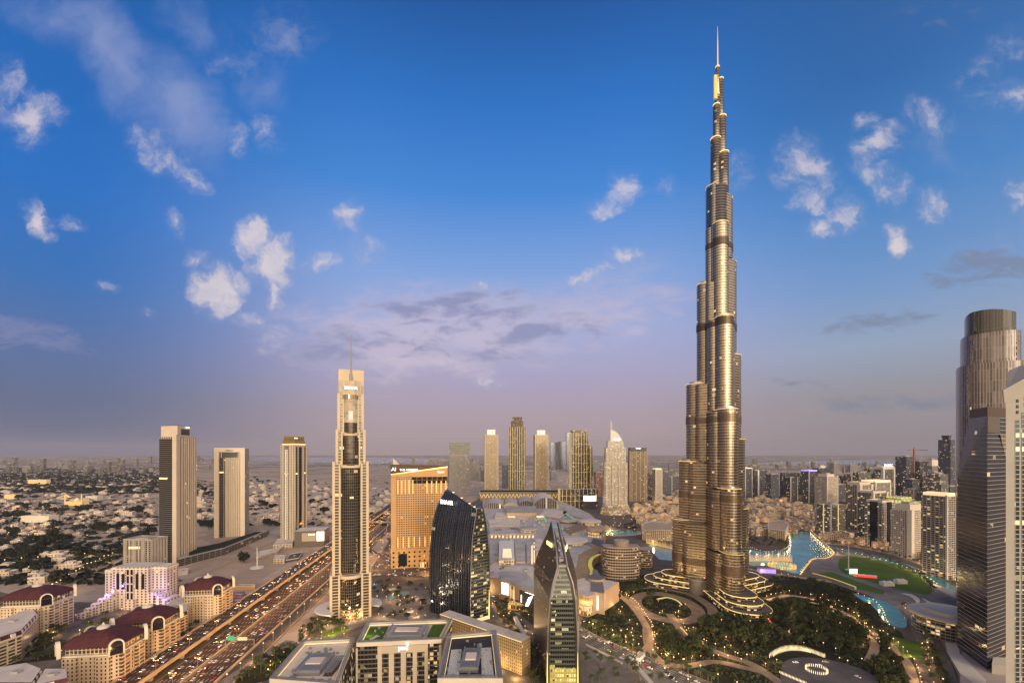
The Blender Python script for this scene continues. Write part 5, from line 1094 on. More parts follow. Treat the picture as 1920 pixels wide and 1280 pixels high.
# ---------------------------------------------------------------- far and mid high-rises, one row each
for row in (
 ('thin grey tower left of the pale curved pair far behind', 1032, 1047, 829, 880, blueg, {}), ('violet-edged twin slab with white curved stripe far behind the mall', 1046, 1061, 828, 880, blueg, dict(piers=(0, 1))),
 ('slim grey tower half hidden by the ring-banded tower', 1062, 1074, 811, 882, blueg, {}), ('short blue block just behind the ring-banded tower', 1112, 1124, 865, 892, blueg, {}),
 ('reddish mid-rise flats between the gold podium and white sail hotel', 1117, 1132, 885, 930, fac('red_flats', (.30, .17, .13), (.06, .05, .05), Lit=.1), {}), ('narrow dark tower between the balcony tower and tallest gold-lined one', 942, 953, 871, 915, blueg, {}),
 ('dark little block beside the grey glass hotel', 901, 909, 881, 902, blueg, {}), ('pale hazy block beside the grey glass hotel', 882, 898, 867, 900, greyg, {}), ('far grey block low behind the balcony towers', 1033, 1045, 883, 900, blueg, {}),
 ('grey slab with scattered lit windows right of the dark teal tower', 1216, 1229, 887, 936, glit, {}), ('tan slim tower with lit cap right of the dark teal tower', 1229, 1242, 880, 940, paleg, dict(piers=(0, 1), crown=(.9, 5, 'soft_e'))),
 ('blue slab close to the left edge of the tallest tower', 1243, 1259, 884, 930, blueg, {}), ('wide low blue block touching the left edge of the tallest tower', 1259, 1282, 892, 925, blueg, dict(piers=(0,))),
 ('grey-blue slab with lit cap just right of the tallest tower', 1397, 1411, 878, 935, blueg, dict(piers=(0, 1), crown=(1, 4, 'soft_e'))), ('dark twin slab with a white centre strip', 1413, 1431, 882, 934, blueg, dict(fins=(1, 2, 'white', 7))),
 ('small dark slab standing alone above the old quarter', 1445, 1461, 889, 939, blueg, {}), ('wide dark slab behind a pale-framed narrow tower', 1471, 1508, 886, 934, blueg, {}), ('narrow pale-framed tower in front of the wide dark slab', 1482, 1496, 895, 940, blueg, dict(piers=(0, 1))),
 ('blue glass slab with violet lit roofline', 1514, 1535, 883, 942, blueg, dict(crown=(1, 5, 'purple_e'), piers=(0,))), ('tall blue slab with pale shoulder next to the violet-lit roof', 1535, 1557, 877, 940, blueg, dict(setbacks=((.6, 150, 'pale'),))),
 ('hazy grey twin tower far behind the canal towers', 1561, 1577, 868, 905, greyg, {}), ('hazy wide slab with a dipped roofline far behind', 1590, 1617, 872, 900, greyg, {}), ('dark blue block behind the first canal tower', 1574, 1601, 892, 938, blueg, {}),
 ('dark slab in a white frame with many lit windows', 1591, 1630, 888, 944, glit, dict(piers=(0, 1), pm='white', crown=(1.02, 4, 'white'))), ('dark blue slab in a white frame beside the lit-window slab', 1630, 1652, 888, 940, blueg, dict(piers=(0, 1), pm='white', crown=(1.02, 4, 'white'))),
 ('white portal-framed tower with lit letters on the roof', 1650, 1682, 879, 943, glit, dict(piers=(0, 1), pm='white', pier_w=9, crown=(1.04, 9, 'white'), sign=('DAMAC', 15, .5, 148, 'sign_e'))),
 ('unfinished dark curved tower with slanting roof under a crane', 1695, 1721, 856, 955, blueg, {}), ('lower right half of the unfinished dark curved tower pair', 1720, 1746, 865, 955, blueg, {}),
 ('dark tower with blank cream cap behind the unfinished pair', 1742, 1772, 873, 948, greyg, dict(setbacks=((.95, 176, 'pale'),))), ('brown balcony tower in front of the cream-capped one', 1748, 1774, 885, 960, paleb, {}), ('stubby grey tower in front of the cream-capped one', 1744, 1772, 918, 968, blueg, {}),
 ('slim black tower with spiky top left of the giant bronze tower', 1780, 1793, 824, 960, blueg, dict(setbacks=((.5, 258, 'dark'),), crown=(.6, 6, 'dark'))),
 ('pale punched-window tower first along the canal', 1547, 1575, 893, 992, paleg, dict(piers=(0, 1), setbacks=((.7, 147, 'pale'),))), ('greenish glass tower with glowing centre at the lake corner', 1552, 1591, 946, 1007, glit, dict(fins=(1, 1, GOLDLINE, 2.5), piers=(0,))),
 ('rust-coloured mid-rise flats behind the greenish glass tower', 1579, 1603, 940, 985, fac('rust_flats', (.42, .24, .15), (.06, .05, .04), Lit=.08), {}),
 ('pale-strip tower with open roof frame third along the canal', 1607, 1640, 909, 993, paleb, dict(piers=(0, 1), pier_w=8, crown=(.9, 8, 'pale'))), ('wide tan tower with a lit cornice behind the canal row', 1634, 1676, 904, 985, paleb, dict(crown=(1.03, 6, 'soft_e'), piers=(0, 1), pier_w=5)),
 ('grey balcony tower with scattered lights in the canal row', 1631, 1670, 924, 1010, glit, dict(piers=(0, 1), pier_w=5, crown=(.92, 5, 'pale'))), ('dark-fronted balcony tower nearest the canal bend', 1649, 1685, 942, 1028, paleb, dict(fins=(1, 2, 'black', 14), crown=(.9, 5, 'pale'))),
 ('blue-grey tower with glowing yellow box roof behind the dark-fronted one', 1684, 1720, 945, 1016, blueg, dict(setbacks=((.88, 103, 'lime'),), plant=False)), ('cream punched-window tower closest to the canal promenade', 1700, 1745, 957, 1046, paleg, dict(piers=(0, 1, 2), pier_w=8, setbacks=((.7, 104, 'pale'),))),
 ('tan tower with glowing yellow box roof by the black tower', 1731, 1770, 957, 1024, paleg, dict(setbacks=((.85, 96, 'lime'),), plant=False)), ('balcony tower tight against the black striped tower', 1770, 1800, 930, 1085, paleb, dict(piers=(0, 1), crown=(.9, 5, 'soft_e'))),
):
    if 'lime' not in M: M['lime'] = fac('yellow_lit_box', (.4, .4, .12), (.5, .5, .15), FloorH=14, BayW=3, WinU=.8, WinV=.8, Lit=1.2, LitStr=.8, LitCol=(.95, .85, .2))
    lab, p0, p1, pt, pb, m, kw = row
    T(lab, p0, p1, pt, pb, m, 34, .12 if p0 < 1500 else .32, **kw)
fl = [hirise('plain hazy block packed among the towers behind the canal row', [(-14 - 4 * k, -3600), (14 + 4 * k, -3600), (14 + 4 * k, -3570), (-14 - 4 * k, -3570)], 88 + 22 * k, (paleb, blueg, glit)[k], group='packed blocks behind the canal row') for k in range(3)]
q_ = [(1560 + rnd.uniform(0, 225), rnd.uniform(925, 985)) for _ in range(22)] + [(rnd.uniform(1400, 1560), rnd.uniform(915, 930)) for _ in range(10)] + [(rnd.uniform(1218, 1285), rnd.uniform(905, 925)) for _ in range(5)]
for i, (px, py) in enumerate(q_):
    x, y = P(px, py)
    if i < 3: fl[i].location = (x, y, 0)
    else: dup(fl[i % 3], (x, y, 0), rnd.uniform(.1, .5), rnd.uniform(.75, 1.05))
c = thing('tower_crane', 'red-brown tower crane with a long jib over the unfinished dark tower', 'crane', (W(1714, 1540)[0], 1540)); x, y = c.location[:2]
b = MB(); b.box(x, y, 0, 4, 4, 215); b.build('mast', mat('crane_red', (.25, .10, .05), .7), c)
b = MB(); b.box(x + 14, y, 213, 70, 2.4, 2.4); b.build('jib', bpy.data.materials['crane_red'], c)
b = MB(); b.loft([[(x - 2, y - 2, 215), (x + 2, y - 2, 215), (x + 2, y + 2, 215), (x - 2, y + 2, 215)], [(x - .3, y, 226), (x + .3, y, 226), (x + .3, y, 226), (x - .3, y, 226)]], 0, 0); b.build('cat_head', bpy.data.materials['crane_red'], c)

# ---------------------------------------------------------------- the three giants at the edge
def bronze_tower():
    Y = 520; s = Y / F; zz = lambda y: Zt(y, Y)
    cx = 622; cy = Y + 36
    t = thing('skyscraper', 'giant bronze-ribbed tower with a curved dark glass crown behind the black striped tower', 'skyscraper', (cx, cy))
    rb = fac('bronze_ribs', (.30, .265, .25), (.17, .17, .19), FloorH=14, BayW=2.6, WinU=.66, WinV=.97, Lit=0, GMetal=.9, GRough=.18, WMetal=.5, WRough=.4, Jit=.06)
    rot = .82
    def oval(hw, hd, n=28): 
        q = []
        for i in range(n):
            a = 2 * pi * i / n; e = .62
            x = hw * math.copysign(abs(cos(a)) ** e, cos(a)); y = hd * math.copysign(abs(sin(a)) ** e, sin(a))
            q.append((cx + x * cos(rot) - y * sin(rot), cy + x * sin(rot) + y * cos(rot)))
        return q
    for w, d, y0, y1 in ((39, 30, 1200, 676), (34, 26, 676, 617)):
        b = MB(); b.prism(oval(w, d), max(0, zz(y0)), zz(y1), 0, 1); b.build('shaft_tier', [rb, M['grey']], t)
    q = oval(29, 22); n = len(q)
    b = MB(); b.loft([[(*p, zz(617)) for p in q], [(*p, Zt(579 + 10 * ((960 + F * p[0] / p[1] - 1866) / 54) ** 2, min(p[1], 552))) for p in q]], 0, 1)
    b.build('crown', [fac('crown_dark_glass', (.16, .13, .11), (.08, .09, .10), FloorH=40, BayW=2.6, WinU=.7, WinV=.98, Lit=0, GMetal=.8, GRough=.15, WMetal=.5), M['dark']], t)
    k = R(-42); px, py = cx - 6, cy - 38
    b = MB(); b.box(cx - 8, cy - 31, zz(775), 9, 3, zz(641) - zz(775), -.7); b.build('balcony_stack', fac('white_black_balcony', (.5, .44, .38), (.03, .03, .03), FloorH=7.0, BayW=30, WinU=1.2, WinV=.5, Lit=0), t)
    b = MB(); b.box(cx - 22, cy - 17, zz(654), 8, 2.2, zz(640) - zz(654), -.75); b.build('dark_opening', M['dark'], t)
    b = MB(); b.tube((cx - 28, cy - 6, zz(588)), (cx - 28, cy - 6, zz(583)), .5); b.tube((cx - 29, cy - 6, zz(584)), (cx - 20, cy - 6, zz(585)), .4); b.build('roof_crane', M['dark'], t)
    text('IL', 5, (cx - 12, cy - 27.5, zz(594)), .25, M['white'], t) if False else None
bronze_tower()
def black_tower():
    t = thing('skyscraper', 'black glass tower with thin white floor lines and slanted corner facet', 'skyscraper', (W(1845, 440)[0], 450))
    Yc = 403; H = Zt(779, Yc)
    bk = fac('black_white_lines', (.27, .265, .265), (.016, .019, .027), FloorH=4.05, BayW=3.2, WinU=1.2, WinV=.88, Lit=.012, GMetal=.05, GRough=.16, Jit=.02, LitStr=1.2, Group=2.0)
    l, c, r = W(1795, 450), W(1851, Yc), W(1906, 430)
    tl = W(1812, 462)
    # bottom footprint, and a narrower head: the left side leans in above mid height
    ft = [l, c, r, (r[0] + l[0] - c[0], r[1] + l[1] - c[1])]
    tp = [W(1816, 440), W(1851.5, Yc + 4), W(1904, 428), (ft[3][0] - 3, ft[3][1] - 2)]
    b = MB(); b.loft([[(*p, 0) for p in ft], [(*p, 176) for p in ft], [(*p, H) for p in tp]], 0, 1); b.build('shaft', [bk, M['dark']], t)
    i_ = tp; q = shrink(tp, .97); b = MB(); b.prism(q, H + .02, H + 9, 0, 1); b.build('roof_screen', [mat('roof_screen_brown', (.10, .075, .06), .6, .4), M['dark']], t)
    b = MB(); b.loft([[(*lerp(c, l, .02), 150), (*lerp(c, l, .02), 150)], [(*lerp(c, l, .02), 150), (*lerp(c, l, .02), 150)]], 0) if False else None
    e = lerp(c, r, .60); n = Vector((r[1] - c[1], c[0] - r[0], 0)).normalized()
    b = MB(); p0, p1, p2 = lerp(c, r, .40), r, r
    b.poly([(p0[0] + n[0] * .4, p0[1] + n[1] * .4, H - 17), (r[0] + n[0] * .4, r[1] + n[1] * .4, H - 90), (r[0] + n[0] * .4, r[1] + n[1] * .4, H - 17)], 0, [(0, H - 17), (30, H - 90), (30, H - 17)])
    b.build('reflective_facet', fac('bronze_facet', (.5, .42, .34), (.34, .26, .20), FloorH=4.05, BayW=4.2, WinU=.94, WinV=.86, Lit=0, GMetal=.8, GRough=.2), t)
    b = MB(); b.prism([(c[0] + n[0] * .3 - .5, c[1] - .8), (lerp(c, r, .4)[0] + n[0] * .3, lerp(c, r, .4)[1] + n[1] * .3), lerp(c, r, .4), c], H - 16, H - .5); b.build('head_panel', mat('head_panel_brown', (.13, .105, .09), .5, .3), t)
    for k in (.03, .97):
        x, y = lerp(tp[0], tp[2], k); b = MB(); b.box(x, y, H, 1.5, 1.5, 12); b.build('mast_post', M['grey'], t)
    b = MB(); b.prism([P(1860, 1262), P(1892, 1266), P(1888, 1250), P(1862, 1248)], 0, 9, 0, 1); b.build('entrance_canopy', [M['concrete'], M['pale']], t)
black_tower()
def beige_tower():
    Y = 330; t = thing('skyscraper', 'beige concrete tower with blue-green glass strips at the picture edge', 'skyscraper', (W(1905, Y)[0] + 12, Y + 12))
    gl = fac('teal_window_strip', (.40, .37, .34), (.10, .16, .18), FloorH=3.55, BayW=3.4, WinU=.86, WinV=.84, Lit=.07, GMetal=.7, GRough=.1, LitStr=1.3, LitCol=(1, .72, .28))
    st = mat('beige_concrete', (.33, .31, .285), .8, var=.1)
    a = W(1886, Y); z = lambda px: Zt(708 - (px - 1886) * .9, Y)
    b = MB(); w = 46; b.loft([[(a[0], Y, 0), (a[0] + w, Y, 0), (a[0] + w, Y + 30, 0), (a[0] + 37, Y + 30, 0)], [(a[0], Y, 252), (a[0] + w, Y, 278), (a[0] + w, Y + 30, 278), (a[0] + 37, Y + 30, 274)]], 0, 0); b.build('shaft', st, t)
    for p0, p1, zt in ((1903, 1911, 230), (1915, 1935, 236)):
        x0, x1 = W(p0, Y)[0], W(p1, Y)[0]; b = MB(); b.prism([(x0, Y - .3), (x1, Y - .3), (x1, Y + 1), (x0, Y + 1)], 0, zt); b.build('glass_strip', gl, t)
        for k in range(5): b = MB(); b.box((x0 + x1) / 2, Y - .2, zt + 5 + k * 4.3, (x1 - x0) * .5, .6, 2.4); b.build('square_opening', M['dark'], t)
    b = MB(); b.loft([[(a[0] - 1.6, Y - .5, 243), (a[0] + w, Y - .5, 261), (a[0] + w, Y, 261), (a[0] - 1.6, Y, 243)], [(a[0] - 3.2, Y - 1, 253), (a[0] + w, Y - 1, 280), (a[0] + w, Y, 280), (a[0] - 3.2, Y, 253)]], 0, 0); b.build('flared_parapet', st, t)
beige_tower()
# ---------------------------------------------------------------- cream apartment towers with maroon roofs
apt = fac('cream_flats', (.58, .46, .33), (.045, .035, .03), FloorH=3.3, BayW=3.3, WinU=.36, WinV=.52, Lit=.03, GMetal=.3, GRough=.25, LitStr=.8)
aptb = fac('cream_balconies', (.56, .44, .31), (.07, .055, .04), FloorH=3.3, BayW=6.5, WinU=.78, WinV=.62, Lit=.06, GMetal=.2, GRough=.3, LitStr=.8)
logg = fac('roof_loggia', (.52, .42, .31), (.05, .04, .035), FloorH=3.2, BayW=3.2, WinU=.72, WinV=.8, Lit=.14, GMetal=.2, GRough=.3, LitStr=.8)
STUC = mat('cream_stucco', (.60, .49, .36), .8, var=.1); ARCH = mat('white_stucco', (.66, .58, .47), .7)
def chamf(cx, cy, w, d, k, rot):
    o = []
    for x, y in ((-w / 2 + k, -d / 2), (w / 2 - k, -d / 2), (w / 2, -d / 2 + k), (w / 2, d / 2 - k), (w / 2 - k, d / 2), (-w / 2 + k, d / 2), (-w / 2, d / 2 - k), (-w / 2, -d / 2 + k)):
        o.append((cx + x * cos(rot) - y * sin(rot), cy + x * sin(rot) + y * cos(rot)))
    return o
def residence(label, px0, px1, pye, Y, dep, rise=9.5, rot=.12):
    xa, xb = W(px0, Y)[0], W(px1, Y)[0]; w = (xb - xa) * .92; cx, cy = (xa + xb) / 2, Y + dep / 2; ze = Zt(pye, Y)
    t = thing('apartment_tower', label, 'apartment tower', (cx, cy))
    b = MB(); b.prism(chamf(cx, cy, w, dep, 4, rot), 0, ze - 8, 0, 1); body = b.build('body', [apt, STUC], t)
    for u, s, dd in ((-.28, .24, 1.6), (.28, .24, 1.6)):
        x = cx + w * u * cos(rot) + (dep / 2 + .2) * sin(rot); y = cy + w * u * sin(rot) - (dep / 2 + .2) * cos(rot)
        b = MB(); b.box(x, y, 0, w * s, 3, ze - 9, rot, 0, 1); b.build('bay', [apt, STUC], body)
    for v in (-.25, .25):
        x = cx + (w / 2 + .3) * cos(rot) - dep * v * sin(rot); y = cy + (w / 2 + .3) * sin(rot) + dep * v * cos(rot)
        b = MB(); b.box(x, y, 0, 3, dep * .3, ze - 9, rot, 0, 1); b.build('balcony_stack', [aptb, STUC], body)
    b = MB(); b.prism(chamf(cx, cy, w + 1.6, dep + 1.6, 4.4, rot), ze - 8.4, ze - 7.2); b.build('cornice', ARCH, t)
    b = MB(); b.prism(chamf(cx, cy, w - 2.5, dep - 2.5, 4, rot), ze - 7.2, ze - .6, 0, 1); b.build('loggia', [logg, STUC], t)
    b = MB(); b.loft([[(*p, z) for p in chamf(cx, cy, (w + 4) * k, (dep + 4) * k, 4.6 * k, rot)] for k, z in ((1, ze - .8), (1.0, ze), (.86, ze + rise * .28), (.66, ze + rise * .62), (.42, ze + rise * .9), (.22, ze + rise))], 0, 0, 0); r = b.build('roof', M['maroon'], t)
    b = MB(); b.lathe(cx, cy, [(4.6, ze + rise - .6), (4.6, ze + rise + 1.2), (3.2, ze + rise + 2.2), (1.2, ze + rise + 2.8), (.3, ze + rise + 5)], 14, 0, 0); b.build('cupola', M['pale'], r)
    for sx, sy in ((-1, -1), (1, -1), (1, 1), (-1, 1)):
        x, y = sx * (w / 2 - 1.6), sy * (dep / 2 - 1.6); x, y = cx + x * cos(rot) - y * sin(rot), cy + x * sin(rot) + y * cos(rot)
        a = rot + atan2(sx, -sy); ux, uy = cos(a), sin(a); nx, ny = sin(a), -cos(a)
        n = 10; hw = 5.2; out, inn = [], []
        for i in range(n + 1):
            q = pi * i / n; out.append((-hw * cos(q), ze + 5.4 * sin(q))); inn.append((-(hw - .9) * cos(q), ze - .4 + 4.9 * sin(q)))
        b = MB(); pr = [(-hw, ze - 8)] + out + [(hw, ze - 8), (hw - .8, ze - 8)] + inn[::-1] + [(-hw + .8, ze - 8)]
        for k in range(len(pr)):
            p, q = pr[k], pr[(k + 1) % len(pr)]
            b.poly([(x + ux * s0 + nx * o, y + uy * s0 + ny * o, z0) for s0, z0, o in ((p[0], p[1], 3.2), (q[0], q[1], 3.2), (q[0], q[1], .6), (p[0], p[1], .6))])
        m_ = len(out)
        fr = [(-hw, ze - 8)] + out + [(hw, ze - 8)]; fi = [(-hw + .8, ze - 8)] + inn + [(hw - .8, ze - 8)]
        for k in range(len(fr) - 1):
            b.poly([(x + ux * s0 + nx * 3.2, y + uy * s0 + ny * 3.2, z0) for s0, z0 in (fr[k], fr[k + 1], fi[k + 1], fi[k])])
        ga = b.build('gable_arch', ARCH, t)
        b = MB(); b.poly([(x + ux * s0 + nx * 1.4, y + uy * s0 + ny * 1.4, z0) for s0, z0 in fi]); b.build('arch_glass', M['black'], ga)
    b = MB(); b.prism(chamf(cx, cy - 1, w * .5, dep * .4, 2, rot), 0, 0.3); b.build('forecourt', PAVE, t)
    return t
residence('cream apartment tower with maroon roof lowest in the picture, nearest the motorway bend', 104, 213, 1212, 366, 34)
residence('cream apartment tower with maroon roof, second from the bottom of the row', 206, 292, 1167, 418, 34)
residence('cream apartment tower with maroon roof standing by the orange ramp wall', 337, 405, 1104, 512, 34)
residence('cream apartment tower with maroon roof cut by the picture edge', -8, 82, 1123, 482, 36)
def wing(label, pts, z, rot=0, mans=True):
    """low terrace: footprint in metres, wall top z, mansard roof with dormers"""
    t = thing('apartment_wing', label, 'apartment block', (sum(p[0] for p in pts) / len(pts), sum(p[1] for p in pts) / len(pts)))
    b = MB(); b.prism(pts, 0, z, 0, 1); b.build('body', [aptb, M['roofbeige']], t)
    b = MB(); b.prism(shrink(pts, 1.02), z - .4, z + .5); b.build('cornice', ARCH, t)
    p2 = pts if area(pts) > 0 else pts[::-1]
    b = MB(); b.loft([[(*p, z + .5) for p in shrink(p2, .99)], [(*p, z + 4.2) for p in shrink(p2, .93)]], 0, 1); b.build('mansard_roof', [M['maroon'], M['roofbeige']], t)
    for i in range(len(p2)):
        p, q = p2[i], p2[(i + 1) % len(p2)]; L = sqrt((p[0] - q[0]) ** 2 + (p[1] - q[1]) ** 2); nx, ny = q[1] - p[1], p[0] - q[0]
        if nx * p[0] + ny * p[1] > 0 or L < 8: continue
        for k in range(max(1, int(L / 9))):
            c = lerp(p, q, (k + .5) / max(1, int(L / 9))); b = MB(); b.box(c[0] - nx / L * .8, c[1] - ny / L * .8, z + .5, 3.4, 1.6, 3.2, atan2(q[1] - p[1], q[0] - p[0])); b.build('dormer', ARCH, t)
    b = MB(); c = t.location; b.box(c[0], c[1], z + 4.2, 6, 4, 1.6); b.build('roof_plant', M['concrete'], t)
wing('cream terrace with maroon mansard and white dormers joining the second tower to the ramp-side tower', [P(292, 1176, 22), P(352, 1152, 22), (W(352, 545)[0] - 6, 560), (W(292, 470)[0] - 14, 490)], 22)
wing('curved cream terrace with maroon mansard below the edge-cut tower', [P(-20, 1210, 24), P(40, 1190, 24), P(72, 1155, 24), P(60, 1143, 24), P(10, 1165, 24), P(-25, 1175, 24)], 24)
wing('cream terrace with maroon mansard in the bottom corner of the picture', [P(-20, 1290, 30), P(62, 1290, 30), P(80, 1262, 30), P(50, 1250, 30), P(-20, 1262, 30)], 30)
wing('cream terrace with maroon mansard in front of the lowest tower', [P(62, 1296, 32), P(128, 1280, 32), P(124, 1262, 32), P(84, 1262, 32)], 32)
wing('slim cream side wing on the motorway side of the lowest tower', [P(212, 1222, 30), P(230, 1206, 30), P(226, 1196, 30), P(208, 1204, 30)], 30)
def violet_hotel():
    Y = 560; z = lambda py: Zt(py, Y); t = thing('hotel', 'cream multi-storey hotel washed in violet light with stepped side terraces', 'hotel', (W(254, Y)[0], Y + 16))
    hf = fac('violet_hotel_wall', (.58, .48, .38), (.06, .05, .05), FloorH=3.5, BayW=5.2, WinU=.42, WinV=.62, Lit=.06, GMetal=.2, GRough=.3)
    for p0, p1, py, y0, d in ((210, 277, 1063, 0, 26), (197, 211, 1070, 6, 18), (276, 312, 1064, 6, 20)):
        f = front(p0, p1, Y + y0, d); b = MB(); b.prism(f, 0, z(py), 0, 1); o = b.build('block', [hf, M['roofbeige']], t)
        b = MB(); b.prism(shrink(f, 1.04), z(py) - 3, z(py) - 1.6); b.build('cornice', ARCH, o)
    b = MB(); f = front(236, 250, Y - 1, 3); b.prism(f, 8, z(1067)); b.build('central_bay', fac('tall_dark_bay', (.5, .4, .3), (.05, .05, .06), FloorH=11, BayW=5, WinU=.6, WinV=.85, Lit=.05), t)
    for p0 in (218, 228, 254, 265): b = MB(); f = front(p0, p0 + 5, Y - .6, 1); b.prism(f, 26, z(1075)); b.build('window_strip', M['black'], t)
    for k in range(5):
        b = MB(); f = front(277 + 11 * k, 290 + 11 * k, Y - 8, 22); b.prism(f, 0, 24 - 4.5 * k, 0, 1); b.build('stepped_terrace', [hf, STUC], t)
        b = MB(); f = front(196 - 13 * k, 209 - 13 * k, Y - 10 - 6 * k, 20); b.prism(f, 0, 22 - 4 * k, 0, 1); b.build('stepped_terrace', [hf, STUC], t)
        b = MB(); x, y = f[0]; b.lathe(x + 4, y + 8, [(2.2, 22 - 4 * k), (2.2, 25 - 4 * k), (1.2, 26.4 - 4 * k), (.1, 27.2 - 4 * k)], 10); b.build('small_dome', M['pale'], t)
    b = MB(); f = front(218, 236, Y - 6, 6); b.prism(front(232, 252, Y - 4, 5), 0, 13, 0, 1); b.build('arched_porch', [hf, STUC], t)
    for x0, yy, zz, e in ((290, -14, 20, 5200), (306, -12, 16, 4600), (194, -14, 20, 3600), (170, -24, 20, 2400), (318, -16, 12, 3000)):
        L = bpy.data.lights.new('violet_floodlight', 'POINT'); L.energy = e * 2.6; L.color = (.36, .25, 1); L.shadow_soft_size = 1
        o = bpy.data.objects.new('violet_floodlight', L); COL.objects.link(o); o.parent = t; q = W(x0, Y + yy); o.location = Vector((q[0], q[1], zz + 6)) - t.location
violet_hotel()
def grey_hotel():
    t = hirise('old grey concrete hotel with vertical ribs below the two-tone tower', front(228, 285, 750, 34, -.1), 50, fac('grey_ribs', (.30, .25, .20), (.05, .04, .035), FloorH=3.4, BayW=6, WinU=.5, WinV=.6, Lit=.03), 'concrete', cat='hotel', name='hotel', plant=True, fins=(6, 2.0, 'concrete', 2.6), crown=(1.0, 3, 'concrete'))
    x, y = W(256, 752); b = MB(); b.prism(front(241, 262, 748.6, 1), 36, 40); b.build('lit_band', M['soft_e'], t)
grey_hotel()
pod = [P(334, 1062), P(420, 1040), P(505, 1003), (W(500, 1010)[0] - 40, 1060), (W(420, 860)[0] - 40, 900), (W(334, 790)[0] - 30, 830)]
t = thing('parking_podium', 'long dark parking podium with planted roof along the foot of the cream towers', 'podium', (*P(420, 1040),))
b = MB(); b.prism(pod, 0, 13, 0, 1); b.build('deck_wall', [fac('parking_bands', (.15, .13, .11), (.05, .045, .04), FloorH=3.2, BayW=12, WinU=.8, WinV=.5, Lit=.12, LitStr=.5), M['concrete']], t)
b = MB(); b.prism(shrink(pod, .8), 13.02, 13.8); b.build('roof_garden', SOIL, t)
t = thing('podium_block', 'dark retail block with glowing framed screen at the foot of the gold-crowned tower', 'podium', (*W(585, 940),)); f = front(554, 606, 925, 50, .2)
b = MB(); b.prism(f, 0, 35, 0, 1); b.build('block', [mat('podium_dark', (.10, .085, .07), .7), M['roofbeige']], t)
a, e = f[0], f[1]; n = Vector((e[1] - a[1], a[0] - e[0], 0)).normalized()
for t0, t1, z0, z1, mm in ((.25, .72, 13, 31, 'gold_frame'), (.75, 1.0, 13, 33, 'screen_e')):
    if mm not in M: M[mm] = mat('framed_screen', (.25, .2, .15), .5, 0, (1, .7, .3), .12)
    p, q = lerp(a, e, t0), lerp(a, e, t1); b = MB(); b.prism([(p[0] + n[0] * .5, p[1] + n[1] * .5), (q[0] + n[0] * .5, q[1] + n[1] * .5), q, p], z0, z1); b.build('advert_screen', M[mm], t)
q = lerp(a, e, .58); text('EMAAR', 4.2, (q[0] + n[0] * .8, q[1] + n[1] * .8, 26), atan2(e[1] - a[1], e[0] - a[0]), M['sign_e'], t)
def simple(name, label, cat, f, h, m='sandstone', roof='roofbeige', par=True, extra=0):
    t = thing(name, label, cat, (sum(p[0] for p in f) / len(f), sum(p[1] for p in f) / len(f)))
    b = MB(); b.prism(f, 0, h, 0, 1); b.build('wall', [M[m] if isinstance(m, str) else m, M[roof]], t)
    if par:
        b = MB(); q = f if area(f) > 0 else f[::-1]; i_ = shrink(q, .94)
        b.loft([[(*p, z) for p in shrink(q, 1.01)] for z in (h - .3, h + .8)], 0); b.loft([[(*p, z) for p in i_[::-1]] for z in (h + .02, h + .8)], 0)
        for k in range(len(q)): c = (k + 1) % len(q); o_ = shrink(q, 1.01); b.poly([(*o_[k], h + .8), (*o_[c], h + .8), (*i_[c], h + .8), (*i_[k], h + .8)])
        b.build('parapet', M['pale'], t)
    b = MB(); c = t.location; b.box(c[0], c[1], h, 3, 3, 2); b.build('roof_hut', M['concrete'], t)
    return t
lowf = fac('low_cream_wall', (.44, .35, .25), (.06, .05, .04), FloorH=4, BayW=6, WinU=.5, WinV=.4, Lit=.2, LitStr=.5)
simple('low_building', 'long low cream shed on the sand lot beside the motorway', 'shed', [P(480, 1052), P(522, 1037), P(530, 1030), P(486, 1040)], 6, lowf)
simple('low_building', 'flat cream hall below the gold-crowned tower on the sand lot', 'hall', [P(512, 1028), P(548, 1026), P(552, 1014), P(520, 1016)], 7, lowf)
simple('low_building', 'small orange-lit cream hut next to the dark solar shed on the sand lot', 'hut', [P(513, 1056), P(534, 1056), P(535, 1048), P(515, 1048)], 7, lowf)
simple('low_building', 'dark grey flat shed next to the orange-lit hut', 'shed', [P(536, 1054), P(560, 1050), P(568, 1038), P(544, 1042)], 4, 'dark', 'dark')
simple('low_building', 'tan ramp wall block beside the car park at the motorway', 'wall', [P(408, 1106), P(478, 1104), P(478, 1101), P(408, 1103)], 5, mat('ramp_orange', (.5, .30, .12), .8), 'sandstone')
simple('low_building', 'low white pavilion with yellow lights by the violet hotel', 'pavilion', [P(330, 1080), P(352, 1076), P(355, 1070), P(333, 1073)], 5, 'pale')
t = thing('monument', 'white disc monument with a slim tall pole on the sand lot', 'monument', (*P(482, 1064),)); x, y = P(482, 1064)
b = MB(); b.lathe(x, y, [(11, 0), (11, 1.6), (6, 1.6), (6, 2.4)], 20, 0, 0); b.build('disc_base', M['white'], t); b = MB(); b.cyl(x, y, 2.4, 36, .9, .5, 8); b.build('pole', M['white'], t)
t = thing('footbridge', 'grey enclosed footbridge crossing the motorway behind the mast tower', 'footbridge', (-366, 1185)); b = MB(); b.box(-366, 1185, 9, 92, 7, 6); b.build('deck', fac('bridge_tube', (.22, .21, .22), (.10, .11, .13), FloorH=6, BayW=3, Lit=.1), t)
for x in (-408, -345, -322): b = MB(); b.box(x, 1185, 0, 3, 3, 9); b.build('pier', M['concrete'], t)
t = thing('motorway_sign', 'green motorway gantry sign above the outer carriageway', 'road sign', (hx(-281, 452), 452)); x, y = t.location[:2]
for s in (-15, 15): b = MB(); b.box(x + s, y, 0, .6, .6, 7.5); b.build('post', M['grey'], t)
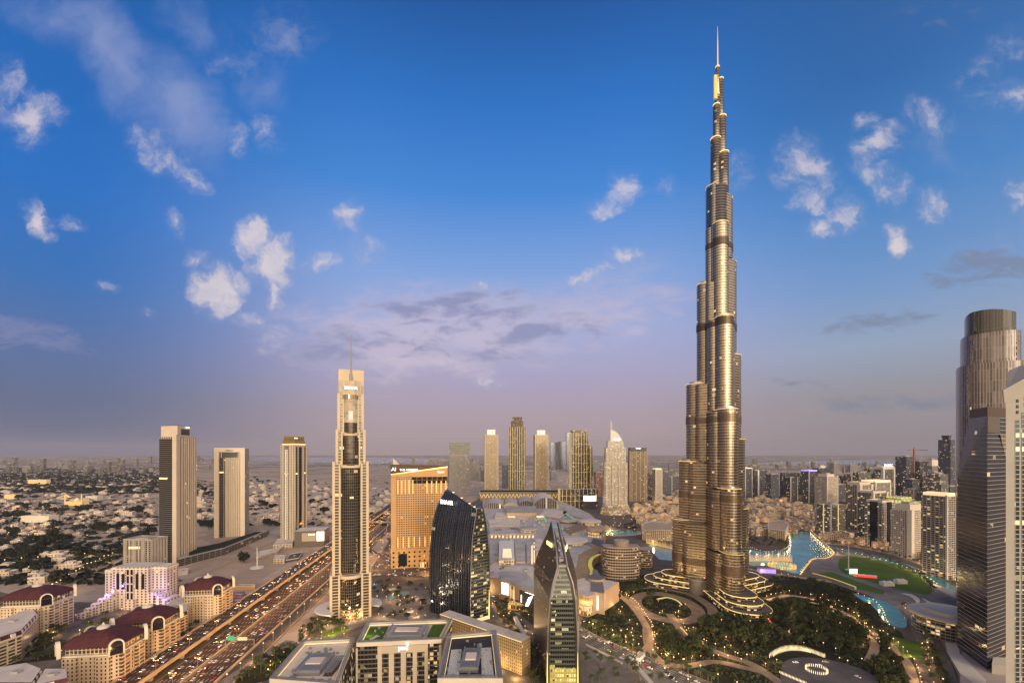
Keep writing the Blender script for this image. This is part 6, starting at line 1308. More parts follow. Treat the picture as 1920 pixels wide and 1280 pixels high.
b = MB(); b.box(x, y, 7.2, 30, .6, .7); b.build('gantry', M['grey'], t); b = MB(); b.box(x - 9, y - .5, 6.2, 7, .3, 5); b.build('sign_panel', mat('sign_green', (.01, .22, .12), .5, 0, (.02, .5, .3), .25), t); b = MB(); b.box(x + 3, y - .5, 6.6, 10, .3, 3.4); b.build('sign_panel', M['pale'], t)

# mosque and lit villas of the far quarter
t = thing('mosque', 'gold floodlit mosque with dome and two minarets among dark trees', 'mosque', (*W(137, 1640),)); Y = 1640; x0, x1 = W(122, Y)[0], W(153, Y)[0]; ml = mat('floodlit_stone', (.55, .42, .22), .8, 0, (1, .65, .2), .22)  # floodlight is put into the stone itself as a gold emission
b = MB(); b.box((x0 + x1) / 2, Y + 14, 0, x1 - x0, 30, 17); b.build('prayer_hall', ml, t); b = MB(); b.lathe((x0 + x1) / 2, Y + 14, [(9, 17), (9, 20), (8, 24), (5, 28), (.2, 31)], 14); b.build('dome', ml, t)
for x in (x0, x1): b = MB(); b.lathe(x, Y, [(2.6, 0), (2.2, 34), (3.4, 35), (2.0, 36), (1.8, 42), (.2, 48)], 8); b.build('minaret', ml, t)
for i, (lab, p0, p1, pt, pb) in enumerate((('gold floodlit villa palace on the dark park edge', 52, 87, 899, 907), ('gold floodlit villa by the picture edge', 8, 28, 927, 935), ('cream walled villa near the floodlit mosque', 160, 182, 930, 938), ('long white arcaded villa among dark trees below the mosque', 40, 92, 967, 982))):
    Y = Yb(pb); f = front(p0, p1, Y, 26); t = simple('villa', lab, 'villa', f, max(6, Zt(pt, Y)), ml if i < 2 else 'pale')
    b = MB(); c = t.location; b.lathe(c[0], c[1], [(4, max(6, Zt(pt, Y))), (3.5, max(6, Zt(pt, Y)) + 3), (.2, max(6, Zt(pt, Y)) + 5)], 10); b.build('dome', M['pale'], t)

# ---------------------------------------------------------------- repeated low houses
hw = fac('villa_wall', (.46, .38, .31), (.07, .06, .055), FloorH=3.5, BayW=4, WinU=.35, WinV=.45, Lit=.18, GMetal=.2, GRough=.3, LitStr=.9)
hs = fac('sandstone_wall', (.54, .41, .28), (.05, .04, .035), FloorH=3.4, BayW=4.6, WinU=.5, WinV=.55, Lit=.2, GMetal=.2, GRough=.3, LitStr=1.2)
def villa_proto(k, m, label, group, nm, stack):
    t = thing(nm, label, 'house', (0, -3000), group); r = random.Random(k); w = r.uniform(13, 20); d = r.uniform(11, 17); y0 = -3000
    if stack: w *= 1.75; d *= 1.45
    b = MB(); b.box(0, y0, 0, w, d, 7 + 3.4 * stack, 0, 0, 1); b.build('wall', [m, M['roofbeige']], t)
    b = MB(); b.box(w * r.uniform(-.2, .2), y0 + d * .1, 7 + 3.4 * stack, w * .5, d * .5, 3.3, 0, 0, 1); b.build('upper_floor', [m, M['roofbeige']], t)
    b = MB(); b.box(w * .62, y0 - d * .1, 0, w * .35, d * .7, 4.0 + 3.4 * stack, 0, 0, 1); b.build('side_wing', [m, M['roofbeige']], t)
    b = MB(); h = 7 + 3.4 * stack
    for s in (-1, 1): b.box(s * (w / 2 - .2), y0, h, .5, d, 1.0); b.box(0, y0 + s * (d / 2 - .2), h, w - .9, .5, 1.0)
    b.build('parapet', M['pale'] if stack == 0 else M['sandstone'], t)
    return t
def hidden(x, y, z=4):
    return False
def scatter_px(poly, n, seed, mind=6, tries=40, avoid=()):
    r = random.Random(seed); xs = [p[0] for p in poly]; ys = [p[1] for p in poly]; out = []
    for _ in range(n * tries):
        if len(out) >= n: break
        px, py = r.uniform(min(xs), max(xs)), r.uniform(min(ys), max(ys))
        if not inpoly(px, py, poly): continue
        x, y = P(px, py)
        if any((x - a) ** 2 + (y - c) ** 2 < mind ** 2 for a, c in out): continue
        if any(abs(y - sum(q[1] for q in pts) / len(pts)) < 2000 and any(segd(x, y, pts[i], pts[i + 1]) < w for i in range(len(pts) - 1)) for pts, w in ROADS): continue
        if any(inpoly(x, y, a) for a in avoid): continue
        out.append((x, y))
    return out
pq = lambda *a: [(a[i], a[i + 1]) for i in range(0, len(a), 2)]
HOUSES = []
VG = 'pale villas of the sandy quarter'
protos = [villa_proto(k, hw, 'pale flat-roofed villa among trees on the sandy quarter beyond the motorway', VG, 'villa', 0) for k in range(4)]
spots = []
for poly, n, s in ((pq(0, 935, 288, 915, 288, 1000, 228, 1000, 0, 1030), 105, 1), (pq(370, 918, 525, 930, 525, 985, 470, 990, 372, 975), 52, 2), (pq(577, 935, 626, 942, 626, 982, 577, 972), 26, 3), (pq(0, 1045, 220, 1030, 180, 1060, 90, 1110, 0, 1090), 14, 4), (pq(470, 905, 730, 915, 730, 945, 470, 925), 40, 5), (pq(692, 945, 732, 940, 732, 962, 692, 968), 10, 6), (pq(0, 905, 288, 900, 288, 915, 0, 935), 34, 7)):
    spots += scatter_px(poly, n, s, 24)
for i, (x, y) in enumerate(spots):
    p = protos[i % 4]; k = rnd.uniform(.65, 1.25) * (1 + y / 9000)
    if i < 4: p.location = (x, y, 0); p.rotation_euler.z = rnd.choice((.3, .35, 1.9)); p.scale = (k, k, k * .9)
    else: dup(p, (x, y, 0), rnd.choice((.3, .38, 1.9, .25)), k)
    HOUSES.append((x, y))
OG = 'sandstone blocks of the old-style quarter'
protos = [villa_proto(10 + k, hs, 'sandstone courtyard block in the old-style quarter behind the tallest tower', OG, 'courtyard_house', 1 + k % 3) for k in range(5)]
spots = []
for poly, n, s in ((pq(1196, 945, 1278, 940, 1278, 1000, 1225, 1008, 1200, 985), 46, 11), (pq(1400, 948, 1500, 942, 1540, 965, 1535, 990, 1470, 1003, 1402, 1010), 62, 12), (pq(1540, 1000, 1640, 1012, 1720, 1032, 1780, 1062, 1792, 1075, 1720, 1048, 1640, 1026, 1550, 1012), 26, 13), (pq(1402, 930, 1545, 925, 1545, 940, 1402, 945), 26, 14), (pq(1188, 925, 1280, 925, 1280, 938, 1190, 940), 24, 15), (pq(1186, 948, 1200, 945, 1205, 975, 1188, 970), 6, 16)):
    spots += scatter_px(poly, n, s, 27)
for i, (x, y) in enumerate(spots):
    p = protos[i % 5]; k = rnd.uniform(.75, 1.05)
    if i < 5: p.location = (x, y, 0); p.rotation_euler.z = .4; p.scale = (k, k, k)
    else: dup(p, (x, y, 0), rnd.choice((.4, .4 + pi / 2, -.2, .1)), k)
    HOUSES.append((x, y))
f = [P(1440, 1008), P(1472, 1013), P(1480, 998), P(1462, 990), P(1440, 994)]
simple('hotel', 'large sandstone lakeside hotel wing with wide openings at the lake corner', 'hotel', f, 22, hs, 'sandstone')
f = [P(1204, 1012), P(1272, 1014), P(1270, 1000), P(1222, 994), P(1206, 998)]
simple('hotel', 'sandstone terraced souk hall glowing beside the small lake arm', 'hall', f, 24, hs, 'sandstone')
# hazy blocks of the far districts
fp = []
for k in range(3):
    t = thing('distant_block', 'hazy pale block of the far district on the horizon', 'building', (0, -3000), 'hazy blocks of the far districts')
    b = MB(); b.box(0, -3000, 0, 46 - 8 * k, 30, 46 + 22 * k, 0, 0, 1); b.build('shaft', [glit if k else greyg, M['roofgrey']], t)
    b = MB(); b.box(0, -3000, 46 + 22 * k, 20, 14, 5); b.build('roof_plant', M['concrete'], t); fp.append(t)
r2 = random.Random(5); spots = []
for a0, a1, y0, y1, n in ((-40, 290, 868, 888, 46), (370, 400, 862, 880, 5), (1220, 1280, 868, 885, 6), (1400, 1560, 866, 880, 20), (640, 900, 862, 880, 18), (900, 1180, 870, 890, 16), (1560, 1790, 868, 900, 34)):
    for _ in range(n): px, py = r2.uniform(a0, a1), r2.uniform(y0, y1); spots.append(P(px, py))
for i, (x, y) in enumerate(spots):
    p = fp[i % 3]; k = r2.uniform(.5, 1.5)
    if i < 3: p.location = (x, y, 0); p.scale = (k, k, k)
    else: dup(p, (x, y, 0), r2.uniform(-.4, .4), k)
# ---------------------------------------------------------------- trees and planting
def leafmat(name, c1, c2):
    m = bpy.data.materials.new(name); m.use_nodes = True; nt = m.node_tree; b = nt.nodes['Principled BSDF']
    oi = node(nt, 'ShaderNodeObjectInfo'); o = node(nt, 'ShaderNodeTexCoord').outputs['Object']
    k = noise(nt, o, .5, 3, .6).sm(.35, .65) * .6 + X(nt, oi.outputs['Random']) * .4
    nt.links.new(mix(nt, k, c1, c2), b.inputs['Base Color']); b.inputs['Roughness'].default_value = .8; b.inputs['Specular IOR Level'].default_value = .15
    return m
LEAF = leafmat('dark_foliage', (.014, .023, .008), (.088, .096, .034)); PALM = leafmat('palm_foliage', (.04, .06, .02), (.09, .10, .04)); FAR = leafmat('far_foliage', (.010, .015, .012), (.026, .032, .022))
def tree_proto(k, label, cat, group, name='park_tree', rr=4.2, hh=8.5, m=None, nl=230):
    r = random.Random(k); y0 = -3200; t = thing(name, label, cat, (0, y0), group)
    b = MB(); b.tube((0, y0, 0), (r.uniform(-.4, .4), y0, hh * .45), .34, 6, 0, .24)
    for _ in range(4): a = r.uniform(0, 6.28); b.tube((0, y0, hh * .42), (rr * .5 * cos(a), y0 + rr * .5 * sin(a), hh * .7), .18, 4, 0, .08)
    b.build('trunk', M['trunk'], t)
    cl = [(r.uniform(-.62, .62) * rr, r.uniform(-.62, .62) * rr, hh * r.uniform(.52, .86), rr * r.uniform(.34, .55)) for _ in range(9)]
    b = MB()
    for i in range(nl):
        cx, cy, cz, cr = cl[i % 9]; v = Vector((r.gauss(0, 1), r.gauss(0, 1), r.gauss(0, .8))).normalized() * cr * r.uniform(.55, 1.05)
        p = Vector((cx, y0 + cy, cz)) + v; n = (v.normalized() + Vector((r.uniform(-.6, .6), r.uniform(-.6, .6), r.uniform(-.2, .8)))).normalized()
        a = n.orthogonal().normalized(); c = n.cross(a); s = r.uniform(.5, .95) * rr / 4.2
        b.poly([tuple(p + a * s), tuple(p + c * s * .7), tuple(p - a * s), tuple(p - c * s * .8)])
    b.build('crown', m or LEAF, t); return t
def palm_proto(k, label, group, name='palm_tree'):
    r = random.Random(k); y0 = -3300; t = thing(name, label, 'palm', (0, y0), group); h = r.uniform(7, 9.5)
    b = MB(); b.tube((0, y0, 0), (.3, y0, h), .36, 6, 0, .22); b.build('trunk', M['palmtrunk'], t)
    b = MB()
    for i in range(17):
        a = 2 * pi * i / 17 + r.uniform(-.15, .15); e = r.uniform(.1, 1.1); q = Vector((.3, y0, h)); L = 3.6
        for s in range(4):
            d = Vector((cos(a) * cos(e), sin(a) * cos(e), sin(e))); q2 = q + d * L / 4; w = (.55, .75, .6, .15)[s]; w0 = (.2, .55, .75, .6)[s]; sd = Vector((-sin(a), cos(a), 0))
            b.poly([tuple(q - sd * w0 + Vector((0, 0, -.2))), tuple(q), tuple(q2), tuple(q2 - sd * w + Vector((0, 0, -.2)))]); b.poly([tuple(q), tuple(q + sd * w0 + Vector((0, 0, -.2))), tuple(q2 + sd * w + Vector((0, 0, -.2))), tuple(q2)])
            q = q2; e -= .5
    b.build('fronds', PALM, t); return t
def plant(protos, spots, s0, s1, label=None, group=None):
    for i, (x, y) in enumerate(spots):
        dup(protos[i % len(protos)], (x, y, 0), rnd.uniform(0, 6.28), rnd.uniform(s0, s1), label, group)
PODC = closed(pxs(1195, 1085, 1260, 1065, 1420, 1075, 1432, 1120, 1428, 1155, 1395, 1160, 1330, 1120, 1240, 1108), 3)
CIRC = closed(pxs(1470, 1240, 1520, 1232, 1585, 1243, 1640, 1268, 1640, 1300, 1540, 1315, 1470, 1290), 2)
AVOID = [POOL, PODC, CIRC, LAWN, pxs(1528, 1074, 1560, 1068, 1660, 1106, 1655, 1116, 1600, 1102), pxs(1665, 1190, 1735, 1200, 1737, 1238, 1690, 1232), pxs(1440, 1212, 1565, 1212, 1565, 1240, 1440, 1240)]
PG = 'dark park trees round the tallest tower'
tp = [tree_proto(20 + k, 'dark dense park tree in the garden at the foot of the tallest tower', 'tree', PG) for k in range(4)]
sp = scatter_px(pq(1310, 1160, 1400, 1165, 1440, 1195, 1430, 1215, 1340, 1195, 1310, 1180), 60, 21, 6, 60, AVOID) + scatter_px(pq(1430, 1130, 1590, 1130, 1640, 1190, 1610, 1230, 1500, 1212, 1440, 1190), 112, 22, 6.5, 60, AVOID)
sp += scatter_px(pq(1430, 1085, 1520, 1090, 1600, 1118, 1640, 1150, 1600, 1150, 1530, 1122, 1440, 1110), 42, 23, 6.5, 60, AVOID) + scatter_px(pq(1228, 1190, 1262, 1182, 1300, 1205, 1340, 1228, 1330, 1240, 1245, 1236), 34, 24, 6, 60, AVOID)
sp += scatter_px(pq(1140, 1110, 1205, 1095, 1230, 1100, 1212, 1160, 1175, 1145), 20, 25, 6, 40, AVOID) + scatter_px(pq(1640, 1190, 1665, 1205, 1690, 1250, 1710, 1290, 1640, 1290, 1620, 1230), 20, 26, 6, 40, AVOID)
sp = sp[:296]
plant(tp, sp[4:], .8, 1.55)
for i in range(4): tp[i].location = (*sp[i], 0)
TREES = list(sp)
SG = 'dark trees scattered over the sandy quarter'
tq = [tree_proto(40 + k, 'dark spreading tree among the pale villas of the sandy quarter', 'tree', SG, 'shade_tree', 6.5, 10, FAR, 200) for k in range(3)]
sp = []
for (px, py, w, h, n) in ((40, 920, 60, 10, 14), (150, 905, 120, 9, 22), (60, 952, 50, 6, 12), (180, 955, 40, 8, 14), (30, 970, 30, 6, 8), (95, 985, 25, 6, 10), (185, 995, 40, 5, 14), (240, 990, 25, 6, 10), (75, 1020, 12, 8, 6), (105, 1010, 18, 10, 9), (90, 1040, 40, 8, 14), (180, 1040, 25, 10, 12), (30, 1045, 20, 6, 6), (55, 1075, 30, 8, 8), (120, 1090, 15, 6, 5), (275, 1000, 12, 12, 6), (390, 985, 14, 12, 8), (480, 905, 30, 6, 10), (590, 945, 12, 5, 8), (640, 948, 30, 4, 8), (500, 950, 20, 10, 8), (385, 920, 12, 6, 6), (600, 960, 20, 8, 8), (510, 985, 14, 5, 6), (20, 1000, 20, 5, 6), (455, 1054, 6, 2, 2), (250, 960, 30, 6, 8), (120, 960, 30, 5, 8), (30, 935, 40, 4, 8), (200, 920, 60, 5, 12)):
    for _ in range(n):
        q = P(rnd.gauss(px, w * .5), rnd.gauss(py, h * .4))
        if not any((q[0] - a) ** 2 + (q[1] - c) ** 2 < 260 for a, c in HOUSES): sp.append(q)
sp = sp[:290]
plant(tq, sp[3:], 1.0, 2.1)
for i in range(3): tq[i].location = (*sp[i], 0)
# palms
pp = [palm_proto(60 + k, 'palm on the tan plaza below the park drive', 'palms on the boulevard plaza') for k in range(3)]
sp = scatter_px(pq(1095, 1232, 1160, 1238, 1215, 1268, 1245, 1285, 1110, 1285), 16, 31, 7, 60)
plant(pp, sp[3:], 1, 1.3)
for i in range(3): pp[i].location = (*sp[i], 0)
def palms_on(px, n, label, group, s0=.9, s1=1.2, jit=2.0):
    pts = smoothline(pxs(*px), 6); seg = [(pts[i], pts[i + 1]) for i in range(len(pts) - 1)]; L = [sqrt((a[0] - c[0]) ** 2 + (a[1] - c[1]) ** 2) for a, c in seg]; T_ = sum(L); out = []
    for k in range(n):
        d = T_ * (k + .5) / n; i = 0
        while d > L[i]: d -= L[i]; i += 1
        q = lerp(*seg[i], d / L[i]); out.append((q[0] + rnd.uniform(-jit, jit), q[1] + rnd.uniform(-jit, jit)))
    plant(pp, out, s0, s1, label, group); return out
CP = palms_on((1620, 1044, 1660, 1054, 1700, 1070, 1735, 1090, 1750, 1112), 26, 'uplit palm on the lawn bank of the turquoise canal', 'palms on the canal bank')
palms_on((1560, 1018, 1620, 1030, 1700, 1050, 1760, 1078, 1795, 1102), 30, 'palm on the far promenade of the turquoise canal', 'palms on the far canal promenade', .8, 1.1)
PR = palms_on((1690, 1135, 1715, 1160, 1735, 1190, 1738, 1230, 1760, 1290), 30, 'lit palm on the stepped walk between pool and black tower', 'palms on the stepped walk', .8, 1.1, 4)
palms_on((1095, 1185, 1130, 1200, 1180, 1225, 1230, 1245, 1290, 1268, 1345, 1290), 26, 'palm on the verge of the boulevard', 'palms on the boulevard verge', .9, 1.3, 4)
palms_on((1410, 1022, 1440, 1028, 1475, 1028), 14, 'palm on the lake island shore', 'palms on the lake island', .8, 1.1, 5)
palms_on((470, 1272, 500, 1240, 550, 1222, 600, 1190, 640, 1180), 20, 'palm on the slip-road garden below the mast tower', 'palms on the slip-road garden', .9, 1.3, 5)
palms_on((940, 1170, 960, 1190, 985, 1215, 1000, 1245), 12, 'palm on the lane between the two curved office blocks', 'palms on the office lane', .9, 1.2, 2)
gt = [tree_proto(70 + k, 'clipped round tree in the gardens round the mast tower and pools', 'tree', 'garden trees round the mast tower', 'garden_tree', 3.2, 6.2, None, 150) for k in range(2)]
sp = scatter_px(pq(700, 1085, 800, 1100, 800, 1160, 720, 1170, 695, 1130), 34, 33, 5, 60) + scatter_px(pq(560, 1180, 625, 1150, 640, 1175, 560, 1205), 14, 34, 5, 60) + scatter_px(pq(430, 1280, 500, 1235, 545, 1215, 560, 1230, 500, 1270), 26, 35, 5, 60) + scatter_px(pq(930, 1110, 965, 1130, 1000, 1160, 1000, 1180, 940, 1150), 14, 36, 5, 60) + scatter_px(pq(1090, 1165, 1130, 1170, 1180, 1190, 1190, 1220, 1120, 1205), 30, 37, 5, 60) + scatter_px(pq(985, 1210, 1000, 1215, 1020, 1285, 1000, 1285), 12, 38, 4, 60) + scatter_px(pq(0, 1215, 100, 1190, 100, 1235, 0, 1245), 34, 39, 5, 60) + scatter_px(pq(90, 1180, 200, 1150, 210, 1175, 110, 1215), 18, 42, 5, 60) + scatter_px(pq(292, 1185, 395, 1165, 400, 1172, 300, 1225), 14, 43, 5, 60) + scatter_px(pq(1402, 1010, 1470, 1012, 1475, 1028, 1410, 1022), 26, 40, 5, 60) + scatter_px(pq(1150, 985, 1200, 975, 1205, 990, 1160, 1000), 24, 41, 6, 60)
plant(gt, sp[2:], .9, 1.5)
for i in range(2): gt[i].location = (*sp[i], 0)
# shrubs and woodland nobody could count
def clumps(name, label, cat, spots, s0, s1, m, seed, flat=.6, nq=9):
    r = random.Random(seed); b = MB()
    for x, y in spots:
        R_ = r.uniform(s0, s1)
        for _ in range(nq):
            v = Vector((r.gauss(0, 1), r.gauss(0, 1), abs(r.gauss(0, .8)))).normalized(); p = Vector((x, y, 0)) + Vector((v[0] * R_, v[1] * R_, v[2] * R_ * flat + .3)) * r.uniform(.6, 1)
            n = (v + Vector((r.uniform(-.5, .5), r.uniform(-.5, .5), .5))).normalized(); a = n.orthogonal().normalized(); c = n.cross(a); s = R_ * r.uniform(.3, .6)
            b.poly([tuple(p + a * s), tuple(p + c * s * .8), tuple(p - a * s), tuple(p - c * s * .8)])
    return stuff(b.build(name, m), label, cat)
r3 = random.Random(9)
clumps('shrubbery', 'low dark shrubs filling the garden beds of the park', 'shrubs', scatter_px(pq(1125, 1100, 1230, 1080, 1430, 1110, 1600, 1120, 1660, 1170, 1710, 1280, 1400, 1280, 1250, 1245, 1180, 1220, 1100, 1170), 1500, 51, 2.0, 12, AVOID), 1.2, 2.6, LEAF, 1)
clumps('woodland', 'dark far-off woodland of the royal park', 'woodland', [P(r3.uniform(-120, 300), r3.uniform(879, 925) if r3.random() < .7 else r3.uniform(876, 900)) for _ in range(2400)] + [P(r3.uniform(370, 420), r3.uniform(900, 930)) for _ in range(60)], 9, 19, FAR, 2)
clumps('undergrowth', 'dark scrub between the villas of the sandy quarter', 'scrub', [P(r3.uniform(-40, 290), r3.uniform(905, 1095)) for _ in range(1500)] + [P(r3.uniform(370, 730), r3.uniform(900, 985)) for _ in range(420)], 4, 12, FAR, 3)

# ---------------------------------------------------------------- lamps
ORANGE = (1, .52, .16)
def lamp_proto(label, group, h, name, col, arm=0.0, em=None, r=.5):
    y0 = -3400; t = thing(name, label, 'lamp', (0, y0), group)
    b = MB(); b.tube((0, y0, 0), (0, y0, h), .16, 5, 0, .1)
    for s in ((-1, 1) if arm else ()): b.tube((0, y0, h), (s * arm, y0, h + .5), .1, 4)
    b.build('pole', M['grey'], t)
    for s in ((-1, 1) if arm else (0,)):
        b = MB(); b.lathe(s * arm, y0, [(.05, h - .1), (r, h + .15), (r, h + .6), (.05, h + .85)], 7, 0, 0); b.build('lamp_head', em, t)
    return t
def lamps(proto, spots, every=0, power=0, col=WARM, dz=0, first=True):
    hgt = max(v.co.z for v in [c for c in proto.children if c.type == 'MESH'][0].data.vertices)
    for i, (x, y) in enumerate(spots):
        if i == 0 and first: proto.location = (x, y, dz); o = proto
        else: o = dup(proto, (x, y, dz), 0, rnd.uniform(.75, 1.2))
        if every and i % every == 0:
            L = bpy.data.lights.new('lamp_glow', 'POINT'); L.energy = power * 4.5; L.color = col; L.shadow_soft_size = .8
            q = bpy.data.objects.new('lamp_glow', L); COL.objects.link(q); q.parent = o
            q.location = (0, 0, hgt - .6)
def along(px, step, off=0.0):
    pts = smoothline(pxs(*px), 6); out = []; d = step / 2
    for i in range(len(pts) - 1):
        a, c = pts[i], pts[i + 1]; L = sqrt((a[0] - c[0]) ** 2 + (a[1] - c[1]) ** 2)
        while d < L:
            q = lerp(a, c, d / L); out.append((q[0] - (c[1] - a[1]) / L * off, q[1] + (c[0] - a[0]) / L * off)); d += step
        d -= L
    return out
lm = lamp_proto('double-armed sodium lamp on the motorway median', 'motorway median lamps', 13, 'street_lamp', ORANGE, 2.4, M['orange_e'], .45)
lamps(lm, [(hx(-294.1, y), y) for y in range(300, 1500, 34)], 1, 4200, ORANGE)
lm = lamp_proto('double-armed sodium lamp under the edge of the raised motorway deck', 'lamps beside the raised deck', 11, 'street_lamp', ORANGE, 2.0, M['orange_e'], .4)
lamps(lm, [(hx(-318.7, y), y) for y in range(290, 1300, 46)], 1, 3000, (1, .40, .09), 8)
lm = lamp_proto('warm lamp on the verge beside the motorway service road', 'service road lamps', 9, 'street_lamp', WARM, 0, M['warm_e'])
lamps(lm, [(hx(-250.5, y), y) for y in range(330, 900, 22)], 2, 2600, WARM)
lm = lamp_proto('warm street lamp along the busy boulevard', 'boulevard lamps', 9, 'street_lamp', WARM, 0, M['warm_e'])
lamps(lm, along((880, 1098, 985, 1130, 1060, 1172, 1130, 1208, 1230, 1250, 1330, 1292, 1500, 1360), 16, 14.5) + along((880, 1098, 985, 1130, 1060, 1172, 1130, 1208, 1230, 1250, 1330, 1292), 22, -14.5), 2, 2600, (1, .7, .4))
PL = (1, .62, .28)
lm = lamp_proto('warm post lamp along the curving park drive', 'park drive lamps', 4.5, 'garden_lamp', PL, 0, M['warm_e'], .38)
sp = along((1140, 1103, 1180, 1130, 1211, 1172, 1218, 1205), 6.5, 6) + along((1212, 1178, 1216, 1210, 1240, 1240, 1285, 1248, 1340, 1240, 1400, 1252), 11, 6) + along((1255, 1150, 1270, 1170, 1280, 1192, 1310, 1206, 1352, 1225, 1410, 1245), 11, 6) + along((1440, 1125, 1480, 1116, 1530, 1125, 1570, 1142, 1600, 1160, 1620, 1185, 1640, 1210), 11, 5) + along((1590, 1160, 1620, 1178, 1660, 1200, 1700, 1240, 1715, 1290), 10, 5)
lamps(lm, sp, 3, 1500, PL)
lm = lamp_proto('warm ground lamp among the dark park trees', 'lamps among the park trees', 2.6, 'ground_light', PL, 0, M['warm_e'], .36)
lamps(lm, scatter_px(pq(1130, 1105, 1230, 1085, 1440, 1110, 1600, 1120, 1650, 1170, 1700, 1260, 1400, 1255, 1250, 1235, 1180, 1200), 110, 61, 6, 30, AVOID), 3, 700, PL)
lm = lamp_proto('warm lamp on the canal promenade', 'canal promenade lamps', 4, 'promenade_lamp', PL, 0, M['warm_e'], .5)
lamps(lm, along((1548, 1016, 1600, 1022, 1660, 1034, 1720, 1053, 1770, 1076, 1800, 1090), 12, 3) + along((1560, 1040, 1590, 1038, 1640, 1049, 1690, 1064, 1735, 1084, 1760, 1100), 12), 2, 1600, PL)
lm = lamp_proto('warm lamp on the stepped walk beside the small pool', 'pool walk lamps', 4, 'promenade_lamp', PL, 0, M['warm_e'], .4)
lamps(lm, [(x + 1.5, y) for x, y in PR] + along((1590, 1112, 1622, 1122, 1650, 1140, 1668, 1178, 1690, 1182), 9), 3, 600, PL)
lm = lamp_proto('warm lamp along the lake shore walk', 'lake shore lamps', 4, 'promenade_lamp', PL, 0, M['warm_e'], .32)
lamps(lm, along((1405, 1028, 1430, 1036, 1470, 1033, 1482, 1018, 1480, 1002), 8) + along((1500, 1077, 1512, 1062, 1524, 1050, 1548, 1046, 1562, 1038, 1545, 1020, 1520, 996), 8) + along((1403, 1070, 1450, 1078, 1500, 1085), 9), 3, 350, PL)
lm = lamp_proto('warm lamp in the lanes of the old-style sandstone quarter', 'old quarter lamps', 5, 'lantern', PL, 0, M['warm_e'], .8)
lamps(lm, scatter_px(pq(1400, 945, 1500, 940, 1545, 965, 1535, 995, 1402, 1010), 46, 62, 14) + scatter_px(pq(1190, 940, 1278, 935, 1278, 1005, 1205, 1005), 36, 63, 14) + scatter_px(pq(1138, 960, 1190, 965, 1200, 1000, 1130, 1000), 24, 64, 12), 2, 6000, (1, .55, .2))
lm = lamp_proto('warm lamp on the plaza and slip roads round the mast tower', 'mast tower plaza lamps', 5, 'plaza_lamp', PL, 0, M['warm_e'], .4)
lamps(lm, scatter_px(pq(470, 1260, 545, 1190, 625, 1150, 690, 1160, 700, 1180, 560, 1225, 500, 1270), 30, 65, 8) + scatter_px(pq(700, 1090, 800, 1105, 800, 1165, 700, 1170), 26, 66, 8) + scatter_px(pq(920, 1105, 1000, 1140, 1000, 1200, 920, 1165), 18, 67, 8) + scatter_px(pq(1090, 1165, 1190, 1190, 1190, 1225, 1100, 1200), 24, 68, 7), 2, 1500, PL)
lm = lamp_proto('tall warm street lamp between the pale villas', 'sandy quarter street lamps', 9, 'street_lamp', PL, 0, M['warm_e'], .8)
lamps(lm, along((90, 1125, 140, 1090, 185, 1062, 228, 1042), 15, 11) + along((-40, 1062, 60, 1054, 175, 1045), 22) + along((0, 1010, 90, 990, 180, 967, 260, 945), 40) + scatter_px(pq(0, 930, 288, 915, 288, 1000, 0, 1030), 70, 69, 30) + scatter_px(pq(370, 920, 525, 930, 525, 985, 372, 975), 26, 70, 30), 3, 9000, PL)
lm = lamp_proto('warm lamp in the streets between the cream apartment towers', 'estate lamps', 5, 'plaza_lamp', PL, 0, M['warm_e'], .4)
lamps(lm, scatter_px(pq(-20, 1180, 100, 1130, 200, 1150, 330, 1085, 350, 1100, 300, 1150, 210, 1180, 100, 1240, -20, 1260), 44, 71, 8), 2, 1300, PL)
lm = lamp_proto('warm street lamp on the busy junction beside the orange hotel', 'junction lamps', 9, 'street_lamp', PL, 0, M['warm_e'], .6)
lamps(lm, scatter_px(pq(692, 1000, 735, 985, 735, 1068, 800, 1072, 800, 1085, 692, 1080), 34, 72, 13), 2, 4000, ORANGE)
# lights too many to count, far off
def glints(name, label, spots, s0, s1, m, seed):
    r = random.Random(seed); b = MB()
    for x, y in spots:
        s = r.uniform(s0, s1) * (y / 3000) ** .7; z = r.uniform(3, 12); b.v += [(x - s, y, z), (x + s, y, z), (x, y + s, z), (x, y, z + s * 1.3)]; k = len(b.v) - 4
        for q in ((0, 1, 3), (1, 2, 3), (2, 0, 3)): b.f.append(tuple(k + i for i in q)); b.uv.append([(0, 0)] * 3); b.mi.append(0)
    return stuff(b.build(name, m), label, 'lights')
def band(a, c, y0, y1, n, pw=1.6): return [P(r3.uniform(a, c), y0 + (y1 - y0) * r3.random() ** pw) for _ in range(n)]
glints('distant_lights', 'countless warm street lights of the far city', band(-60, 300, 858, 910, 520) + band(300, 900, 856, 875, 330) + band(880, 1300, 860, 930, 520) + band(1390, 1800, 857, 935, 700), .8, 2.0, mat('far_warm', (.5, .4, .3), .6, 0, (1, .68, .36), 3), 4)
glints('distant_lights', 'scattered cool white lights of the far city', band(-60, 300, 858, 900, 160) + band(640, 900, 856, 875, 90) + band(1390, 1800, 857, 930, 160), .8, 1.8, mat('far_cool', (.5, .5, .5), .6, 0, (.85, .95, 1), 3), 5)

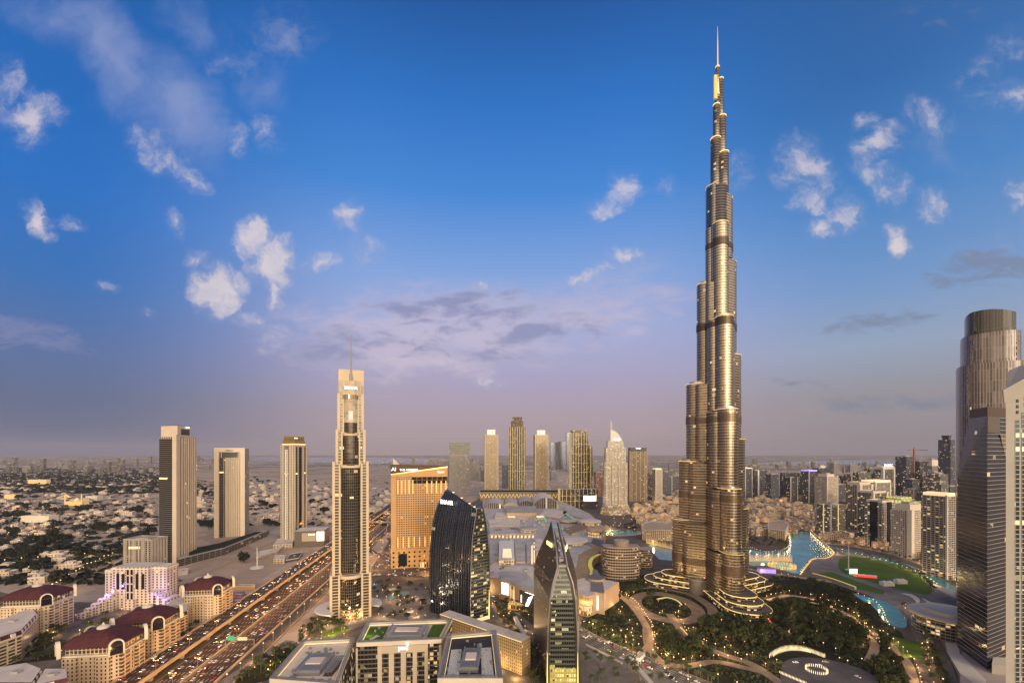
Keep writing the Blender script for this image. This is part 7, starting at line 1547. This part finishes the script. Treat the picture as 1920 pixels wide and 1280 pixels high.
# ---------------------------------------------------------------- vehicles
PAINT = [mat('white_car_paint', (.62, .62, .60), .3), mat('silver_car_paint', (.38, .38, .37), .3, .5), mat('black_car_paint', (.02, .02, .022), .2), mat('red_car_paint', (.35, .02, .02), .3), mat('sand_car_paint', (.42, .34, .24), .35)]
HEAD = mat('headlight', (.9, .9, .8), .4, 0, (1, .93, .75), 5); TAIL = mat('taillight', (.5, .02, .02), .4, 0, (1, .04, .02), 3); WIN = mat('car_glass', (.02, .02, .025), .1)
def car_proto(paint, cname, label, group):
    y0 = -3500; t = None; b = MB(); w = .92
    prof = [(-2.3, .35), (-2.3, .85), (-1.5, 1.0), (-.8, 1.5), (.9, 1.5), (1.6, 1.05), (2.3, .9), (2.3, .35)]
    b.loft([[(s * w * (1 if z < 1.1 else .86), y0 + y, z) for y, z in prof] for s in (-1, 1)], lambda k, i: 1 if i in (2, 4) else 0, 0, 0)
    for s in (-1, 1):
        b.poly([(s * (w * .94), y0 - .7, 1.05), (s * (w * .94), y0 + 1.4, 1.05), (s * w * .87, y0 + .85, 1.45), (s * w * .87, y0 - .75, 1.45)], 1)
        for yy in (-1.45, 1.45): b.loft([[(s * (w - .1) + o * s, y0 + yy + .34 * cos(2 * pi * i / 8), .34 + .34 * sin(2 * pi * i / 8)) for i in range(8)] for o in (-.12, .14)], 4, 4, 4)
        b.box(s * .6, y0 - 2.32, .6, .42, .08, .24, 0, 3); b.box(s * .6, y0 + 2.32, .58, .42, .08, .24, 0, 2)
    o = b.build('car', [paint, WIN, HEAD, TAIL, M['dark']]); o.location = (0, 0, 0)
    for v in o.data.vertices: v.co.y -= y0
    return tag(o, label, 'car', group)
NAMES = ('white', 'silver', 'black', 'red', 'sand-coloured')
def fleet(where, group, items):
    """items: (x, y, z, heading)"""
    pr = {}
    for x, y, z, a in items:
        k = rnd.choices(range(5), (46, 24, 16, 6, 8))[0]
        lab = f'{NAMES[k]} car {where}'
        if k not in pr: pr[k] = o = car_proto(PAINT[k], NAMES[k], lab, f'{NAMES[k]} cars {group}')
        else: o = pr[k].copy(); COL.objects.link(o)
        o.location = (x, y, z); o.rotation_euler = (0, 0, a); o.scale = (1.08,) * 3
def lane_cars(xs, Y0, Y1, n, z, away):
    out = []; used = []
    while len(out) < n:
        y = Y0 + (Y1 - Y0) * rnd.random() ** 1.25; x = rnd.choice(xs)
        if any(u == x and abs(y - v) < 7.5 for u, v in used): continue
        used.append((x, y)); out.append((hx(x, y), y, z, (.1 if away else pi + .1)))
    return out
fleet('coming down the raised motorway deck', 'on the raised deck', lane_cars([-340.4 + 3.7 * i for i in range(5)], 320, 1000, 66, 8.02, False))
fleet('coming along the inner ground carriageway', 'on the inner carriageway', lane_cars([-316.4 + 3.7 * i for i in range(6)], 330, 900, 70, .08, False))
fleet('driving away on the outer ground carriageway', 'on the outer carriageway', lane_cars([-291 + 3.7 * i for i in range(7)], 330, 900, 62, .08, True))
def path_cars(px, offs, n, rev=False):
    pts = smoothline(pxs(*px), 8); out = []
    for k in range(n):
        i = int((k + rnd.random() * .8) / n * (len(pts) - 1)); a, c = pts[i], pts[min(i + 1, len(pts) - 1)]; L = sqrt((a[0] - c[0]) ** 2 + (a[1] - c[1]) ** 2) or 1
        of = rnd.choice(offs); q = lerp(a, c, rnd.random()); h = atan2(c[1] - a[1], c[0] - a[0]) - pi / 2
        out.append((q[0] - (c[1] - a[1]) / L * of, q[1] + (c[0] - a[0]) / L * of, .1, h if of < 0 else h + pi))
    return out
BPX = (900, 1106, 985, 1130, 1060, 1172, 1130, 1208, 1230, 1250, 1320, 1288)
fleet('queuing on the boulevard beside the park', 'on the boulevard', path_cars(BPX, (-10.4, -6.8, -3.4, 3.4, 6.8, 10.4), 66))
fleet('caught in the lit junction by the orange hotel', 'at the orange hotel junction', path_cars((690, 1030, 712, 1040, 735, 1052, 790, 1068), (-5, -2, 2, 5), 22) + path_cars((690, 1060, 720, 1056, 745, 1040, 738, 1020), (-3, 3), 12) + path_cars((695, 1012, 715, 1000, 733, 990), (-10, -6, -2, 2, 6, 10), 16) + path_cars((700, 1079, 740, 1077, 800, 1081), (-4, 0, 4), 14))
fleet('parked on the lot behind the ramp wall', 'on the motorway car park', [(*P(414 + (i % 11) * 4.2 + (i // 11) * 2, 1114 + (i // 11) * 5.5), .06, .3) for i in range(33)])
fleet('parked on the dark turning circle of the park', 'on the turning circle', [(*P(1548, 1241), .12, 1.2), (*P(1536, 1247), .12, 1.3), (*P(1608, 1269), .12, .4), (*P(1492, 1242), .12, 1.5)])

# ---------------------------------------------------------------- lake fountain, park furniture
SPRAY = mat('lit_spray', (.45, .34, .18), .6, 0, (1, .56, .16), .75)  # lamp light in the jets is put into the water's colour and emission
def jets(t, name, spots, h0, h1, m=SPRAY, w=.55):
    b = MB()
    for x, y in spots:
        h = rnd.uniform(h0, h1); b.lathe(x, y, [(w, .05), (w * .7, h * .5), (w * .25, h)], 5)
    return b.build(name, m, t)
x, y = P(1466, 1062)
t = thing('fountain', 'golden lit fountain ring and tall arc of jets on the turquoise lake', 'fountain', (x, y))
jets(t, 'ring_spray', [(x + 22 * cos(a * pi / 26), y + 20 * sin(a * pi / 26)) for a in range(52)], 4, 7, w=.6)
jets(t, 'ring_spray', [(x + 17 * cos(a * pi / 20), y + 15 * sin(a * pi / 20)) for a in range(40)], 3, 6, w=.55)
a0 = [P(1405 + 1.7 * i, 1054 + .0022 * (i - 22) ** 2 - 3) for i in range(48)]
jets(t, 'arc_spray', a0, 9, 20, w=.45); jets(t, 'arc_spray', [(p[0], p[1] + 6) for p in a0], 4, 11, w=.4)
t2 = thing('fountain', 'second golden lit fountain arc in the lake arm beside the sandstone souk', 'fountain', (*P(1240, 1030),))
jets(t2, 'arc_spray', [P(1212 + 1.5 * i, 1018 + .35 * i) for i in range(42)], 6, 16)
for tt, q, e in ((t, (x, y), 12000), (t, P(1430, 1050), 9000), (t2, P(1225, 1022), 14000)):
    L = bpy.data.lights.new('fountain_glow', 'POINT'); L.energy = e; L.color = (1, .7, .32); L.shadow_soft_size = 2
    o = bpy.data.objects.new('fountain_glow', L); COL.objects.link(o); o.parent = tt; o.location = Vector((q[0], q[1], 9)) - tt.location
x, y = P(1591, 1068); t = thing('flagpole', 'very tall white flagpole on the edge of the lawn', 'flagpole', (x, y))
b = MB(); b.cyl(x, y, 0, Zt(1010, y), .9, .45, 8); b.build('pole', M['white'], t); b = MB(); b.lathe(x, y, [(5, 0), (5, 1), (2, 1.4)], 12, 0, 0); b.build('base', M['white'], t)
b = MB(); b.poly([(x, y, Zt(1012, y)), (x + .4, y - .5, Zt(1030, y)), (x - 1.6, y - .6, Zt(1029, y)), (x - 1.2, y - .2, Zt(1013, y))]); b.build('flag', mat('flag_red', (.35, .03, .03), .8), t)
x, y = P(1600, 1076); t = thing('video_screen', 'bright green-white video screen on the lawn beside the flagpole', 'screen', (x, y)); b = MB(); b.box(x, y, 1.0, 13, .8, 8); b.build('panel', mat('screen_green', (.6, .9, .6), .5, 0, (.35, 1, .45), 2.4), t); b = MB(); b.box(x, y + 1.2, 0, 13, 1.4, 9.4); b.build('backing', M['dark'], t)
L = bpy.data.lights.new('screen_glow', 'POINT'); L.energy = 5000; L.color = (.4, 1, .5); o = bpy.data.objects.new('screen_glow', L); COL.objects.link(o); o.parent = t; o.location = (0, -6, 6)
x, y = P(1622, 1081); t = thing('event_stand', 'red lit event stand on the lawn next to the video screen', 'stand', (x, y)); b = MB(); b.box(x, y, 0, 30, 5, 3.2, -.35); b.build('counter', M['red_e'], t); b = MB(); b.box(x, y, 3.2, 32, 6, .5, -.35); b.build('awning', M['white'], t)
for lab, px, py, w in (('large white box tent at the lawn edge', 1663, 1097, 17), ('white double-peaked tent on the green lawn', 1688, 1093, 15)):
    x, y = P(px, py); t = thing('tent', lab, 'tent', (x, y)); b = MB(); b.box(x, y, 0, w, 9, 5); b.build('walls', M['white'], t)
    b = MB()
    for s in (-.25, .25): b.loft([[(x + s * w - w / 4, y - 4.8, 5.02), (x + s * w + w / 4, y - 4.8, 5.02), (x + s * w + w / 4, y + 4.8, 5.02), (x + s * w - w / 4, y + 4.8, 5.02)], [(x + s * w, y - .1, 8), (x + s * w + .1, y - .1, 8), (x + s * w + .1, y + .1, 8), (x + s * w, y + .1, 8)]], 0)
    b.build('canopy', M['white'], t)
x, y = P(1822, 1205); t = thing('opera_house', 'round glass theatre hall with pale disc roof half behind the black tower', 'theatre', (x, y + 26)); b = MB(); b.lathe(x, y + 26, [(30, 0), (30, 20)], 30); b.build('glass_wall', glit, t); b = MB(); b.lathe(x, y + 26, [(33, 20), (34, 22), (32, 23), (22, 23.4), (22, 27), (.2, 28)], 30); b.build('disc_roof', M['pale'], t)
def lit_blades(label, spots, h, m):
    x = sum(p[0] for p in spots) / len(spots); y = sum(p[1] for p in spots) / len(spots); t = thing('light_sculpture', label, 'sculpture', (x, y))
    for px, py in spots[:100]: b = MB(); b.lathe(px, py, [(.2, 0), (.3, h * .5), (.06, h)], 5); b.build('glowing_blade', m, t)
    b = MB(); b.ribbon([(p[0], p[1], .3) for p in spots], 1.6, .3, 0, .25); b.build('plinth', M['dark'], t)
BL = mat('blade_glow', (.8, .7, .5), .5, 0, (1, .78, .42), 1.0)
lit_blades('glowing crescent of white light blades on the park lawn', [P(1443 + 2.3 * i, 1232 - 16 * sin(pi * min(1, i / 44) ** .8)) for i in range(46)], 4.5, BL)
lit_blades('second row of glowing blades behind the crescent', [P(1450 + 2.1 * i, 1230 - 11 * sin(pi * min(1, i / 44) ** .8)) for i in range(34)], 3.5, BL)
lit_blades('glowing oval ring of light blades inside the turning circle', [(P(1531, 1257)[0] + 9 * cos(2 * pi * i / 34), P(1531, 1257)[1] + 8 * sin(2 * pi * i / 34)) for i in range(35)], 3.5, BL)
lit_blades('short curve of gold light blades at the bottom edge of the park', [P(1462 + 2.6 * i, 1262 + 1.1 * i) for i in range(20)], 3, BL)
x, y = P(1440, 1074); t = thing('pavilion', 'low violet-lit pavilion on the lake terrace below the fountain', 'pavilion', (x, y)); b = MB(); b.box(x, y + 4, 0, 26, 8, 7, -.1, 0, 1); b.build('wall', [M['purple_e'], M['roofgrey']], t); b = MB(); b.box(x, y + 4, 7, 29, 10, .6, -.1); b.build('roof_slab', M['concrete'], t)
for lab, p0, p1, w in (('pale footbridge over the boulevard between the two curved office blocks', (966, 1158), (986, 1198), 4), ('long pale covered walkway crossing the plaza beside the boulevard', (1182, 1240), (1222, 1284), 4.5), ('short grey footbridge over the boulevard at the tan drive gate', (1196, 1236), (1206, 1226), 4)):
    a, c = P(*p0, 7), P(*p1, 7); t = thing('footbridge', lab, 'footbridge', (a[0], a[1])); b = MB(); b.ribbon([(*a, 9), (*c, 9)], w, 9, 0, 3.2); b.build('deck', M['pale'], t)
    for k in (.05, .5, .95): q = lerp(a, c, k); b = MB(); b.box(q[0], q[1], 0, 1, 1, 5.8); b.build('pier', M['concrete'], t)
for i in range(9):
    x, y = P(1104 + 7 * i, 1213 + 3.6 * i); b = MB(); b.tube((x - 2.2, y + 3.2, 1.2), (x + 2.2, y - 3.2, 1.2), 1.2, 7); o = tag(b.build('roof_light', M['pale']), 'pale capsule skylight in the row beside the boulevard', 'skylight', 'capsule skylights beside the boulevard')
def glowcurve(label, px, w, h, m, name='lit_wall'):
    pts = smoothline(pxs(*px), 5); t = thing(name, label, 'wall', (pts[0][0], pts[0][1])); b = MB(); b.ribbon(pts, w, h, 0, h); b.build('wall', M['sandstone'], t); b = MB(); b.ribbon(pts, w * .5, h + .25, 0, .2); b.build('light_line', m, t)
LINE = mat('line_glow', (.5, .4, .15), .5, 0, (1, .68, .2), .8)
glowcurve('gold-lit retaining wall below the long lawn strip', (1524, 1078, 1560, 1088, 1604, 1104), 3, 3.5, LINE)
glowcurve('yellow-green lit curved garden wall inside the round drive', (1232, 1124, 1250, 1121, 1268, 1126, 1278, 1134), 2, 1.2, mat('lime_line', (.5, .55, .15), .5, 0, (.9, .9, .2), 1.0))
glowcurve('gold-lit curved rim of the hidden garden pool', (1518, 1130, 1540, 1134, 1556, 1140, 1563, 1148), 2, 1.2, LINE)
glowcurve('curving gold-lit lake promenade wall', (1500, 1078, 1514, 1060, 1526, 1048, 1552, 1046, 1563, 1036, 1552, 1026), 2.5, 1.4, LINE)
glowcurve('gold-lit curved terrace wall under the drive of the tallest tower', (1276, 1180, 1292, 1196, 1318, 1208), 2, 3, LINE)
glowcurve('lit red-rimmed curved ramp wall below the podium', (1425, 1160, 1440, 1164, 1448, 1176), 2, 3, M['red_e'])
sheet('path', closed(pxs(1688, 1112, 1705, 1117, 1718, 1128, 1712, 1136, 1722, 1132, 1724, 1122, 1708, 1113), 2), .16, M['pale']); sheet('path', closed(pxs(1728, 1120, 1745, 1128, 1772, 1138, 1778, 1144, 1748, 1140, 1742, 1150, 1736, 1142, 1746, 1136), 2), .16, M['pale'])
sheet('plaza', pxs(1772, 1203, 1796, 1207, 1800, 1225, 1850, 1275, 1845, 1295, 1800, 1262, 1776, 1222), .22, M['pale'])
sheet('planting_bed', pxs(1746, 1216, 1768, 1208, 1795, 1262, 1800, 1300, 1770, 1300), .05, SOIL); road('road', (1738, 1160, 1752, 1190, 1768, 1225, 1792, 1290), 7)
plant(gt, scatter_px(pq(1746, 1216, 1768, 1208, 1795, 1262, 1800, 1290, 1772, 1290), 26, 81, 4, 60), .8, 1.3, 'clipped round tree in the bed beside the black tower drive', 'trees beside the black tower drive')
sheet('plaza', pxs(1738, 1088, 1800, 1112, 1800, 1126, 1765, 1108), .2, M['concrete'])
sheet('pool', closed(pxs(725, 1118, 745, 1110, 766, 1107, 768, 1112, 750, 1119, 730, 1122), 2), .16, WATER); sheet('pool', closed(pxs(697, 1096, 705, 1090, 709, 1093, 703, 1098), 2), .16, WATER)
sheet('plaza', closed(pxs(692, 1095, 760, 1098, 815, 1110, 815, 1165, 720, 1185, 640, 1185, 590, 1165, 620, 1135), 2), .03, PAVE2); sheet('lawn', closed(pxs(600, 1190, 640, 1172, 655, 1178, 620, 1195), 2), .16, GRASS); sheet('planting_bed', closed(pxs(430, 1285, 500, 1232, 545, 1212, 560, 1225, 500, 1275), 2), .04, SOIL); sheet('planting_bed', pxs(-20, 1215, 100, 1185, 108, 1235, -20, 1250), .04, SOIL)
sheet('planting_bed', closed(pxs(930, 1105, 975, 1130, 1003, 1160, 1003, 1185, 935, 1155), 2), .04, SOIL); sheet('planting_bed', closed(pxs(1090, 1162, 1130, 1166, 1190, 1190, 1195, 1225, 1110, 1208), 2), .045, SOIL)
